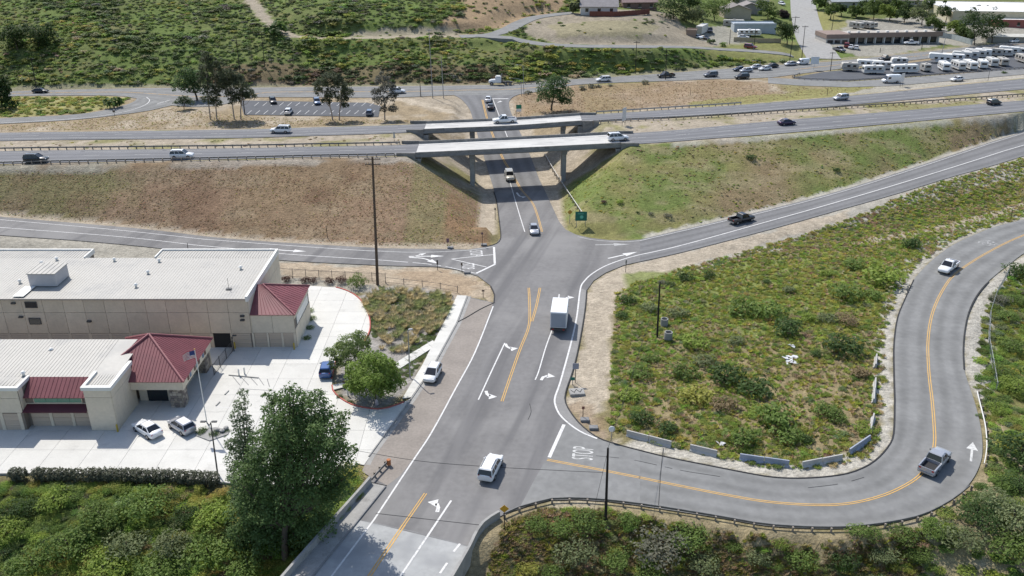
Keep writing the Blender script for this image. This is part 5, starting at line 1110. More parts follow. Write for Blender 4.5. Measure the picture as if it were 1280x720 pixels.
V('suv', 'white sport utility vehicle on the near freeway lanes left of the tall pole', 'suv', 228, 197.5, 24, -.6, WHITE_P, z_free, lod=0)
V('suv', 'black sport utility vehicle on the near freeway lanes at the left edge', 'suv', 46, 202.5, 24, -.6, BLACK_P, z_free, lod=0)
V('suv', 'white sport utility vehicle on the far freeway lanes below the car park', 'suv', 351, 166, -24, 0, WHITE_P, z_free, lod=0)
V('sedan', 'dark purple car on the near freeway lanes right of the overpasses', 'car', 983, 156, 22, -1.8, PURPLE_P, z_free); V('suv', 'black car on the near freeway lanes at the right edge', 'car', 1242, 131, 20, -1.8, BLACK_P, z_free, s=.9)
V('suv', 'silver wagon on the far freeway lanes below the white van', 'car', 1050.5, 125, -20, 1.6, SILVER_P, z_free, s=.93)
V('suv', 'white sport utility vehicle on the hill-foot road above the round tree', 'suv', 754, 102, -20, 1.2, WHITE_P, z_wood); V('pickup', 'black pickup truck on the hill-foot road right of the white one', 'pickup', 832, 96.8, -20, 1.2, BLACK_P, z_wood)
V('suv', 'dark grey sport utility vehicle on the hill-foot road behind the black pickup', 'suv', 888, 96, -20, 1.4, GREY_P, z_wood); V('suv', 'black sport utility vehicle on the hill-foot road nearest the traffic light', 'suv', 927, 98.5, -20, 1, BLACK_P, z_wood)
V('sedan', 'dark blue sedan first of the oncoming queue at the far junction', 'car', 924, 88.6, -18, 1.5, NAVY_P, z_wood); V('sedan', 'silver sedan beside the dark blue one in the far queue', 'car', 932.5, 90.2, -18, 1.5, SILVER_P, z_wood)
V('sedan', 'grey sedan third in the far queue', 'car', 945, 86, -18, 1.5, SILVER_P, z_wood); V('sedan', 'white sedan in the far queue beside the black one', 'car', 956, 87.8, -18, 1.5, WHITE_P, z_wood); V('sedan', 'black sedan last in the far queue', 'car', 965, 84.6, -18, 1.5, BLACK_P, z_wood)
V('sedan', 'silver sedan ahead of the white minivan below the concrete street', 'car', 988, 82, -18, 1.5, SILVER_P, z_wood); V('van', 'white minivan beside the white signboard below the concrete street', 'van', 1003, 80.6, -18, 1.5, WHITE_P, z_wood, s=.8)
V('sedan', 'dark wagon on the hill-foot road at the far left', 'car', 51, 116, 18, 0, BLACK_P, z_wood); V('suv', 'white sport utility vehicle behind the lone gum tree on the hill-foot road', 'suv', 497, 116.5, 20, 0, WHITE_P, z_wood)
V('suv', 'dark car parked at the back left of the car park', 'car', 341.5, 129, 3, 5, BLACK_P, z_wood, s=.92); V('hatch', 'white car parked at the front left of the car park', 'car', 361, 142, 4, -4.5, WHITE_P, z_wood); V('suv', 'grey-blue car parked behind the twin gum trees', 'car', 396.5, 130, 2.5, 5, GREYBLUE_P, z_wood, s=.92); V('suv', 'grey-blue car parked at the front right of the car park', 'car', 462, 143.5, 2, -5, GREYBLUE_P, z_wood, s=.85)
V('van', 'white delivery van on the frontage road behind the double-post sign', 'van', 1113, 103.5, -22, .6, WHITE_P, z_wood, lod=0); V('sedan', 'white sports car on the frontage road below the trailers', 'car', 1196, 101.2, -18, 1.5, WHITE_P, z_wood)
zg = lambda X, Y: gz(X, Y)
def VG(kind, label, cat, px, py, dx, dy, paint, s=1.0, lod=1):
    g = G(px, py); return vehicle(kind, label, cat, px, py, dx, dy, paint, lambda X, Y: g.z + 0 * X, lod, s=s)
VG('suv', 'dark red car at the left end of the shop row', 'car', 1058, 59, 1, -4, RED_P); VG('sedan', 'white car between the red one and the next at the shop row', 'car', 1063, 60.5, 1, -4, WHITE_P); VG('hatch', 'white hatchback third from the left end of the shop row', 'car', 1070, 61.5, 1, -4, WHITE_P); VG('pickup', 'grey pickup truck at the kerb of the shop yard', 'pickup', 1049, 64.5, 12, 3, GREY_P); VG('suv', 'dark red truck parked on the slope behind the shop yard', 'pickup', 1039, 49, 10, .5, RED_P)
VG('pickup', 'white pickup truck in front of the shop windows', 'pickup', 1138, 55.8, -12, 0, WHITE_P); VG('suv', 'white sport utility vehicle beside the low shed at the right edge', 'suv', 1268, 53.5, -12, 1, WHITE_P); VG('pickup', 'dark pickup truck leaving the trailer yard', 'pickup', 1106, 75.5, -14, 2, BLACK_P)
VG('suv', 'black sport utility vehicle beside the white container', 'suv', 887.5, 40.5, 2, 5, BLACK_P); VG('sedan', 'white car below the white container', 'car', 872, 48, 9, 1.5, WHITE_P); VG('sedan', 'black car below the white container, right of the white one', 'car', 880.5, 49.5, 9, 1.5, BLACK_P); VG('sedan', 'white car in front of the white house trailer', 'car', 929, 48.3, 12, .5, WHITE_P); VG('suv', 'dark red car on the lane below the tan fence', 'car', 938, 60.8, 12, 1, RED_P)
VG('suv', 'white car at the top of the concrete street', 'car', 977, 6.5, 8, 2, WHITE_P)
# box truck
loc, rz = place(699.5, 404, z0, 4.2, -30); bt = thing('box_truck', 'white box truck heading towards the overpasses', 'truck', loc, rz)
bm = bmesh.new(); box2(bm, (-3.6, -1.22, .95), (1.7, 1.22, 3.55)); bevel(bm, .04); bxo = obj('cargo_box', bm, mat('box_white', (.7, .72, .74), .5, .03, 1), bt)
bm = bmesh.new(); box2(bm, (-3.66, -1.1, 1.1), (-3.605, 1.1, 3.3)); obj('rear_door', bm, mat('box_door', (.3, .33, .38), .5, .05, 1), bxo); bm = bmesh.new(); box2(bm, (-3.7, -1.22, .55), (-3.5, 1.22, .9)); obj('rear_bumper', bm, STEEL_D, bt)  # rear door darker and bluer: shade of that face put into its colour
bm = bmesh.new(); box2(bm, (-3.5, -.5, .55), (3.3, .5, .94)); obj('chassis', bm, STEEL_D, bt); obj('cab', loft([(1.75, .5, 1.3, 1.0), (2.4, .45, 1.3, 1.02), (3.2, .45, 1.2, 1.0), (3.8, .5, 1.05, .92), (3.95, .6, .9, .8)]), WHITE_P, bt); greenhouse(bt, WHITE_P, 1.75, 3.2, .95, 1.25, 1.8, 2.7, .82, 2.15, 0); wheels(bt, (-2.2, 3.0), 1.12, .42, .3); lamps(bt, 3.8, -3.7, .8, .8, .72, 0); mirrors(bt, 2.9, 1.05, 1.5, PLASTIC, 0)
# truck tractor without trailer
loc, rz = place(624, 106, z_wood, -20, 0); tr = thing('truck_tractor', 'white truck tractor without trailer at the far junction', 'truck', loc, rz)
obj('hood', loft([(1.2, .6, 1.75, 1.0), (2.4, .6, 1.65, .98), (3.1, .65, 1.45, .9), (3.3, .7, 1.2, .8)]), WHITE_P, tr); bm = bmesh.new(); box2(bm, (-.6, -1.2, .8), (1.2, 1.2, 2.55)); bevel(bm, .08); obj('cab', bm, WHITE_P, tr); greenhouse(tr, WHITE_P, -.4, 1.24, 1.15, 1.85, -.35, .9, 1.05, 2.75, 1); bm = bmesh.new(); box2(bm, (-4.2, -.45, .7), (1.0, .45, 1.0)); obj('frame', bm, STEEL_D, tr); bm = bmesh.new(); cyl(bm, (-2.7, 0, 1.0), (-2.7, 0, 1.15), .6, n=12); obj('fifth_wheel', bm, STEEL_D, tr); wheels(tr, (-3.4, -2.1, 2.4), 1.2, .5, .45)
for sd in (-1, 1): bm = bmesh.new(); cyl(bm, (-.8, sd * 1.0, .9), (-.8, sd * 1.0, 3.3), .09, n=8); obj('exhaust_stack', bm, RIM, tr)
# trailers and campers in the yard
TRIM = [mat('camper_stripe_%s' % 'abc'[i], c, .6, 0) for i, c in enumerate(((.25, .2, .16), (.2, .24, .3), (.3, .3, .3)))]
CAMP = [mat('camper_white_%s' % 'abc'[i], c, .5, .05, .5) for i, c in enumerate(((.7, .7, .68), (.58, .57, .54), (.42, .4, .36)))]
def camper(label, px, py, L, rz, k, h=2.9, fifth=False, name='travel_trailer', z=None, group='campers in the trailer yard', grp=True):
    g = G(px, py) if z is None else P(px, py, z_wood); q_ = random.Random(int(px * 7 + py)); t = thing(name, label, 'trailer', (g.x, g.y, g.z + .03), rz + q_.uniform(-.16, .16), group if grp else None); m = CAMP[(k * 2 + int(px)) % 3]; h *= q_.uniform(.86, 1.06); L *= q_.uniform(.82, 1.12)
    bm = bmesh.new(); z0_ = .55; pr = [(-L / 2, z0_ + .15), (-L / 2 + .1, z0_), (L / 2 - .5, z0_), (L / 2, z0_ + .7), (L / 2 - .15, h - .35), (L / 2 - .5, h), (-L / 2 + .25, h), (-L / 2, h - .25)]
    if fifth: pr = [(-L / 2, z0_ + .15), (-L / 2 + .1, z0_), (L / 2 - 2.4, z0_), (L / 2 - 2.2, 1.5), (L / 2 - .1, 1.6), (L / 2, h), (L / 2 - .4, h + .35), (-L / 2 + .25, h + .2), (-L / 2, h - .1)]
    a = [bm.verts.new((x, -1.22, z)) for x, z in pr]; b = [bm.verts.new((x, 1.22, z)) for x, z in pr]; n = len(pr)
    bm.faces.new(a); bm.faces.new(list(reversed(b)))
    for i in range(n): bm.faces.new((a[i], b[i], b[(i + 1) % n], a[(i + 1) % n]))
    bmesh.ops.recalc_face_normals(bm, faces=bm.faces); bevel(bm, .05); bd = obj('body', bm, m, t)
    for sd in (-1, 1):
        bm = bmesh.new(); box2(bm, (-L / 2 + .2, sd * 1.235 - .01, 1.15), (L / 2 - .7, sd * 1.235 + .01, 1.4)); obj('stripe', bm, TRIM[k % 3], t)
        for x in np.arange(-L / 2 + .9, L / 2 - 1.5, 1.9): bm = bmesh.new(); box2(bm, (x, sd * 1.24 - .02, 1.6), (x + 1.0, sd * 1.24 + .02, 2.25)); obj('window', bm, CARGLASS, t)
    bm = bmesh.new(); box2(bm, (-L / 2 - .03, -.8, 1.6), (-L / 2 + .02, .8, 2.2)); obj('rear_window', bm, CARGLASS, t)
    bm = bmesh.new(); box2(bm, (-.4, -.35, h - .02 + (.15 if fifth else 0)), (.5, .35, h + .28 + (.1 if fifth else 0))); obj('roof_vent', bm, m, t); wheels(t, (-.5, .35), 1.2, .34, .22, rim=False)
    bm = bmesh.new(); cyl(bm, (L / 2 - .3, 0, .5), (L / 2 + .9, 0, .45), .06, n=5); obj('hitch', bm, STEEL_D, t)
    return t
NS = math.pi / 2
for i, (px, py, w) in enumerate(((1179, 88, 'leftmost white camper of the end-on front row in the trailer yard'), (1196.5, 87, 'second white camper of the end-on front row in the trailer yard'), (1211, 86.3, 'third white camper of the end-on front row in the trailer yard'), (1227, 85.3, 'fourth white camper of the end-on front row in the trailer yard'), (1238.5, 83, 'fifth white camper of the end-on front row in the trailer yard'), (1252, 82, 'sixth white camper of the end-on front row in the trailer yard'), (1277.5, 78, 'white camper alone at the right edge of the trailer yard'))):
    camper(w, px, py, 6.5, NS - .12 + .05 * (i % 3), i, 3.0)
for i, (px, py, w) in enumerate(((1174, 79, 'leftmost long white trailer of the back row in the trailer yard'), (1190, 76.8, 'second trailer of the back row in the trailer yard'), (1201, 75.2, 'third trailer of the back row in the trailer yard'), (1211, 74.4, 'fourth trailer of the back row in the trailer yard'), (1218, 72.3, 'fifth trailer of the back row in the trailer yard'), (1227, 72, 'sixth trailer of the back row in the trailer yard'), (1239, 70.5, 'seventh trailer of the back row in the trailer yard'), (1251, 70.4, 'eighth trailer of the back row in the trailer yard'), (1260, 68.8, 'ninth trailer of the back row in the trailer yard'), (1271, 69, 'rightmost trailer of the back row in the trailer yard'))):
    camper(w, px, py, 7.0, NS + 1.1 + .06 * (i % 4), i + 1, 3.0, fifth=i % 4 == 0)
for px, py, L, rz, k, fi, w in ((1061, 89, 5.2, 2.9, 0, False, 'small white camper alone at the left end of the trailer yard'), (1087, 85.5, 8, 3.0, 1, True, 'long fifth-wheel trailer at the back left of the trailer yard'), (1101, 86.5, 6.5, 2.9, 2, False, 'white camper right of the long fifth-wheel trailer'), (1091, 92.5, 7.5, .08, 1, False, 'cream camper in front of the long fifth-wheel trailer'), (1123, 81.5, 5.5, 3.0, 0, False, 'white camper at the back middle of the trailer yard'), (1130, 91.5, 8.5, .06, 2, False, 'long beige camper in the middle front of the trailer yard'), (1156, 89.5, 4.2, NS, 2, False, 'small brown box trailer right of the long beige camper')):
    camper(w, px, py, L, rz, k, 2.8, fi)
for px, py, w in ((1070, 36, 'leftmost white camper stored behind the shop row'), (1082, 35.5, 'middle white camper stored behind the shop row'), (1088.5, 35, 'rightmost white camper stored behind the shop row')): camper(w, px, py, 6, NS + .5, 0, 2.8, group='campers behind the shops')
camper('white house trailer below the tan gabled house', 917, 33.5, 9, .02, 0, 2.9, group=None); camper('white house trailer in front of the blue-grey shed', 936, 45.5, 11, 0.0, 0, 2.9, group=None)
g = G(877, 41); ct = thing('shipping_container', 'long white container on the gravel below the dark trees', 'container', g, 1.12); bm = bmesh.new(); box2(bm, (-4.5, -1.25, 0.05), (4.5, 1.25, 3.1)); bevel(bm, .05); obj('body', bm, CAMP[1], ct); bm = bmesh.new(); box2(bm, (-4.56, -1.1, .2), (-4.501, 1.1, 2.9)); obj('door', bm, CAMP[2], ct)
# ------------------------------------------------------------------ vegetation
def leaf_mat(name, src, transl=.46, lo=.75, hi=1.28):
    m, nt, b = _nt(name); N, Lk = nt.nodes, nt.links; g = N.new('ShaderNodeNewGeometry'); mr = N.new('ShaderNodeMapRange'); mr.inputs['To Min'].default_value = lo; mr.inputs['To Max'].default_value = hi; Lk.new(g.outputs['Random Per Island'], mr.inputs['Value'])
    if src == 'obj': a = N.new('ShaderNodeObjectInfo'); c = a.outputs['Color']
    else: a = N.new('ShaderNodeAttribute'); a.attribute_type = 'INSTANCER'; a.attribute_name = 'tint'; c = a.outputs['Color']
    mx = N.new('ShaderNodeVectorMath'); mx.operation = 'SCALE'; Lk.new(c, mx.inputs[0]); Lk.new(mr.outputs[0], mx.inputs['Scale']); Lk.new(mx.outputs[0], b.inputs['Base Color'])
    b.inputs['Roughness'].default_value = .65; b.inputs['Specular IOR Level'].default_value = .25
    t = N.new('ShaderNodeBsdfTranslucent'); Lk.new(mx.outputs[0], t.inputs['Color']); ms = N.new('ShaderNodeMixShader'); ms.inputs[0].default_value = transl; Lk.new(b.outputs[0], ms.inputs[1]); Lk.new(t.outputs[0], ms.inputs[2]); Lk.new(ms.outputs[0], nt.nodes['Material Output'].inputs['Surface']); return m
LEAF_O, LEAF_I = leaf_mat('foliage', 'obj'), leaf_mat('foliage_scatter', 'inst')
BARK = mat('bark', (.11, .085, .065), .95, .2, 2, .02, 12); BARK_P = mat('bark_pale', (.3, .26, .22), .9, .25, 2, .02, 8)
def unit(v): return v / np.maximum(np.linalg.norm(v, axis=1, keepdims=True), 1e-9)
def leaves(blobs, n, size, r, up=1.0, aspect=.55, shell=.55, droop=0.0, bottom=-.5):
    """diamond leaf faces spread through a list of blobs (cx,cy,cz,rx,ry,rz)"""
    B = np.array(blobs, float); w = (B[:, 3] * B[:, 4] * B[:, 5]) ** .7; idx = r.choice(len(B), n, p=w / w.sum())
    d = unit(r.normal(size=(n, 3))); low = d[:, 2] < bottom; d[low, 2] *= -.5; d = unit(d)
    rad = shell + (1 - shell) * r.random(n) ** .5; rad *= 1 + .18 * np.sin(d[:, 0] * 7 + idx) * np.sin(d[:, 1] * 6 + idx * 2) 
    c = B[idx, :3] + d * B[idx, 3:] * rad[:, None]
    nrm = unit(d * .75 + r.normal(size=(n, 3)) * .65 + np.array([0, 0, up]))
    t = unit(np.cross(nrm, r.normal(size=(n, 3)))); t[:, 2] -= droop; t = unit(t); s = unit(np.cross(nrm, t)); L = size * (.6 + .9 * r.random(n)); L = L[:, None]
    return np.stack([c - t * L * .5, c + s * L * aspect * .5 + nrm * L * .06, c + t * L * .5, c - s * L * aspect * .5 + nrm * L * .06], 1).reshape(-1, 3)
def blades(n, r, h=1.0, spread=.5, w=.05):
    a = r.random(n) * 2 * np.pi; rr = r.random(n) ** .5 * spread * .35; b = np.stack([np.cos(a) * rr, np.sin(a) * rr, np.zeros(n)], 1); a2 = a + r.normal(size=n) * .6; ln = h * (.6 + .5 * r.random(n)); tp = b + np.stack([np.cos(a2) * spread * ln * (.3 + .9 * r.random(n)), np.sin(a2) * spread * ln * (.3 + .9 * r.random(n)), ln], 1)
    md = b * .4 + tp * .6 + np.array([0, 0, .12]) * ln[:, None]; sd = np.stack([-np.sin(a2), np.cos(a2), np.zeros(n)], 1) * w
    return np.stack([b, md - sd, tp, md + sd], 1).reshape(-1, 3)
def quads(name, co, m):
    n = len(co) // 4; me = bpy.data.meshes.new(name); me.vertices.add(len(co)); me.vertices.foreach_set('co', co.astype(np.float32).ravel()); me.loops.add(len(co)); me.loops.foreach_set('vertex_index', np.arange(len(co), dtype=np.int32))
    me.polygons.add(n); me.polygons.foreach_set('loop_start', np.arange(0, 4 * n, 4, dtype=np.int32)); me.update(calc_edges=True); me.materials.append(m); return me
def lumps(r, k=7, h=.8):
    o = [(0, 0, h * .45, .62, .62, h * .5)]
    for i in range(k):
        a = 2 * math.pi * i / k + r.random() * .8; d = .35 + .35 * r.random(); s = .28 + .22 * r.random(); o.append((math.cos(a) * d, math.sin(a) * d, h * (.3 + .35 * r.random()), s, s, s * .95 * h))
    return o
# prototype meshes (unit radius), shared by all copies
SHRUB = [(lambda r: leaves(lumps(r), 420, .17, r))(np.random.default_rng(100 + i)) for i in range(4)]
SHRUB_N = [(lambda r: leaves(lumps(r, 9), 1100, .1, r))(np.random.default_rng(200 + i)) for i in range(3)]
SHRUB_F = [(lambda r: leaves(lumps(r, 5), 110, .36, r))(np.random.default_rng(300 + i)) for i in range(4)]
TUFT = [(lambda r: blades(34, r, 1, .75, .07))(np.random.default_rng(400 + i)) for i in range(3)]
CLUMP = [(lambda r: blades(160, r, 1, .8, .03))(np.random.default_rng(500 + i)) for i in range(3)]
def protos(nm, arr): return [quads(nm, a, LEAF_O) for a in arr], [quads(nm, a, LEAF_I) for a in arr]
SHRUB_O, SHRUB_I = protos('foliage', SHRUB); SHRUBN_O, SHRUBN_I = protos('foliage', SHRUB_N); SHRUBF_O, SHRUBF_I = protos('foliage', SHRUB_F); TUFT_O, TUFT_I = protos('blades', TUFT); CLUMP_O, CLUMP_I = protos('blades', CLUMP)
_sc = {}
def scatter_group(meshes, key):
    if key in _sc: return _sc[key]
    c = bpy.data.collections.new(key)
    for i, me in enumerate(meshes): c.objects.link(bpy.data.objects.new('%s_%d' % (key, i), me))
    ng = bpy.data.node_groups.new('scatter_' + key, 'GeometryNodeTree'); ng.interface.new_socket('Geometry', in_out='INPUT', socket_type='NodeSocketGeometry'); ng.interface.new_socket('Geometry', in_out='OUTPUT', socket_type='NodeSocketGeometry')
    N, Lk = ng.nodes, ng.links; gi, go = N.new('NodeGroupInput'), N.new('NodeGroupOutput'); ci = N.new('GeometryNodeCollectionInfo'); ci.inputs['Collection'].default_value = c; ci.inputs['Separate Children'].default_value = True; ci.inputs['Reset Children'].default_value = True
    ip = N.new('GeometryNodeInstanceOnPoints'); ip.inputs['Pick Instance'].default_value = True
    def na(n, t): a = N.new('GeometryNodeInputNamedAttribute'); a.data_type = t; a.inputs['Name'].default_value = n; return a.outputs['Attribute']
    Lk.new(gi.outputs[0], ip.inputs['Points']); Lk.new(ci.outputs[0], ip.inputs['Instance']); Lk.new(na('pick', 'INT'), ip.inputs['Instance Index']); Lk.new(na('size', 'FLOAT_VECTOR'), ip.inputs['Scale'])
    cx = N.new('ShaderNodeCombineXYZ'); Lk.new(na('turn', 'FLOAT'), cx.inputs['Z']); e = N.new('FunctionNodeEulerToRotation'); Lk.new(cx.outputs[0], e.inputs[0]); Lk.new(e.outputs[0], ip.inputs['Rotation']); Lk.new(ip.outputs[0], go.inputs[0])
    _sc[key] = (ng, len(meshes)); return _sc[key]
def scatter(name, label, cat, X, Y, size, tint, meshes, key, flat=1.0, sink=.05):
    ng, k = scatter_group(meshes, key); n = len(X); Z = gzv(X, Y) - sink * size; me = bpy.data.meshes.new(name); me.vertices.add(n); me.vertices.foreach_set('co', np.stack([X, Y, Z], 1).astype(np.float32).ravel())
    a = me.attributes.new('pick', 'INT', 'POINT'); a.data.foreach_set('value', rng.integers(0, k, n).astype(np.int32)); a = me.attributes.new('turn', 'FLOAT', 'POINT'); a.data.foreach_set('value', (rng.random(n) * 6.283).astype(np.float32))
    a = me.attributes.new('size', 'FLOAT_VECTOR', 'POINT'); s = size[:, None] * np.stack([.85 + .35 * rng.random(n), .85 + .35 * rng.random(n), flat * (.75 + .5 * rng.random(n))], 1); a.data.foreach_set('vector', s.astype(np.float32).ravel())
    a = me.attributes.new('tint', 'FLOAT_COLOR', 'POINT'); a.data.foreach_set('color', np.concatenate([tint, np.ones((n, 1))], 1).astype(np.float32).ravel())
    o = bpy.data.objects.new(name, me); COL.objects.link(o); o['kind'] = 'stuff'; o['label'] = label; o['category'] = cat; md = o.modifiers.new('scatter', 'NODES'); md.node_group = ng; return o
def lookup(arr, x, y):
    i = np.clip(np.searchsorted(_xs, x), 0, len(_xs) - 1); j = np.clip(np.searchsorted(_ys, y), 0, len(_ys) - 1); return arr[j, i]
_free = ~dilate(PAVED | _in, 1)
_lotm = dilate(poly_mask(wpoly(LOT), GX, GY), 1)
FOOT = []
def pick(region, n, dens=None, seed=1):
    r = np.random.default_rng(seed); xs_ = [p[0] for p in region]; ys_ = [p[1] for p in region]; x = r.uniform(min(xs_), max(xs_), n * 3); y = r.uniform(min(ys_), max(ys_), n * 3)
    ok = poly_mask(region, x, y) & lookup(_free, x, y) & ~lookup(_lotm, x, y)
    if dens is not None: ok &= r.random(len(x)) < dens(x, y)
    x, y = x[ok][:n], y[ok][:n]; return x, y, r
PAL = dict(dk=(.075, .125, .036), gr=(.155, .225, .055), br=(.25, .33, .065), yl=(.36, .36, .085), sg=(.2, .235, .11), gy=(.21, .21, .15), bn=(.28, .215, .12), dry=(.42, .34, .205), rd=(.27, .165, .11))
def tints(names, n, r, wts=None):
    p = np.array([PAL[k] for k in names]); i = r.choice(len(p), n, p=wts); return p[i] * (.75 + .5 * r.random((n, 1))) * (1 + .08 * r.normal(size=(n, 3)))
def tint_zone(x, y, r, a, b, s, seed, lo=.45, hi=.57):
    t = np.clip((fbm(x, y, s, seed) - lo) / (hi - lo), 0, 1)[:, None] > r.random((len(x), 1)); return np.where(t, b, a)
# -- hill brush
def hillok(x, y):
    d = np.ones(len(x)); bp = gpoly([(548, 34), (590, 40), (640, 33), (700, 14), (720, -10), (560, -10), (585, 10), (560, 20)]); kn = gpoly([(655, 40), (660, 26), (690, 18), (720, 15), (850, 15), (880, 35), (930, 30), (1000, 40), (1000, 75), (905, 59), (800, 57.5), (700, 55.5), (668, 49)])
    d[poly_mask(bp, x, y)] = .13; d[poly_mask(kn, x, y)] = .03
    for pts, hw in ((DIRTRD, 2.6), (HILLRD, 4.2), (HILLRD_L, 4.2), (UPST, 7.5)): d[polydist(gpoly(pts), x, y) < hw] = 0
    d[poly_mask(gpoly([(440, 40), (560, 34), (600, 43), (560, 47), (430, 46)]), x, y)] *= .15
    d[y < YW(x) + 3.5] *= .12; d[(x > 62) & (y > 318)] = 0.0
    d *= np.clip((fbm(x, y, 16, 91) - .2) * 4.5, .3, 1); return d
hp = [(-330, 250), (-330, 430), (140, 430), (140, 270)]
x, y, r = pick(hp, 30000, lambda x, y: hillok(x, y) * (y > YW(x) + 2), 11)
tn = tint_zone(x, y, r, tints(['dk', 'gr', 'sg', 'br', 'gy'], len(x), r, [.2, .36, .24, .14, .06]), tints(['br', 'yl', 'gr', 'dry', 'sg'], len(x), r, [.32, .2, .26, .06, .16]), 26, 5)
low = (y < YW(x) + 13) & (x > -95) & (x < -2); tn[low] = tints(['dk', 'gy', 'bn', 'gr'], int(low.sum()), r, [.4, .12, .36, .12]) * .85
scatter('hill_brush', 'green chaparral covering the hillside above the far road', 'brush', x, y, .55 + (.4 + 1.7 * np.clip(fbm(x, y, 15, 7) * 2 - .6, 0, 1)) * r.random(len(x)) ** 2, tn, SHRUBF_I, 'shrub_far', .65)
# -- field inside the bend, its upper strip, and the ground right of the bend
FIELD = wpoly([(770, 367), (800, 352), (850, 336), (940, 312), (1060, 278), (1190, 232), (1290, 205), (1400, 175), (1480, 190), (1400, 240), (1285, 271), (1235, 284), (1195, 299), (1150, 328), (1125, 362), (1112, 400), (1108, 440), (1108, 540), (1085, 572), (1030, 586), (960, 585), (880, 568), (800, 550), (762, 538), (765, 450)])
bare = [gpoly(q) for q in ([(955, 470), (1000, 440), (1060, 470), (1085, 505), (1060, 540), (1000, 530), (960, 510)], [(840, 545), (800, 525), (830, 500), (870, 520)], [(880, 400), (950, 415), (935, 430), (860, 410)])]
def fdens(x, y):
    d = np.clip((fbm(x, y, 9, 14) - .15) * 4, .35, 1)
    for b in bare: d[poly_mask(b, x, y)] *= .25
    d[polydist(gpoly([(1290, 253), (1240, 268), (1180, 284), (1120, 296), (1070, 304)]), x, y) < 1.2] = 0; return d
x, y, r = pick(FIELD, 17000, fdens, 21)
tn = tint_zone(x, y, r, tints(['gr', 'br', 'sg', 'yl'], len(x), r, [.24, .42, .08, .26]), tints(['bn', 'dry', 'sg', 'br', 'yl'], len(x), r, [.15, .17, .16, .24, .28]), 14, 33, .5, .6)
up = poly_mask(gpoly([(860, 345), (1000, 322), (1130, 300), (1150, 330), (1100, 400), (1000, 385), (900, 370)]), x, y) & (r.random(len(x)) < .6); tn[up] = tints(['yl', 'br'], int(up.sum()), r, [.65, .35])
scatter('field_weeds', 'green and dry weeds covering the field inside the road bend', 'weeds', x, y, .3 + .5 * r.random(len(x)) ** 3, tn, SHRUB_I, 'shrub_mid', .6)
x, y, r = pick(FIELD, 18000, None, 22); scatter('field_grass', 'yellow green and dry grass tufts between the weeds in the bend field', 'grass', x, y, .24 + .34 * r.random(len(x)), tints(['dry', 'bn', 'yl', 'br'], len(x), r, [.24, .06, .38, .32]) * 1.15, TUFT_I, 'tuft', .75)
RIGHT = wpoly([(1215, 500), (1222, 470), (1222, 430), (1228, 395), (1250, 355), (1290, 325), (1480, 265), (1700, 300), (1700, 760), (1240, 760), (1180, 740), (1100, 700), (1150, 655), (1190, 634), (1226, 605), (1237, 570), (1234, 535)])
x, y, r = pick(RIGHT, 8000, lambda x, y: np.clip((fbm(x, y, 9, 44) - .2) * 4, .25, 1), 31); scatter('bank_brush', 'dense green brush on the bank right of the road bend', 'brush', x, y, .45 + .75 * r.random(len(x)) ** 2, tint_zone(x, y, r, tints(['gr', 'dk', 'br'], len(x), r, [.5, .15, .35]), tints(['br', 'yl', 'sg'], len(x), r, [.45, .3, .25]), 12, 8), SHRUB_I, 'shrub_mid', .6)
LOWR = wpoly([(612, 690), (630, 655), (650, 646), (690, 634), (760, 638), (900, 660), (960, 670), (1035, 674), (1100, 670), (1160, 655), (1160, 800), (590, 800), (600, 730)])
x, y, r = pick(LOWR, 2400, lambda x, y: np.clip((fbm(x, y, 8, 64) - .4) * 5, .06, 1), 41); scatter('bank_brush', 'mixed brush and weeds on the bank below the bend road', 'brush', x, y, .28 + .6 * r.random(len(x)) ** 3, tint_zone(x, y, r, tints(['gr', 'dk', 'sg', 'br'], len(x), r, [.34, .04, .24, .38]) * 1.15, tints(['bn', 'dry', 'sg', 'yl'], len(x), r, [.14, .3, .22, .34]) * 1.15, 9, 3), SHRUBN_I, 'shrub_near', .65)
x, y, r = pick(LOWR, 15000, None, 42); scatter('bank_grass', 'dry grass on the bank below the bend road', 'grass', x, y, .2 + .32 * r.random(len(x)), tints(['dry', 'bn', 'yl', 'br'], len(x), r, [.5, .1, .22, .18]), TUFT_I, 'tuft', .8)
LOWL = wpoly([(-300, 612), (0, 606), (150, 606), (280, 611), (380, 606), (436, 590), (452, 600), (448, 622), (400, 676), (355, 735), (290, 810), (-400, 810)])
x, y, r = pick(LOWL, 9000, None, 51); scatter('bank_brush', 'dense green and yellow brush on the river bank at bottom left', 'brush', x, y, .4 + .75 * r.random(len(x)) ** 3, tint_zone(x, y, r, tints(['gr', 'dk', 'br', 'sg'], len(x), r, [.42, .06, .4, .12]) * 1.12, tints(['yl', 'br', 'bn', 'gr'], len(x), r, [.45, .35, .08, .12]) * 1.12, 8, 12, .42, .55), SHRUBN_I, 'shrub_near', .85)
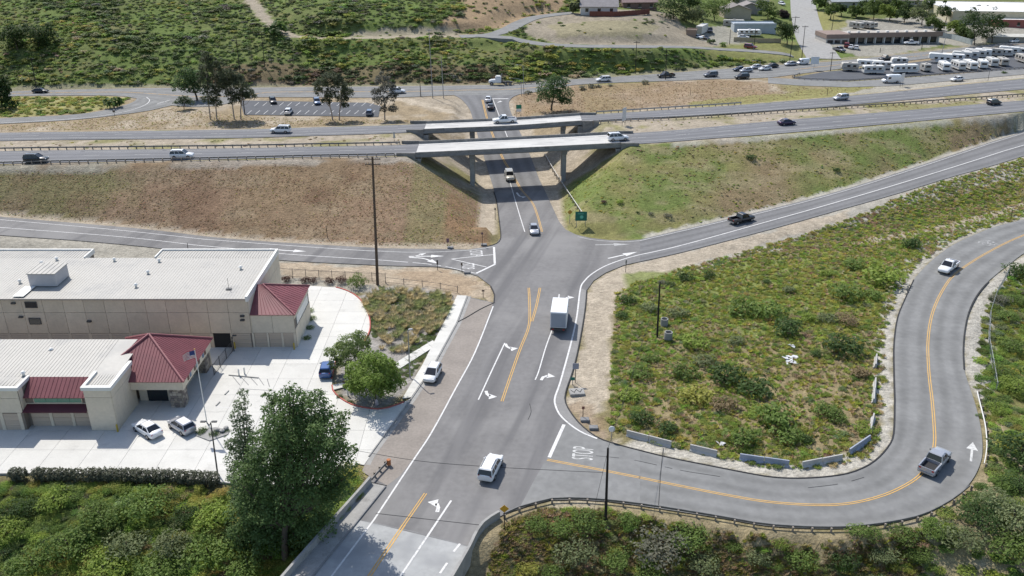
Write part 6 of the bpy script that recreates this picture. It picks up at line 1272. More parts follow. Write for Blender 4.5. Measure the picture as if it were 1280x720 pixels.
# -- embankment grass
SLR = [(float(a), float(YN(a)) - 2.2) for a in np.linspace(24, 300, 40)] + [(float(a), float(YR2U(a)) + 1.5) for a in np.linspace(300, 27, 40)] + [(9.5, 172), (14.5, 190)]
x, y, r = pick(SLR, 12000, lambda x, y: (x > XSR(y) + 3) & (r_ok(x, y)) if False else (x > XSR(y) + 3.2) * np.clip((fbm(x, y, 8, 4) - .15) * 3, .2, 1), 61)
scatter('slope_grass', 'olive grass and low weeds on the right embankment', 'grass', x, y, .2 + .26 * r.random(len(x)) ** 3, tint_zone(x, y, r, tints(['yl', 'br', 'gr'], len(x), r, [.62, .34, .04]) * 1.05, tints(['dry', 'bn', 'yl', 'sg'], len(x), r, [.44, .1, .4, .06]) * 1.05, 10, 17), SHRUBF_I, 'shrub_far', .42)
SLL = [(float(a), float(YN(a)) - 1.8) for a in np.linspace(-280, -22, 40)] + [(-10, 190), (-5.5, 170)] + [(float(a), float(YR1U(a)) + 1.2) for a in np.linspace(-6, -280, 40)]
x, y, r = pick(SLL, 14000, lambda x, y: (x < XSL(y) - 2.6) * np.clip((fbm(x * .4, y, 4, 4) - .2) * 3.2, .12, 1), 71)
tn = tints(['dry', 'bn', 'rd', 'yl'], len(x), r, [.5, .25, .22, .03]); gx_ = (x > -24) & (r.random(len(x)) < .3) | (x < -78) & (r.random(len(x)) < .25); tn[gx_] = tints(['yl', 'br', 'sg'], int(gx_.sum()), r)
tn = tn * 1.3
scatter('slope_grass', 'mown dry brown grass on the left embankment', 'grass', x, y, .14 + .12 * r.random(len(x)), tn, TUFT_I, 'tuft', .4)
far_l = wpoly([(-200, 160), (0, 149), (100, 142), (150, 134), (170, 123), (130, 121), (0, 122), (-200, 130)], z_wood); x, y, r = pick(far_l, 900, None, 81); scatter('roadside_weeds', 'yellow green weeds between the far road and its ramp at left', 'weeds', x, y, .5 + .6 * r.random(len(x)), tints(['yl', 'br', 'gr'], len(x), r, [.5, .35, .15]), SHRUBF_I, 'shrub_far', .75)
far_m = wpoly([(220, 135), (310, 146), (475, 150), (590, 152), (524, 153), (320, 160), (0, 164), (0, 158), (175, 143)], z_wood); x, y, r = pick(far_m, 2000, None, 82); scatter('dry_grass', 'dry grass between the car park and the far freeway lanes', 'grass', x, y, .16 + .18 * r.random(len(x)), tints(['dry', 'yl'], len(x), r, [.75, .25]), TUFT_I, 'tuft', .5)
far_r = wpoly([(645, 146), (640, 125), (655, 120), (720, 109), (900, 101), (1000, 108), (1100, 110), (960, 126), (840, 134), (720, 142)], z_wood); x, y, r = pick(far_r, 2600, None, 83); scatter('dry_grass', 'dry grass between the far road and the right freeway lanes', 'grass', x, y, .16 + .18 * r.random(len(x)), np.where(((x > 45) & (y < YF(x) + 12))[:, None], tints(['yl', 'br'], len(x), r), tints(['dry', 'rd'], len(x), r, [.7, .3])), TUFT_I, 'tuft', .5)
MED = [(float(a), float(YM1(a)) + 1.5) for a in np.linspace(-280, 320, 60)] + [(float(a), float(YM2(a)) - 1.0) for a in np.linspace(320, -280, 60)]
_free2 = _free; _free = np.ones_like(_free2); x, y, r = pick(MED, 4200, lambda x, y: ((x < B1L - 4) | (x > B1R + 4)) * np.clip((fbm(x, y, 9, 6) - .3) * 3.5, .05, 1), 84); _free = _free2
scatter('median_grass', 'dry and green weeds on the strip between the freeway lanes', 'grass', x, y, .2 + .3 * r.random(len(x)), tints(['dry', 'yl', 'br', 'bn'], len(x), r, [.4, .3, .15, .15]), SHRUBF_I, 'shrub_far', .5)
# -- single shrubs
def shrub(label, px, py, R, tint, h=.9, near=False, name='shrub', group=None, far=False, stem=True, ground=None):
    g = ground or G(px, py); t = thing(name, label, 'shrub', (g.x, g.y, g.z - .06), random.random() * 6.28, group); src = SHRUBF_O if far else SHRUBN_O if near else SHRUB_O
    o = obj('foliage', random.choice(src), None, t); o.scale = (R * random.uniform(.9, 1.12), R * random.uniform(.9, 1.12), R * h * 1.15); c = np.array(PAL[tint] if isinstance(tint, str) else tint) * random.uniform(.85, 1.15); o.color = (*c, 1)
    if stem:
        bm = bmesh.new(); tube(bm, [Vector((0, 0, -.1)), Vector((.05 * R, 0, .3 * R)), Vector((.1 * R, .06 * R, .7 * R * h))], .07 * R, .02 * R, 5); obj('stem', bm, BARK, t)
    return t
ORD = 'first second third fourth fifth sixth seventh eighth ninth tenth eleventh twelfth thirteenth fourteenth fifteenth sixteenth seventeenth eighteenth nineteenth twentieth twenty-first twenty-second'.split()
GF = 'shrubs inside the road bend'
for px, py, R, tn, w in ((927, 392, 2.9, 'gr', 'large green shrub left of the pair in the middle of the bend field'), (958, 396, 3.3, 'gr', 'largest green shrub in the middle of the bend field'), (985, 417, 3.0, 'dk', 'dark green shrub right of the largest one in the bend field'), (1057, 372, 3.0, 'gr', 'bright green round shrub near the left kerb of the bend road'), (1103, 353, 3.7, 'br', 'biggest bright green shrub against the left edge of the bend road'), (1140, 309, 2.3, 'dk', 'dark round shrub nearest the upper left edge of the bend road'), (1052, 440, 3.1, 'dk', 'wide dark shrub beside the row of white posts'),
                         (904, 475, 2.9, 'dk', 'dark shrub left of the pile of white rubbish'), (943, 492, 2.7, 'dk', 'dark shrub below the pile of white rubbish'), (965, 528, 3.2, 'gr', 'big rounded shrub above the concrete barriers'), (985, 549, 2.1, 'gr', 'green shrub just behind the blue-grey concrete barrier'), (929, 552, 2.4, 'gr', 'bushy shrub above the middle concrete barrier'), (801, 528, 1.8, 'dk', 'dark shrub above the leftmost concrete barrier'), (834, 538, 1.6, 'dk', 'smaller dark shrub right of the one above the leftmost barrier'), (857, 350, 1.8, 'dk', 'dark shrub at the top left corner of the bend field'), (886, 347, 1.4, 'dk', 'second dark shrub along the top left of the bend field'), (784, 378, 1.6, 'dk', 'dark shrub at the left edge of the field above the pole'), (777, 396, 1.2, 'dk', 'smaller dark shrub at the left edge of the field'), (869, 432, 2.3, 'br', 'light green shrub right of the concrete rings'), (1036, 518, 1.8, 'gr', 'green shrub left of the barrier by the kerb'), (1046, 526, 1.5, 'gr', 'small green shrub left of the barrier by the kerb, the lower one'), (1009, 552, 1.2, 'dk', 'low dark shrub above the pale barrier'), (1033, 402, 1.8, 'sg', 'grey-green shrub above the wide dark one')):
    shrub(w, px, py, R, tn, .85, group=GF)
for k, (px, py, R, tn) in enumerate(sorted(((838, 357, 1.0, 'dk'), (828, 355, .9, 'gy'), (855, 470, 2.3, 'gr'), (800, 470, 2.0, 'gr'), (787, 498, 1.8, 'br'), (848, 395, 1.8, 'sg'), (812, 388, 1.7, 'sg'), (812, 452, 1.6, 'gr'), (1020, 445, 1.2, 'dk'), (985, 365, 1.4, 'sg'), (1065, 335, 2.2, 'gr'), (1032, 345, 1.6, 'br'), (1090, 372, 2.0, 'gr'), (958, 354, .9, 'dk'), (905, 510, 2.0, 'bn'), (870, 500, 2.4, 'yl'), (1080, 540, 1.4, 'br'), (1075, 470, 1.6, 'bn'), (1060, 405, 2.2, 'bn'), (880, 455, 1.8, 'sg'), (1010, 400, 1.6, 'br'), (920, 430, 1.5, 'sg')))):
    shrub('lesser shrub among the weeds inside the road bend, ' + ORD[k] + ' from the left', px, py, R, tn, .8, group='lesser shrubs inside the road bend')
for px, py, R, tn, w in ((1276, 345, 3.2, 'dk', 'dark shrub against the right edge beside the wire fence top'), (1248, 378, 1.9, 'gy', 'grey-green shrub growing through the wire fence'), (1278, 572, 4.2, 'dk', 'very large dark shrub on the right edge beside the bend'), (1240, 632, 2.4, 'sg', 'grey-green shrub below the bend on the right bank'), (1222, 650, 2.6, 'dk', 'dark shrub below the grey-green one on the right bank'), (1268, 655, 3.2, 'sg', 'wide grey-green shrub at the lower right edge'), (1198, 680, 2.8, 'sg', 'grey-green shrub in the lower right corner'), (1252, 610, 1.8, 'gr', 'green shrub beside the kerb of the bend, right bank')):
    shrub(w, px, py, R, tn, .8, near=True)
for k, (px, py, R, tn) in enumerate(sorted(((1260, 400, 2.2, 'gr'), (1265, 440, 2.6, 'gr'), (1250, 470, 2.2, 'gr'), (1268, 490, 2.6, 'br'), (1245, 515, 1.6, 'br'), (1272, 610, 2.2, 'dk'), (1262, 690, 3.0, 'gr'), (1270, 380, 2.2, 'gr')))): shrub('green shrub on the bank right of the road bend, ' + ORD[k] + ' from the left', px, py, R, tn, .8, near=True, group='shrubs on the right bank')
for px, py, R, tn, w in ((735, 660, 2.3, 'gr', 'green shrub left of the black pole below the bend road'), (703, 665, 1.6, 'gr', 'small green shrub below the left end of the guard rail'), (672, 660, 1.5, 'gr', 'leftmost small shrub behind the guard rail'), (862, 680, 2.4, 'gr', 'bright green shrub right of the black pole'), (825, 695, 3.2, 'gy', 'large grey-green shrub right of the black pole'), (720, 700, 2.6, 'sg', 'grey-green shrub below the black pole'), (785, 655, 1.5, 'gr', 'shrub just right of the black pole below the guard rail'), (1072, 668, 1.3, 'gr', 'shrub behind the guard rail at the bottom of the bend, left one'), (1090, 671, 1.4, 'gr', 'shrub behind the guard rail at the bottom of the bend, second'), (1128, 672, 1.7, 'gr', 'shrub behind the guard rail at the bottom of the bend, third'), (1163, 668, 1.8, 'gr', 'shrub behind the guard rail at the bottom of the bend, right one')):
    shrub(w, px, py, R, tn, .85, near=True)
for k, (px, py, R, tn) in enumerate(sorted(((770, 705, 2.8, 'gr'), (880, 712, 2.8, 'sg'), (945, 700, 2.4, 'sg'), (1000, 705, 2.8, 'gr'), (1052, 705, 2.8, 'dk'), (1105, 700, 2.6, 'sg'), (915, 685, 1.6, 'gr'), (810, 720, 3.0, 'gr'), (660, 715, 1.8, 'yl'), (975, 682, 1.6, 'br'), (1150, 700, 2.4, 'gr'), (690, 720, 2.2, 'gr')))): shrub('rounded shrub on the bank below the bend road, ' + ORD[k] + ' from the left', px, py, R * .72, tn, .85, near=True, group='shrubs on the bank below the bend')
for k, (px, py, R, tn) in enumerate(sorted(((70, 632, 2.3, 'br'), (185, 640, 3.0, 'gr'), (178, 652, 1.6, 'br'), (232, 648, 1.8, 'dk'), (30, 642, 2.0, 'dk'), (272, 652, 2.6, 'br'), (130, 655, 2.8, 'gr'), (10, 672, 2.6, 'br'), (90, 690, 3.0, 'gr'), (160, 690, 2.6, 'sg'), (215, 690, 2.6, 'sg'), (265, 700, 3.0, 'gr'), (40, 715, 2.8, 'gr'), (130, 722, 3.0, 'br'), (200, 722, 2.8, 'gr'), (300, 680, 2.2, 'dk'), (310, 715, 2.8, 'gr'), (110, 668, 2.0, 'gr')))): shrub('rounded shrub on the river bank at bottom left, ' + ORD[k] + ' from the left', px, py, R, tn, .9, near=True, group='shrubs on the river bank')
for px, py, R, tn, w in ((754.5, 253, .75, (.1, .06, .05), 'small dark brown shrub low on the right embankment'), (775, 254, 1.1, 'br', 'bright green shrub low on the right embankment'), (835, 271, 1.0, 'gy', 'grey shrub low on the right embankment above the ramp'), (813, 268, .7, 'gy', 'smaller grey shrub left of the other on the right embankment'), (938, 199, 1.4, 'dk', 'dark shrub high on the right embankment'), (1046, 214, 1.1, 'dk', 'dark shrub on the embankment above the entry ramp'), (797, 266, .5, 'dk', 'tiny dark shrub on the right embankment')): shrub(w, px, py, R, tn, .8)
for i, (px, py, R, tn) in enumerate(((358, 352, 1.0, 'rd'), (381, 353.5, 1.05, 'rd'), (391.5, 353.5, .95, 'rd'), (411.5, 354.5, 1.05, 'rd'), (427, 354, 1.2, 'rd'))): shrub(['leftmost', 'second', 'third', 'fourth', 'rightmost'][i] + ' of the five clipped reddish shrubs by the yard fence', px, py, R, (.1, .05, .04), 1.2, near=True, group='reddish shrubs by the yard fence')
shrub('tall clipped bright green shrub beside the tall pole', 446, 358, 1.9, 'gr', 1.25, near=True)
for px, py, R, w in ((387, 390, .9, 'top'), (389, 400, .9, 'second'), (388, 411, .8, 'third'), (384, 424, .8, 'bottom')): shrub(w + ' shrub of the bed beside the red-roofed corner wing', px, py, R, 'gr', .9, near=True)
for px, py, R, w in ((727, 112, 1.6, 'leftmost'), (739, 110, 1.6, 'second'), (748, 109.5, 1.2, 'third'), (763, 108, 1.0, 'fourth'), (806, 105, 1.8, 'rightmost')): shrub(w + ' grey-green shrub along the near edge of the hill-foot road', px, py, R, 'gy', .9, far=True)
for px, py, R, tn, w in ((143, 135, 3.4, 'dk', 'dark green bush at the tip of the green strip'), (12, 136, 2.8, 'dk', 'dark bush at the left edge beside the far ramp'), (348, 44, 5.0, 'dk', 'big dark bush above the bend of the dirt track'), (660, 118, 1.4, 'gy', 'grey bush beside the traffic light pole'), (1255, 92, 1.0, 'dk', 'small bush on the kerb below the trailers'), (889, 54, 1.8, 'dk', 'round bush at the gravel yard below the container'), (903, 58, 1.8, 'gr', 'upright bush beside the gravel yard gate')): shrub(w, px, py, R, tn, 1.0, far=True)
# clipped hedge along the yard
def hedge(label, pts, w, h, tint):
    p = [G(a, b) for a, b in pts]; L = sum((b - a).length for a, b in zip(p, p[1:])); t = thing('hedge', label, 'hedge', p[0]); q = every(p, .9); r = np.random.default_rng(int(L * 10)); bl = [(c.x - p[0].x, c.y - p[0].y, max(0, -p[0].z) + h * .5, .75, w / 2, h * .52) for c in q]
    o = obj('foliage', quads('foliage', leaves(bl, int(520 * len(bl)), .24, r, shell=.6, bottom=-2), LEAF_O), None, t); o.color = (*tint, 1)
    bm = bmesh.new()
    for c in q[::2]: cyl(bm, (c.x - p[0].x, c.y - p[0].y, -.8), (c.x - p[0].x, c.y - p[0].y, h * .5), .05, n=5)
    o = obj('stems', bm, BARK, t); o['kind'] = 'stuff'; return t
HT = (.13, .14, .095)
hedge('long clipped grey-green hedge along the bottom edge of the yard', [(112, 601), (160, 601.5), (210, 603), (268, 606)], 1.7, 1.6, HT); hedge('short clipped hedge left of the long one along the yard', [(49, 600), (98, 601)], 1.6, 1.5, HT); hedge('single small hedge bush at the left end of the yard edge', [(20, 600), (28, 600)], 1.4, 1.5, HT)
# planting bed: golden grass clumps and ground cover
BED = [(452, 380), (470, 361), (560, 368), (568, 373), (548, 415), (520, 430), (505, 440), (480, 440), (470, 425), (468, 400)]
bp = wpoly(BED); r = np.random.default_rng(5); n = 0; spots = []
while n < 150:
    px, py = r.uniform(450, 570), r.uniform(358, 445); q = P(px, py)
    if not poly_mask(bp, np.array([q.x]), np.array([q.y]))[0]: continue
    if py > 405 and r.random() < .55: continue
    if any(math.hypot(q.x - a, q.y - b) < .75 for a, b in spots): continue
    spots.append((q.x, q.y)); n += 1
for (a, b) in spots:
    o = obj('grass_clump', random.choice(CLUMP_O), None, None, (a, b, gz(a, b) - .03)); s = random.uniform(.7, 1.2); o.scale = (s, s, s * .9); o.rotation_euler.z = random.random() * 6.28
    c = random.choice(((.6, .5, .28), (.55, .48, .27), (.4, .42, .18), (.62, .53, .33), (.34, .38, .17))); o.color = (*c, 1); tag(o, 'golden ornamental grass clump in the gravel planting bed', 'grass', 'ornamental grass clumps')
x, y, r = pick(wpoly([(450, 378), (468, 360), (565, 369), (545, 420), (505, 478), (490, 470), (470, 445), (464, 410)]), 10, None, 91)
xx = rng.uniform(-24, -5, 4000); yy = rng.uniform(100, 133, 4000); k = poly_mask(wpoly([(450, 378), (468, 360), (565, 369), (540, 432), (506, 480), (490, 470), (470, 445), (464, 410)]), xx, yy) & (fbm(xx, yy, 5, 8) > .5); xx, yy = xx[k], yy[k]
scatter('ground_cover', 'low green ground cover in the gravel planting bed', 'ground cover', xx, yy, .25 + .25 * rng.random(len(xx)), tints(['gr', 'sg', 'gr'], len(xx), rng) * .8, SHRUB_I, 'shrub_mid', .45)
for px, py, R, w in ((425, 497, .6, 'in the kerbed island left of the round tree'), (437, 503, .5, 'at the lower kerb of the tree island'), (268, 545, .8, 'beside the foot of the lamp post in the yard'), (283, 541, .6, 'right of the flagpole planter'), (253, 541, .9, 'at the foot of the flagpole')): shrub('small dark round shrub ' + w, px, py, R, 'dk', .9, near=True)

# ------------------------------------------------------------------ trees
def tree(name, label, base, blobs, n, leaf, tint, trunk_r=.25, bark=None, group=None, droop=0.0, aspect=.55, trunks=None, shell=.5, limbs=True):
    """base: ground point; blobs: world crown lumps (x,y,z,r) ; trunk with limbs to the lumps, crown of leaf faces"""
    b = Vector(base); t = thing(name, label, 'tree', b, 0, group); r = np.random.default_rng(abs(hash(label)) % 9999 if False else int(abs(b.x * 13 + b.y * 7)) + n)
    bl = [(x - b.x, y - b.y, z - b.z, q, q, q * .85) for x, y, z, q in blobs]
    ext = []
    for x, y, z, q, _, _ in bl:
        for _ in range(6): d = unit(r.normal(size=(1, 3)))[0]; s = q * r.uniform(.18, .42); e_ = q * r.uniform(.75, 1.15); ext.append((x + d[0] * e_, y + d[1] * e_, z + d[2] * e_ * .9 + .15 * q, s, s, s * .85))
    o = obj('crown', quads('crown', leaves(bl + ext, n, leaf, r, shell=shell, droop=droop, aspect=aspect), LEAF_O), None, t); o.color = (*np.array(PAL[tint] if isinstance(tint, str) else tint), 1)
    bm = bmesh.new(); top = Vector((np.mean([c[0] for c in bl]), np.mean([c[1] for c in bl]), np.mean([c[2] for c in bl])))
    tube(bm, [Vector((0, 0, -.4)), Vector((top.x * .15, top.y * .15, top.z * .3)), Vector((top.x * .55, top.y * .55, top.z * .65)), top], trunk_r, trunk_r * .35, 8)
    if limbs:
        for c in bl:
            s = Vector((top.x * .3, top.y * .3, top.z * .45)); e = Vector(c[:3]); tube(bm, [s, s.lerp(e, .5) + Vector((0, 0, -.1 * e.z)), e], trunk_r * .45, trunk_r * .12, 5)
    o = obj('trunk', bm, bark or BARK, t); shade(o, 60); return t
def tblobs(Y, items, zr=1.0, seed=1):
    """crown lumps given where they show in the photo at about distance Y"""
    r = random.Random(seed); out = []
    for px, py, R in items: q = PY(px, py, Y + r.uniform(-1, 1) * R * .9 * zr); out.append((q.x, q.y, q.z, R))
    return out
b = G(356, 700)
T1 = [(367, 492, .8), (369, 505, 1.3), (350, 500, .9), (348, 515, 1.5), (392, 500, 1.0), (394, 515, 1.6), (408, 522, 1.2), (380, 528, 2.0), (358, 540, 2.2), (402, 540, 2.0), (374, 556, 2.6), (343, 566, 2.1), (408, 562, 2.0), (386, 582, 2.6), (356, 596, 2.6), (418, 588, 1.5), (372, 616, 2.8), (338, 606, 2.0), (340, 497, .6), (362, 486, .5), (424, 540, .8), (431, 520, .6), (428, 530, .6), (399, 612, 2.2), (350, 636, 2.4), (386, 645, 2.4), (324, 634, 1.8), (414, 614, 1.3), (434, 568, .9), (331, 548, 1.0), (335, 528, .8), (438, 590, .8), (420, 552, .9), (365, 665, 2.6), (335, 662, 2.2), (395, 662, 2.0), (350, 688, 2.2), (378, 690, 1.8), (325, 690, 1.8)]
T1 = [(a, b_, r_ * 1.18) for a, b_, r_ in T1] + [(300, 604, 1.5), (312, 588, 1.7), (318, 618, 2.1), (300, 640, 1.7), (330, 588, 2.0), (322, 566, 1.4), (372, 576, 2.4), (392, 556, 2.2), (366, 526, 1.8), (345, 540, 1.7), (415, 602, 1.6), (310, 664, 2.0), (352, 556, 2.0)]
tree('cottonwood_tree', 'very large dark green tree beside the bridge rail at bottom left', b, tblobs(b.y + 2.5, T1, .8), 52000, .27, (.125, .195, .065), .4, shell=.3)
shrub('yellow-green shrub between the large tree and the yard driveway', 437, 598, 1.9, 'yl', 1.0, near=True)
b = G(318, 640)
tree('conifer_tree', 'narrow feathery grey-green tree left of the very large dark tree', b, tblobs(b.y + 1, [(305, 492, .55), (302, 505, .9), (298, 520, 1.0), (304, 533, 1.2), (308, 548, 1.3), (300, 560, 1.3), (312, 575, 1.6), (304, 592, 1.7), (316, 608, 1.8), (288, 555, .8), (292, 575, 1.1), (308, 625, 1.8)], .6), 9000, .22, (.145, .195, .1), .25)
b = G(470, 503); tree('street_tree', 'round leafy bright green tree in the kerbed island', b, tblobs(b.y + .3, [(465, 468, 2.5), (450, 474, 1.9), (483, 472, 2.0), (468, 455, 1.8), (490, 480, 1.5), (446, 463, 1.4), (460, 483, 2.0), (482, 459, 1.5), (478, 486, 1.6), (442, 482, 1.1)]), 14000, .27, (.2, .285, .06), .16)
b = G(432, 470); tree('street_tree', 'looser pale green tree behind the round one in the kerbed island', b, tblobs(b.y + .3, [(437, 432, 1.9), (424, 441, 1.5), (450, 435, 1.5), (436, 448, 1.5), (420, 455, 1.1), (413, 441, .9), (456, 426, .9)]), 6500, .25, (.2, .26, .09), .13)
gum = (.09, .11, .06)
FB = lambda px, py: P(px, py, gz(*P(px, py, 5.6).xy))
b = G(247, 126); tree('pepper_tree', 'broad dark green drooping tree left of the gum trees', b, tblobs(b.y, [(228, 103, 2.6), (240, 98, 3.0), (252, 102, 2.8), (222, 110, 1.8), (240, 110, 2.6), (252, 112, 2.0), (234, 92, 2.0)]), 5200, .42, (.075, .13, .045), .35, droop=.5)
b = G(230, 137); tree('small_tree', 'small round-topped tree in front of the broad dark tree', b, tblobs(b.y, [(224, 128, 1.3), (232, 126.5, 1.5), (238, 128.5, 1.2), (229, 124, 1.0)]), 1800, .32, (.085, .125, .06), .12)
for px, bl, w in ((263, [(256, 76, 1.5), (258, 88, 2.0), (256, 100, 1.8), (262, 112, 1.6), (257, 68, 1.0), (260, 125, 1.6)], 'tallest grey gum tree, leftmost of the roadside gums'), (271, [(268, 84, 1.8), (272, 97, 2.0), (276, 110, 1.8), (268, 118, 1.6), (272, 130, 1.4), (266, 75, 1.1)], 'second gum tree from the left beside the car park'), (293, [(283, 93, 2.0), (290, 104, 2.2), (288, 118, 1.8), (280, 104, 1.8), (294, 126, 1.5)], 'third gum tree from the left beside the car park'), (301, [(301, 107, 2.0), (308, 116, 2.0), (300, 120, 1.8), (315, 121, 1.4), (296, 97, 1.6)], 'rightmost of the four gum trees beside the car park'), (416, [(402, 106, 2.0), (410, 98, 1.9), (398, 114, 1.4), (413, 118, 1.8), (408, 127, 1.4)], 'left one of the twin gum trees in front of the car park'), (424, [(426, 108, 2.0), (434, 116, 1.8), (428, 124, 1.7), (422, 100, 1.5), (432, 132, 1.0)], 'right one of the twin gum trees in front of the car park'), (481, [(478, 101, 2.0), (484, 112, 2.0), (470, 116, 1.5), (476, 126, 1.8), (490, 122, 1.4), (492, 137, 1.3), (480, 137, 1.1)], 'lone grey gum tree at the right end of the car park')):
    b = G(px, 149 if px < 400 else 150); tree('gum_tree', w, b, tblobs(b.y, bl, .8), 4600, .42, gum if px != 481 else (.12, .125, .105), .2, BARK_P, group='gum trees along the freeway', droop=.4, aspect=.4)
b = G(689, 138); tree('pepper_tree', 'round drooping green tree above the farther overpass', b, tblobs(b.y, [(682, 113, 2.8), (706, 118, 2.6), (695, 106, 2.8), (680, 123, 2.0), (708, 127, 1.8), (692, 120, 2.6), (694, 99, 1.6)]), 6000, .4, (.085, .145, .05), .3, droop=.5)
for px, py, items, tn, w in ((842, 24, [(832, 8, 4.5), (845, 4, 5), (838, 18, 4), (852, 14, 3.5)], 'dk', 'large dark tree beside the brown house'), (866, 30, [(868, 18, 3.5), (858, 22, 3.0), (872, 24, 2.5)], 'sg', 'grey-green tree below the large dark one'), (893, 26, [(885, 10, 4.5), (898, 6, 5), (878, 16, 3.5), (902, 14, 4)], 'gr', 'broad green tree left of the tan gabled house'), (960, 24, [(958, 12, 3.5), (966, 18, 3.0), (952, 5, 3)], 'gr', 'green tree on the slope right of the pale house'), (979, 22, [(978, 17, 2.2), (982, 20, 2.0)], (.12, .09, .08), 'small purplish tree beside the concrete street'), (984, 56, [(980, 40, 3.2), (988, 37, 3.0), (984, 46, 2.6), (978, 33, 2.2)], 'dk', 'dark round tree at the corner of the concrete street'), (1022, 12, [(1022, 2, 3), (1030, 6, 2.5)], 'gr', 'green tree right of the top of the concrete street'), (1052, 20, [(1052, 12, 2.6), (1046, 10, 2.0)], 'dk', 'dark tree on the slope behind the stored campers'), (1070, 22, [(1068, 14, 2.8), (1076, 16, 2.4)], 'gr', 'green tree second in the row behind the shops'), (1092, 24, [(1088, 12, 3.5), (1098, 14, 3.2), (1092, 4, 3)], 'gr', 'tall green tree third in the row behind the shops'), (1112, 26, [(1108, 14, 3.5), (1116, 18, 3)], 'br', 'light green tree behind the middle of the shop row'), (1130, 28, [(1128, 18, 3.2), (1138, 20, 3), (1134, 10, 3)], 'dk', 'dark tree behind the right half of the shop row'), (1152, 32, [(1148, 18, 3.5), (1158, 22, 3.5), (1152, 10, 3)], 'sg', 'blue-green tree behind the right end of the shop row'), (1168, 38, [(1166, 28, 3), (1174, 32, 2.5)], 'gr', 'green tree right of the shop row end'), (1182, 28, [(1180, 14, 3.5), (1190, 17, 3)], 'dk', 'dark tree left of the white-roofed workshop'), (1195, 42, [(1192, 33, 2.8), (1200, 36, 2.2)], 'br', 'light green tree below the white-roofed workshop'), (1218, 56, [(1212, 30, 4.5), (1222, 42, 4), (1216, 22, 3)], 'dk', 'left one of the two big dark trees behind the trailers'), (1240, 54, [(1238, 28, 4.5), (1246, 36, 4), (1232, 42, 3.5)], 'dk', 'right one of the two big dark trees behind the trailers'), (1262, 24, [(1262, 17, 2.2), (1268, 19, 1.8)], 'gy', 'small grey tree against the cream warehouse wall'), (1224, 20, [(1222, 10, 1.6), (1226, 12, 1.4)], 'gy', 'thin tree against the cream warehouse, left one'), (1236, 20, [(1235, 11, 1.4), (1238, 13, 1.2)], 'gy', 'thin tree against the cream warehouse, middle one'), (716, 17, [(720, 8, 1.8), (716, 11, 1.4)], 'sg', 'small tree at the left end of the white house'), (22, 62, [(10, 44, 4), (24, 42, 4), (18, 54, 3.5)], 'dk', 'dark spreading tree on the hillside at the left edge'), (48, 60, [(44, 42, 4), (56, 46, 4), (52, 54, 3)], 'dk', 'dark spreading tree on the hillside, right of the one at the edge'), (1038, 24, [(1038, 14, 2.6), (1042, 10, 2.4)], 'gr', 'green tree on the slope left of the dark tree behind the campers'), (1082, 16, [(1080, 6, 3), (1086, 8, 3)], 'dk', 'dark tree in the back row behind the shops, left part'), (1102, 14, [(1102, 4, 3.2), (1108, 6, 3)], 'sg', 'blue-grey tree in the back row behind the shops, middle'), (1122, 16, [(1120, 6, 3), (1127, 8, 2.8)], 'gr', 'green tree in the back row behind the shops, right part'), (1160, 16, [(1160, 6, 3), (1166, 9, 3)], 'dk', 'dark tree beside the left end of the cream warehouse'), (1205, 48, [(1204, 40, 2.5), (1210, 44, 2.2)], 'gr', 'small green tree left of the two big dark trees'), (922, 8, [(918, -2, 4), (926, 0, 3.5)], 'gr', 'green tree behind the tan gabled house'), (862, 14, [(860, 2, 4), (868, 5, 3.5)], 'dk', 'dark tree right of the large dark one by the brown house'), (2, 135, [(0, 120, 2.5), (4, 112, 2.2), (2, 102, 1.6)], 'dk', 'dark tree cut by the left edge beside the far road')):
    b = G(px, py); tree('far_tree', w, b, tblobs(b.y, items, .8), 2600, .62, tuple(np.array(PAL[tn] if isinstance(tn, str) else tn) * .72), .25, limbs=False, shell=.25)
# ------------------------------------------------------------------ guard rails, barriers
POSTW = mat('rail_post', (.24, .21, .175), .9, .2, 3)
def guard_rail(label, pts, step=1.95, h=.68, m=None, post=None, zoff=0.0, side=0.25, name='guard_rail', depth=.3, bars=1):
    """pts: world points on the ground; rail beam on posts"""
    p = every(pts, step); o = p[0]; t = thing(name, label, 'guard rail', o); m = m or STEEL; bm = bmesh.new()
    for b in range(bars):
        A, B = offset_line(p, .04), offset_line(p, -.04); prev = None
        for a, c in zip(A, B):
            zz = h - b * .45; v = [bm.verts.new(Vector((q.x, q.y, q.z + z)) - o) for q, z in ((a, zz - depth), (a, zz), (c, zz), (c, zz - depth))]
            if prev:
                for k in range(4): bm.faces.new((prev[k], prev[(k + 1) % 4], v[(k + 1) % 4], v[k]))
            else: bm.faces.new(v)
            prev = v
        bm.faces.new(list(reversed(prev)))
    bmesh.ops.recalc_face_normals(bm, faces=bm.faces); obj('rail', bm, m, t)
    pm = bmesh.new(); box2(pm, (-.09, -.1, -.5), (.09, .1, h - .02)); me = bpy.data.meshes.new('post'); pm.to_mesh(me); pm.free(); me.materials.append(post or POSTW)
    q = offset_line(p, -side)
    for i, c in enumerate(q):
        d = p[min(i + 1, len(p) - 1)] - p[max(i - 1, 0)]; e = obj('post', me, None, t, c - o); e.rotation_euler.z = math.atan2(d.y, d.x)
    return t
def fwline(A, x0, x1, off): return [Vector((q.x, q.y + off, float(z_free(q.x, 0)))) for q in clipx(A, x0, x1)]
RAIL_D = mat('rail_dark', (.16, .16, .16), .6, .2, 1.5, metal=.2)  # dark steel tone; the shade on the bend rail is put into it
guard_rail('long guard rail on posts along the near edge of the freeway, left of the overpass', fwline(W1N, -190, B1L - 4.3, -.5), m=RAIL_D)
guard_rail('dark guard rail along the median edge of the near freeway lanes at left', fwline(W1F, -190, B1L - 4.3, .6), m=RAIL_D, side=-.25)
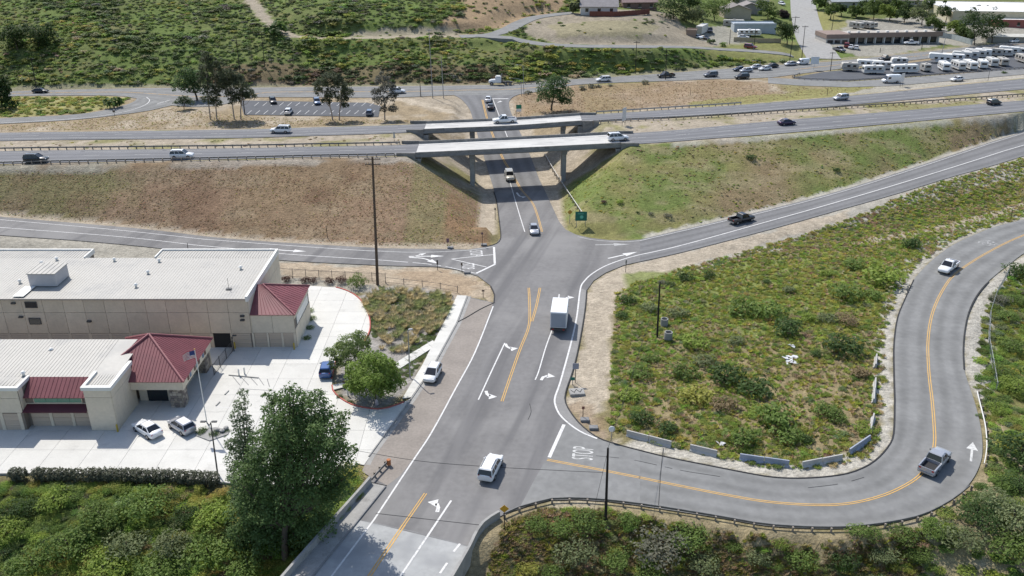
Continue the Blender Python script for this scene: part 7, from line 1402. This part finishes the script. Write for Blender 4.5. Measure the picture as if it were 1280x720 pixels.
guard_rail('guard rail on the far side of the far freeway lanes, right of the overpass', fwline(W2F, B2R + 4.3, P(926, 130, z_free).x, .6), m=STEEL, side=-.25)
guard_rail('dark median guard rail running right from the farther overpass', [P(a, b, z_free) for a, b in ((741, 154), (800, 150.5), (860, 148.2), (960, 141.5), (1120, 131), (1280, 119.5), (1420, 106))], m=RAIL_D)
_ol = offset_line(smooth(L2([(627, 644.5), (640, 638), (660, 632), (687, 625), (720, 624), (760, 626.5), (820, 634), (900, 647), (960, 657), (1035, 660.5), (1085, 657.5), (1145, 646.5), (1185, 627), (1208, 609)]), 4), -.3)
guard_rail('long dark guard rail curving along the outer edge of the bend road', [Vector((q.x, q.y, 0)) for q in _ol], m=RAIL_D, h=.52, depth=.26)
guard_rail('short white rail along the outer edge of the bend beside the arrow', [Vector((q.x, q.y, 0)) for q in offset_line(smooth(L2([(1225, 582), (1228.5, 562), (1227, 535), (1220.5, 507), (1217, 492)]), 4), -.35)], m=ROOF_T, depth=.2, h=.5)
gr = guard_rail('short dark guard rail at the end of the bridge parapet', [P(a, b) for a, b in ((484, 583), (475, 592), (465, 604))], step=1.0, m=RAIL_D)
bm = bmesh.new(); cyl(bm, (0.2, .1, .2), (.2, .1, .9), .25, n=8); obj('end_terminal', bm, mat('rust_orange', (.4, .15, .06), .8, .2, 3), gr)
guard_rail('white pipe handrail beside the walk under the nearer overpass', [G(a, b) for a, b in ((681, 197), (690, 213), (703, 234), (715, 252), (727, 270))], step=2.5, h=1.0, m=ROOF_T, depth=.12, side=0.0, name='hand_rail')
guard_rail('low dark rail along the hill-foot road behind the truck tractor', [P(a, b, z_wood) for a, b in ((642, 106.2), (665, 105), (690, 102.5), (708, 100.2))], m=RAIL_D)
guard_rail('low dark rail between the frontage road and the trailer yard', [P(a, b, z_wood) for a, b in ((1000, 93), (990, 97), (1004, 99.8), (1060, 101.5), (1120, 97.6), (1200, 91.6), (1290, 85), (1360, 77))], m=RAIL_D, h=.55, depth=.2)
def k_rail(label, a, b, m, h=.82, tilt=0.0, name='concrete_barrier'):
    p, q = G(*a), G(*b); d = q - p; L = math.hypot(d.x, d.y); t = thing(name, label, 'barrier', (p + q) / 2, math.atan2(d.y, d.x)); bm = bmesh.new(); pr = [(-.3, -.1), (-.3, .1), (-.12, .32), (-.08, h), (.08, h), (.12, .32), (.3, .1), (.3, -.1)]
    n = max(1, round(L / 3.2))
    for k in range(n):
        bm = bmesh.new(); x0, x1 = -L / 2 + L * k / n + .03, -L / 2 + L * (k + 1) / n - .03; A = [bm.verts.new((x0, y, z)) for y, z in pr]; B = [bm.verts.new((x1, y, z)) for y, z in pr]
        for i in range(len(pr)): bm.faces.new((A[i], A[(i + 1) % len(pr)], B[(i + 1) % len(pr)], B[i]))
        bm.faces.new(list(reversed(A))); bm.faces.new(B); bmesh.ops.recalc_face_normals(bm, faces=bm.faces); o = obj('segment', bm, m, t); o.rotation_euler.x = random.uniform(-.05, .05) + tilt
    return t
KB = mat('barrier_concrete', (.42, .41, .39), .9, .15, 1.2, stain=((.25, .245, .24), 1.2, .55, .6)); KBL = mat('barrier_bluegrey', (.3, .33, .4), .9, .12, 1.2, stain=((.22, .24, .28), 1.2, .55, .5))
for a, b, m, w in (((783, 544), (839, 559), KB, 'leftmost long concrete barrier along the inside of the bend'), ((862, 562.5), (896, 570.5), KB, 'short concrete barrier with weeds, second from the left on the bend'), ((924, 574), (986, 583), KBL, 'blue-grey concrete barrier at the bottom of the bend'), ((1002, 584.5), (1052, 574.5), KB, 'pale concrete barrier right of the blue-grey one'), ((1061, 568.5), (1087, 550.5), KBL, 'blue-grey concrete barrier at the tightest part of the bend'), ((1087.5, 542), (1091.5, 523), KB, 'white barrier seen end-on above the tightest part of the bend'), ((1091.5, 505), (1093.5, 478), KB, 'white barrier seen end-on halfway up the inside of the bend'), ((1093.5, 461), (1094.8, 448), KB, 'uppermost white barrier on the inside of the bend')): k_rail(w, a, b, m)
# concrete rings and rubbish
def ring(label, px, py, R, h):
    g = G(px, py); t = thing('concrete_ring', label, 'concrete pipe', g, 0); bm = bmesh.new(); n = 20; vs = []
    for r_, z in ((R, -.1), (R * .97, h), (R * .78, h), (R * .78, .1)): vs.append([bm.verts.new((r_ * math.cos(2 * math.pi * k / n), r_ * math.sin(2 * math.pi * k / n), z)) for k in range(n)])
    for A, B in zip(vs, vs[1:]):
        for k in range(n): bm.faces.new((A[k], A[(k + 1) % n], B[(k + 1) % n], B[k]))
    bm.faces.new(vs[-1]); obj('pipe', bm, CONC_W, t); bm = bmesh.new(); prev = None
    for k in range(n + 1): pass
    cyl(bm, (0, 0, -.1), (0, 0, .12), R * 1.08, n=n); obj('foot', bm, CONC_W, t)
ring('upright concrete pipe ring nearer the camera beside the pole in the field', 835, 425, .62, 1.35); ring('upright concrete pipe ring behind the other beside the pole', 830, 407, .6, 1.2)
WRAP = mat('white_plastic', (.62, .62, .62), .5, .1, 2)
def scrap(label, px, py, n, s):
    g = G(px, py); t = thing('rubbish_pile', label, 'rubbish', g); r = random.Random(px)
    for k in range(n):
        bm = bmesh.new(); c = Vector((r.uniform(-1, 1) * s, r.uniform(-1, 1) * s * 1.3, .12)); v = [bm.verts.new(c + Vector((r.uniform(-.5, .5), r.uniform(-.4, .4), r.uniform(0, .3)))) for _ in range(7)]; bmesh.ops.convex_hull(bm, input=v); obj('scrap', bm, WRAP, t)
scrap('pile of white plastic rubbish in the bare patch of the field', 989, 452, 16, .9); scrap('small white scrap above the rubbish pile', 988, 434, 3, .35); scrap('white scrap at the kerb below the leftmost barrier', 902, 557, 3, .35)
g = G(721, 492); t = thing('utility_slab', 'grey graffiti-marked concrete box beside the right kerb', 'utility box', g, .1); bm = bmesh.new(); box2(bm, (-1.0, -.8, -.1), (1.0, .8, .4)); bevel(bm, .06); obj('box', bm, CONC_W, t)
for k in range(4): bm = bmesh.new(); box(bm, (-.6 + k * .4, .1 * (k % 2), .405), (.1, .9, .01), .5 * (-1) ** k); obj('graffiti_stroke', bm, BLACK, t)
# ------------------------------------------------------------------ poles, lamps, signs
def pole(label, base, top, r=.16, m=None, arms=(), name='utility_pole', cat='pole', ground=None, h=None):
    g = ground or G(*base); z = PY(top[0], top[1], g.y).z if h is None else g.z + h; H = z - g.z; tx = PY(top[0], top[1], g.y).x - g.x if h is None else 0.0; tx = max(-.04 * H, min(.04 * H, tx)); t = thing(name, label, cat, g)
    bm = bmesh.new(); cyl(bm, (0, 0, -.5), (tx, 0, H), r, r * .65, n=10); shade(obj('shaft', bm, m or WOOD, t))
    for f, w in arms:
        z_ = H * f; bm = bmesh.new(); box(bm, (tx * f, -.16, z_), (w, .12, .14)); a = obj('crossarm', bm, m or WOOD, t)
        for k in (-.45, -.2, .2, .45): bm = bmesh.new(); cyl(bm, (tx * f + w * k, -.16, z_ + .07), (tx * f + w * k, -.16, z_ + .27), .05, n=6); obj('insulator', bm, STEEL, a)
    t['top'] = H; return t, g + Vector((tx, 0, H))
_, top468 = pole('very tall brown utility pole behind the reddish shrubs', (472, 356), (465.5, 196), .26, WOOD, ((.985, 2.6), (.945, 2.4)))
_, top757 = pole('black wooden pole standing below the bend road', (757, 652), (760, 560), .17, WOOD_B, ()); _, top823 = pole('black wooden pole in the field inside the bend', (821.5, 421), (825, 352), .16, WOOD_B, ())
for b, tp_, m, ar, w in (((46, 113), (42, 72), WOOD_B, ((.96, 2.2),), 'utility pole behind the dark wagon at the far left'), ((306, 143), (295, 48), WOOD_B, ((.97, 2.4),), 'utility pole rising through the gum trees'), ((331, 84), (326.5, 41), WOOD_B, ((.96, 2.2),), 'utility pole on the slope above the car park'), ((541, 123), (536, 36), STEEL, ((.98, 1.5),), 'tall grey pole at the left corner of the far junction'), ((554.5, 123), (551.5, 71), STEEL, (), 'shorter grey pole right of the tall grey one at the far junction'), ((526, 121), (525, 104), WOOD_B, (), 'short dark post at the far junction corner'), ((794, 92), (796, 51), WOOD_B, ((.95, 2.0),), 'utility pole between the hill-foot road and the hillside lane'), ((832, 100), (830, 61), WOOD_B, ((.96, 2.2), (.8, 1.6)), 'utility pole with two crossarms beside the black pickup'), ((987, 76), (995, 20), WOOD_B, ((.97, 2.6),), 'utility pole at the left side of the concrete street'), ((1002, 75), (1006.5, 32), WOOD_B, ((.97, 2.2),), 'utility pole right beside the concrete street foot'), ((1039, 42), (1043, 14), WOOD_B, ((.96, 2.2),), 'utility pole on the green slope right of the concrete street'), ((1038, 89), (1041, 65), WOOD_B, ((.95, 2.0),), 'utility pole beside the left end of the trailer yard'), ((1176, 72), (1184, 40), STEEL, (), 'thin lamp post between the shop row and the trailers'), ((912, 55.5), (912.5, 37), WOOD_B, (), 'short pole at the gravel yard gate'), ((943, 56), (944, 36), WOOD_B, (), 'pole in front of the white house trailer'), ((1100, 66), (1100.5, 60), WOOD_B, (), 'short dark post on the kerb before the shops'), ((1152, 62), (1153, 53), WOOD_B, (), 'short leaning post on the kerb right of the white pickup')): pole(w, b, tp_, .13, m, ar)
def lamp(label, base, top, arm=(1.5, 0), m=None, head=1, name='street_lamp'):
    t, tp_ = pole(label, base, top, .1, m or STEEL, (), name, 'lamp'); H = t['top']
    for k in range(head):
        s = 1 if k == 0 else -1; bm = bmesh.new(); tube(bm, [Vector((0, 0, H - .3)), Vector((arm[0] * .5 * s, arm[1] * .5 * s, H + .2)), Vector((arm[0] * s, arm[1] * s, H + .25))], .05, .04, 6); obj('arm', bm, m or STEEL, t); bm = bmesh.new(); box(bm, (arm[0] * 1.15 * s, arm[1] * 1.15 * s, H + .22), (.6, .3, .16), math.atan2(arm[1], arm[0])); bevel(bm, .04); obj('lamp_head', bm, m or STEEL, t)
    return t
lamp('dark twin-headed lamp post at the lower edge of the yard', (272, 593), (263.5, 529), (.55, 0), STEEL_D, 2); lamp('grey lamp post beside the sidewalk behind the white hatchback', (512.5, 472), (510, 414), (.35, .1), STEEL); lamp('black lamp post at the gate between the storage buildings', (293, 440), (289, 421), (.3, 0), STEEL_D)
lamp('traffic signal mast with long arm at the far junction', (652, 120), (651, 99), (-3.0, .5), STEEL); lamp('taller street lamp at the far junction', (655, 119), (652, 82), (-1.8, 0), STEEL); lamp('street lamp with arm beside the far queue of cars', (949.5, 90), (950, 76.5), (-2.2, 0), STEEL)
for px, py in ((649, 104),): pass
def sign(label, base, top, w, h, col, legs=1, face=0.0, m=None, cat='sign', back=True, name='road_sign', extra=None):
    g = G(*base); z1 = PY(top[0], top[1], g.y).z - g.z; t = thing(name, label, cat, g, face); pm = m or STEEL
    for k in range(legs):
        x = 0 if legs == 1 else (-w * .38 if k == 0 else w * .38); bm = bmesh.new(); cyl(bm, (x, .03, -.3), (x, .03, z1 - .05), .05, n=6); obj('post', bm, pm, t)
    bm = bmesh.new(); box2(bm, (-w / 2, -.05, z1 - h), (w / 2, -.02, z1)); pl = obj('panel', bm, mat('sign_%s' % '_'.join(str(int(c * 100)) for c in col), col, .5, .05, 2), t)
    return t, z1, pl
def diamond(label, base, top, s, col, m=None):
    g = G(*base); z1 = PY(top[0], top[1], g.y).z - g.z; t = thing('warning_sign', label, 'sign', g); bm = bmesh.new(); cyl(bm, (0, .03, -.3), (0, .03, z1 - .1), .05, n=6); obj('post', bm, m or STEEL, t); bm = bmesh.new(); box(bm, (0, 0, 0), (s, .03, s)); bmesh.ops.rotate(bm, cent=(0, 0, 0), matrix=Matrix.Rotation(math.pi / 4, 3, 'Y'), verts=bm.verts); bmesh.ops.translate(bm, vec=(0, -.03, z1 - s * .7), verts=bm.verts); obj('panel', bm, mat('sign_yellow_%d' % int(col[0] * 100), col, .5, .05, 2), t); return t
GREEN = (.01, .13, .09); t, z1, pl = sign('green rectangular freeway sign beside the right embankment', (726, 283), (725, 264.5), 2.3, 1.9, GREEN, 2)
bm = bmesh.new(); cyl(bm, (.1, -.052, z1 - 1.1), (.1, -.07, z1 - 1.1), .38, n=6); obj('route_shield', bm, mat('shield_green', (.12, .42, .3), .5, 0), t)
bm = bmesh.new(); box2(bm, (-.7, -.07, z1 - .5), (.5, -.052, z1 - .38)); obj('text_bar', bm, mat('shield_green', (.12, .42, .3)), t)
diamond('yellow diamond sign left of the green freeway sign', (712, 280), (711.5, 262), .75, (.5, .28, .04)); diamond('yellow striped object marker at the end of the river bridge parapet', (630.5, 663), (626.5, 631), .7, (.55, .3, .03), WOOD_B)
t, z1, pl = sign('green and white sign behind the farther overpass', (648.5, 147), (648, 131), 1.5, 1.1, (.02, .2, .12), 2); bm = bmesh.new(); box2(bm, (-.7, -.05, z1 - 1.9), (.7, -.02, z1 - 1.15)); obj('lower_panel', bm, ROOF_T, t)
sign('large white double-post sign panel between the freeway lanes', (779.5, 157), (780, 134.5), 1.7, 3.2, (.55, .56, .58), 2, .9, WOOD_B); sign('white double-post sign panel in front of the delivery van', (1126.5, 108.5), (1128, 91.5), 1.9, 2.6, (.6, .62, .65), 2, .7, WOOD_B)
sign('white signboard with blue emblem at the foot of the concrete street', (1017, 88), (1017, 71), 2.8, 2.4, (.62, .66, .7), 1, 0, STEEL)
sign('grey back of a road sign on a black post by the right kerb', (719, 478.5), (718.5, 454), .85, .9, (.28, .29, .35), 1, 0, BLACK); sign('small green sign at the right kerb below the grey sign back', (715.5, 481), (715, 471.5), .6, .45, (.02, .16, .12), 1)
sign('small sign on a post at the left corner above the sidewalk', (604, 372.5), (603.5, 362), .45, .35, (.25, .18, .13), 1, 0, WOOD); sign('thin marker sign beside the entry ramp at the dirt corner', (782, 340.5), (781.5, 325), .25, .7, (.2, .19, .18), 1, 0, WOOD_B); sign('small dark sign on a post beside the exit ramp', (547, 338), (546.5, 325), .3, .9, (.06, .06, .06), 1, 0, WOOD_B); sign('dark back of a stop sign on the exit ramp island side', (577.5, 341), (577.5, 328.5), .3, .5, (.1, .08, .06), 1, 0, WOOD_B)
sign('back of a sign at the dirt corner below the left embankment', (603, 308), (603, 290.5), .4, .4, (.16, .09, .09), 1, 0, WOOD); sign('red post with small sign at the right kerb corner', (728.5, 524), (728, 508), .35, .4, (.2, .08, .06), 1, 0, WOOD); sign('small reddish sign at the foot of the left embankment', (560, 310), (559.5, 298), .5, .8, (.2, .11, .13), 1, 0, WOOD)
sign('short sign on a post on the far ramp verge', (143.5, 146), (143.5, 138), .7, .5, (.1, .09, .08), 1, 0, WOOD_B); sign('thin white sign on the near freeway shoulder left of the overpass', (493, 178), (491.5, 165), .5, 1.4, (.4, .4, .4), 1, .9, WOOD_B); sign('small post sign beside the left walk before the overpass', (619, 275), (618.5, 260), .3, .4, (.1, .09, .08), 1, 0, WOOD_B)
for b, tp_, w in (((409.5, 297), (407.5, 281.5), 'thin dark stake on the left embankment above the exit ramp'), ((235, 312), (234.5, 303.5), 'short black marker post on the exit ramp shoulder'), ((863, 119), (863, 109.5), 'thin dark post on the dry grass below the far road'), ((1034, 119), (1034, 109), 'thin dark post on the green verge below the trailer yard'), ((1235, 100.5), (1236, 89), 'thin post on the gravel beside the frontage road'), ((1263, 276), (1264, 259), 'leaning post at the top of the bend road')): pole(w, b, tp_, .07, WOOD_B, (), 'marker_post', 'post')
for px, py, w in ((584, 341.5, 'small dark utility box at the exit ramp corner'), (563, 310.5, 'flat dark drain box at the foot of the left embankment'), (605, 307, 'dark drain inlet at the dirt corner by the left walk'), (731, 526, 'flat grey valve box at the right kerb corner'), (742, 536, 'flat valve cover beside the stop line kerb')):
    g = G(px, py); bm = bmesh.new(); box2(bm, (-.55, -.4, -.1), (.55, .4, .35)); bevel(bm, .05); o = obj('utility_box', bm, CONC_G, None, g); tag(o, w, 'box')
# globe-topped mast by the leftmost barrier
g = G(764, 551); t = thing('convex_mirror', 'round white convex mirror on a thin post beside the leftmost barrier', 'mirror', g); bm = bmesh.new(); cyl(bm, (0, 0, -.3), (0, 0, 1.5), .04, n=6); obj('post', bm, STEEL, t); bm = bmesh.new(); bmesh.ops.create_uvsphere(bm, u_segments=14, v_segments=8, radius=.42); bmesh.ops.scale(bm, vec=(1, .35, 1), verts=bm.verts); bmesh.ops.translate(bm, vec=(0, 0, 1.7), verts=bm.verts); shade(obj('mirror_dome', bm, ROOF_T, t))
# flag
g = G(259, 530); fz = PY(243, 437, g.y).z - g.z; t = thing('flagpole', 'white flagpole with a striped flag in front of the red roof', 'flagpole', g); bm = bmesh.new(); cyl(bm, (0, 0, -.2), (0, 0, fz), .07, .045, n=8); shade(obj('shaft', bm, ROOF_T, t)); bm = bmesh.new(); bmesh.ops.create_uvsphere(bm, u_segments=8, v_segments=6, radius=.1); bmesh.ops.translate(bm, vec=(0, 0, fz + .06), verts=bm.verts); obj('finial', bm, PAINT_Y, t)
FR_, FW_, FB_ = mat('flag_red', (.4, .03, .05), .8, 0), mat('flag_white', (.7, .7, .7), .8, 0), mat('flag_blue', (.03, .05, .18), .8, 0)
me = bpy.data.meshes.new('flag'); vs, fs, mi = [], [], []; nx, nz = 14, 13
for j in range(nz + 1):
    for i in range(nx + 1): u = i / nx; w_ = 1 - j / nz; vs.append((-.05 - u * 1.5, .16 * math.sin(u * 9 + w_ * 2) * u, fz - .15 - j * .085 - u * u * .55))
for j in range(nz):
    for i in range(nx): a = j * (nx + 1) + i; fs.append((a, a + 1, a + nx + 2, a + nx + 1)); mi.append(2 if (i < 6 and j < 7) else j % 2)
me.from_pydata(vs, [], fs); [me.materials.append(m) for m in (FR_, FW_, FB_)]; me.polygons.foreach_set('material_index', mi); obj('flag', me, None, t)
# bollards, bin and planters in the yard
YEL = mat('bollard_yellow', (.5, .36, .05), .6, .1, 2)
for px, py, m, w in ((147.5, 540, YEL, 'yellow bollard at the corner of the office tower'), (299, 470, ROOF_T, 'left one of the two white bollards in the yard'), (306, 468, ROOF_T, 'right one of the two white bollards in the yard'), (294, 436, YEL, 'yellow bollard at the left end of the three roll-up doors'), (368, 437, YEL, 'yellow bollard at the corner of the red-roofed wing'), (435, 494, ROOF_T, 'short white pedestal light in the tree island')):
    g = P(px, py); bm = bmesh.new(); cyl(bm, (0, 0, 0), (0, 0, 1.05), .11, n=10); cyl(bm, (0, 0, 1.05), (0, 0, 1.12), .11, .05, n=10); tag(shade(obj('bollard', bm, m, None, g)), w, 'bollard')
g = P(471, 506); t = thing('fire_hydrant', 'white hydrant-like post at the kerb under the round tree', 'hydrant', g); bm = bmesh.new(); cyl(bm, (0, 0, 0), (0, 0, .6), .22, .2, n=10); cyl(bm, (0, 0, .6), (0, 0, .85), .22, .08, n=10); shade(obj('barrel', bm, mat('hydrant_pale', (.5, .44, .46), .7, .1, 2), t)); bm = bmesh.new(); cyl(bm, (-.32, 0, .45), (.32, 0, .45), .08, n=8); obj('outlet', bm, STEEL, t)
g = P(437, 484); t = thing('park_bench', 'dark bench between the two trees of the kerbed island', 'bench', g, .1); 
for k in range(3): bm = bmesh.new(); box2(bm, (-.9, -.25 + k * .17, .42), (.9, -.11 + k * .17, .47)); obj('seat_slat', bm, WOOD, t)
for k in range(2): bm = bmesh.new(); box2(bm, (-.9, .27, .55 + k * .17), (.9, .31, .69 + k * .17)); obj('back_slat', bm, WOOD, t)
for x in (-.75, .75): bm = bmesh.new(); box2(bm, (x - .04, -.25, 0), (x + .04, .3, .415)); obj('leg', bm, STEEL_D, t)
g = P(233, 541)
def wheel_stop(label, a, b): p, q = P(*a), P(*b); d = q - p; bm = bmesh.new(); box2(bm, (-d.length / 2, -.08, .045), (d.length / 2, .08, .16)); bevel(bm, .02); o = obj('wheel_stop', bm, CONC_W, None, (p + q) / 2); o.rotation_euler.z = math.atan2(d.y, d.x); tag(o, label, 'wheel stop')
wheel_stop('dark wheel stop in the yard nearest the office shadow', (281, 494), (286, 489)); wheel_stop('wheel stop in the yard between the office and the narrow tree', (270, 508), (275, 503)); wheel_stop('long kerb stop below the white bollards', (286, 469.5), (323, 473))
bm = bmesh.new(); prism(bm, wpoly([(244, 545), (252, 538), (270, 535), (287, 539), (285, 544), (262, 552)]), .02, .16); o = obj('planter_island', bm, CONC_W); tag(o, 'small kerbed planter island at the foot of the flagpole', 'planter')
for k, (px, py) in enumerate(((272, 540), (278, 541), (283, 537.5))):
    bm = bmesh.new(); bmesh.ops.create_icosphere(bm, subdivisions=2, radius=.35)
    for v in bm.verts: v.co *= random.uniform(.8, 1.15); v.co.z *= .7
    p = P(px, py); o = shade(obj('boulder', bm, CONC_W, None, (p.x, p.y, .3))); tag(o, ['left', 'middle', 'right'][k] + ' grey boulder in the flagpole planter', 'boulder')
# ------------------------------------------------------------------ fences
def bar_fence(label, pts, h=1.6, step=2.4, m=None, pickets=.16, name='iron_fence'):
    p = every([G(a, b) for a, b in pts], step); o = p[0]; t = thing(name, label, 'fence', o); m = m or STEEL_D; pb = bmesh.new()
    for a, b in zip(p, p[1:]):
        for z in (.2, h - .12): bm = bmesh.new(); cyl(bm, a - o + Vector((0, 0, z)), b - o + Vector((0, 0, z)), .03, n=4); obj('rail', bm, m, t)
        if pickets:
            n = int((b - a).length / pickets)
            for k in range(1, n): q = a.lerp(b, k / n) - o; cyl(pb, q + Vector((0, 0, .1)), q + Vector((0, 0, h)), .012, n=3, caps=False)
    for a in p: bm = bmesh.new(); cyl(bm, a - o + Vector((0, 0, -.3)), a - o + Vector((0, 0, h + .06)), .05, n=6); obj('post', bm, m, t)
    if pickets: e = obj('pickets', pb, m, t); e['kind'] = 'stuff'
    else: pb.free()
    return t
bar_fence('dark iron picket fence behind the reddish shrubs of the yard', [(350, 346), (400, 349), (482, 353)], 1.7); bar_fence('thin wire fence on posts above the planting bed', [(482, 354), (520, 358), (545, 360.5), (572, 366)], 1.2, 3.2, pickets=0, name='wire_fence'); bar_fence('dark iron gate leaf between the two storage buildings', [(268, 470), (276, 459), (284, 449), (291, 440)], 1.8, 2.0)
CHAIN = mat('chain_link', (.42, .43, .43), .5, .1, 2, metal=.4)
bar_fence('leaning chain-link fence on the green bank right of the bend', [(1262, 340), (1246, 368), (1237, 395), (1235, 430), (1240, 458), (1245, 488)], 1.3, 2.6, CHAIN, .3, 'chain_link_fence')
board_fence('board_fence', 'grey metal panel fence behind the shop row', [(1168, 46), (1190, 49), (1215, 56)], 2.0, mat('fence_greygreen', (.33, .37, .36), .8, .08, 1))
# ------------------------------------------------------------------ overhead wires, thin dark lines and seams on the road
def wire(label, a, b, sag=1.2, r=.022):
    bm = bmesh.new(); n = 24; pts = [a.lerp(b, k / n) - a - Vector((0, 0, sag * 4 * (k / n) * (1 - k / n))) for k in range(n + 1)]; tube(bm, pts, r, r, 4); tag(obj('overhead_wire', bm, BLACK, None, a), label, 'wire')
wire('overhead wire from the black pole across the bend road to the pole in the field', top757, top823, .8); wire('guy wire from the top of the black pole to the ground', top757 - Vector((0, 0, .3)), G(735, 668), .05)
for pts in ([(436, 562), (520, 576), (600, 583), (700, 588.5), (754, 591)], [(829, 560), (826, 590), (823, 634)], [(470, 642), (540, 650), (604, 657)], [(662, 505), (664, 515), (660, 525)]):  # thin dark lines laid over the asphalt, one of them a paving seam
    bm = bmesh.new(); strip(bm, smooth(L2(pts), 5), .07, z0, .05); obj('thin_dark_line', bm, ASPH_BLK, crossing)
for pts in ([(745, 570), (790, 575), (850, 588), (900, 596)], [(1010, 610), (1050, 605), (1080, 597)]):
    bm = bmesh.new(); strip(bm, smooth(L2(pts), 5), .06, z0, .05, wear=.2); obj('thin_dark_line', bm, ASPH_BLK, bend)
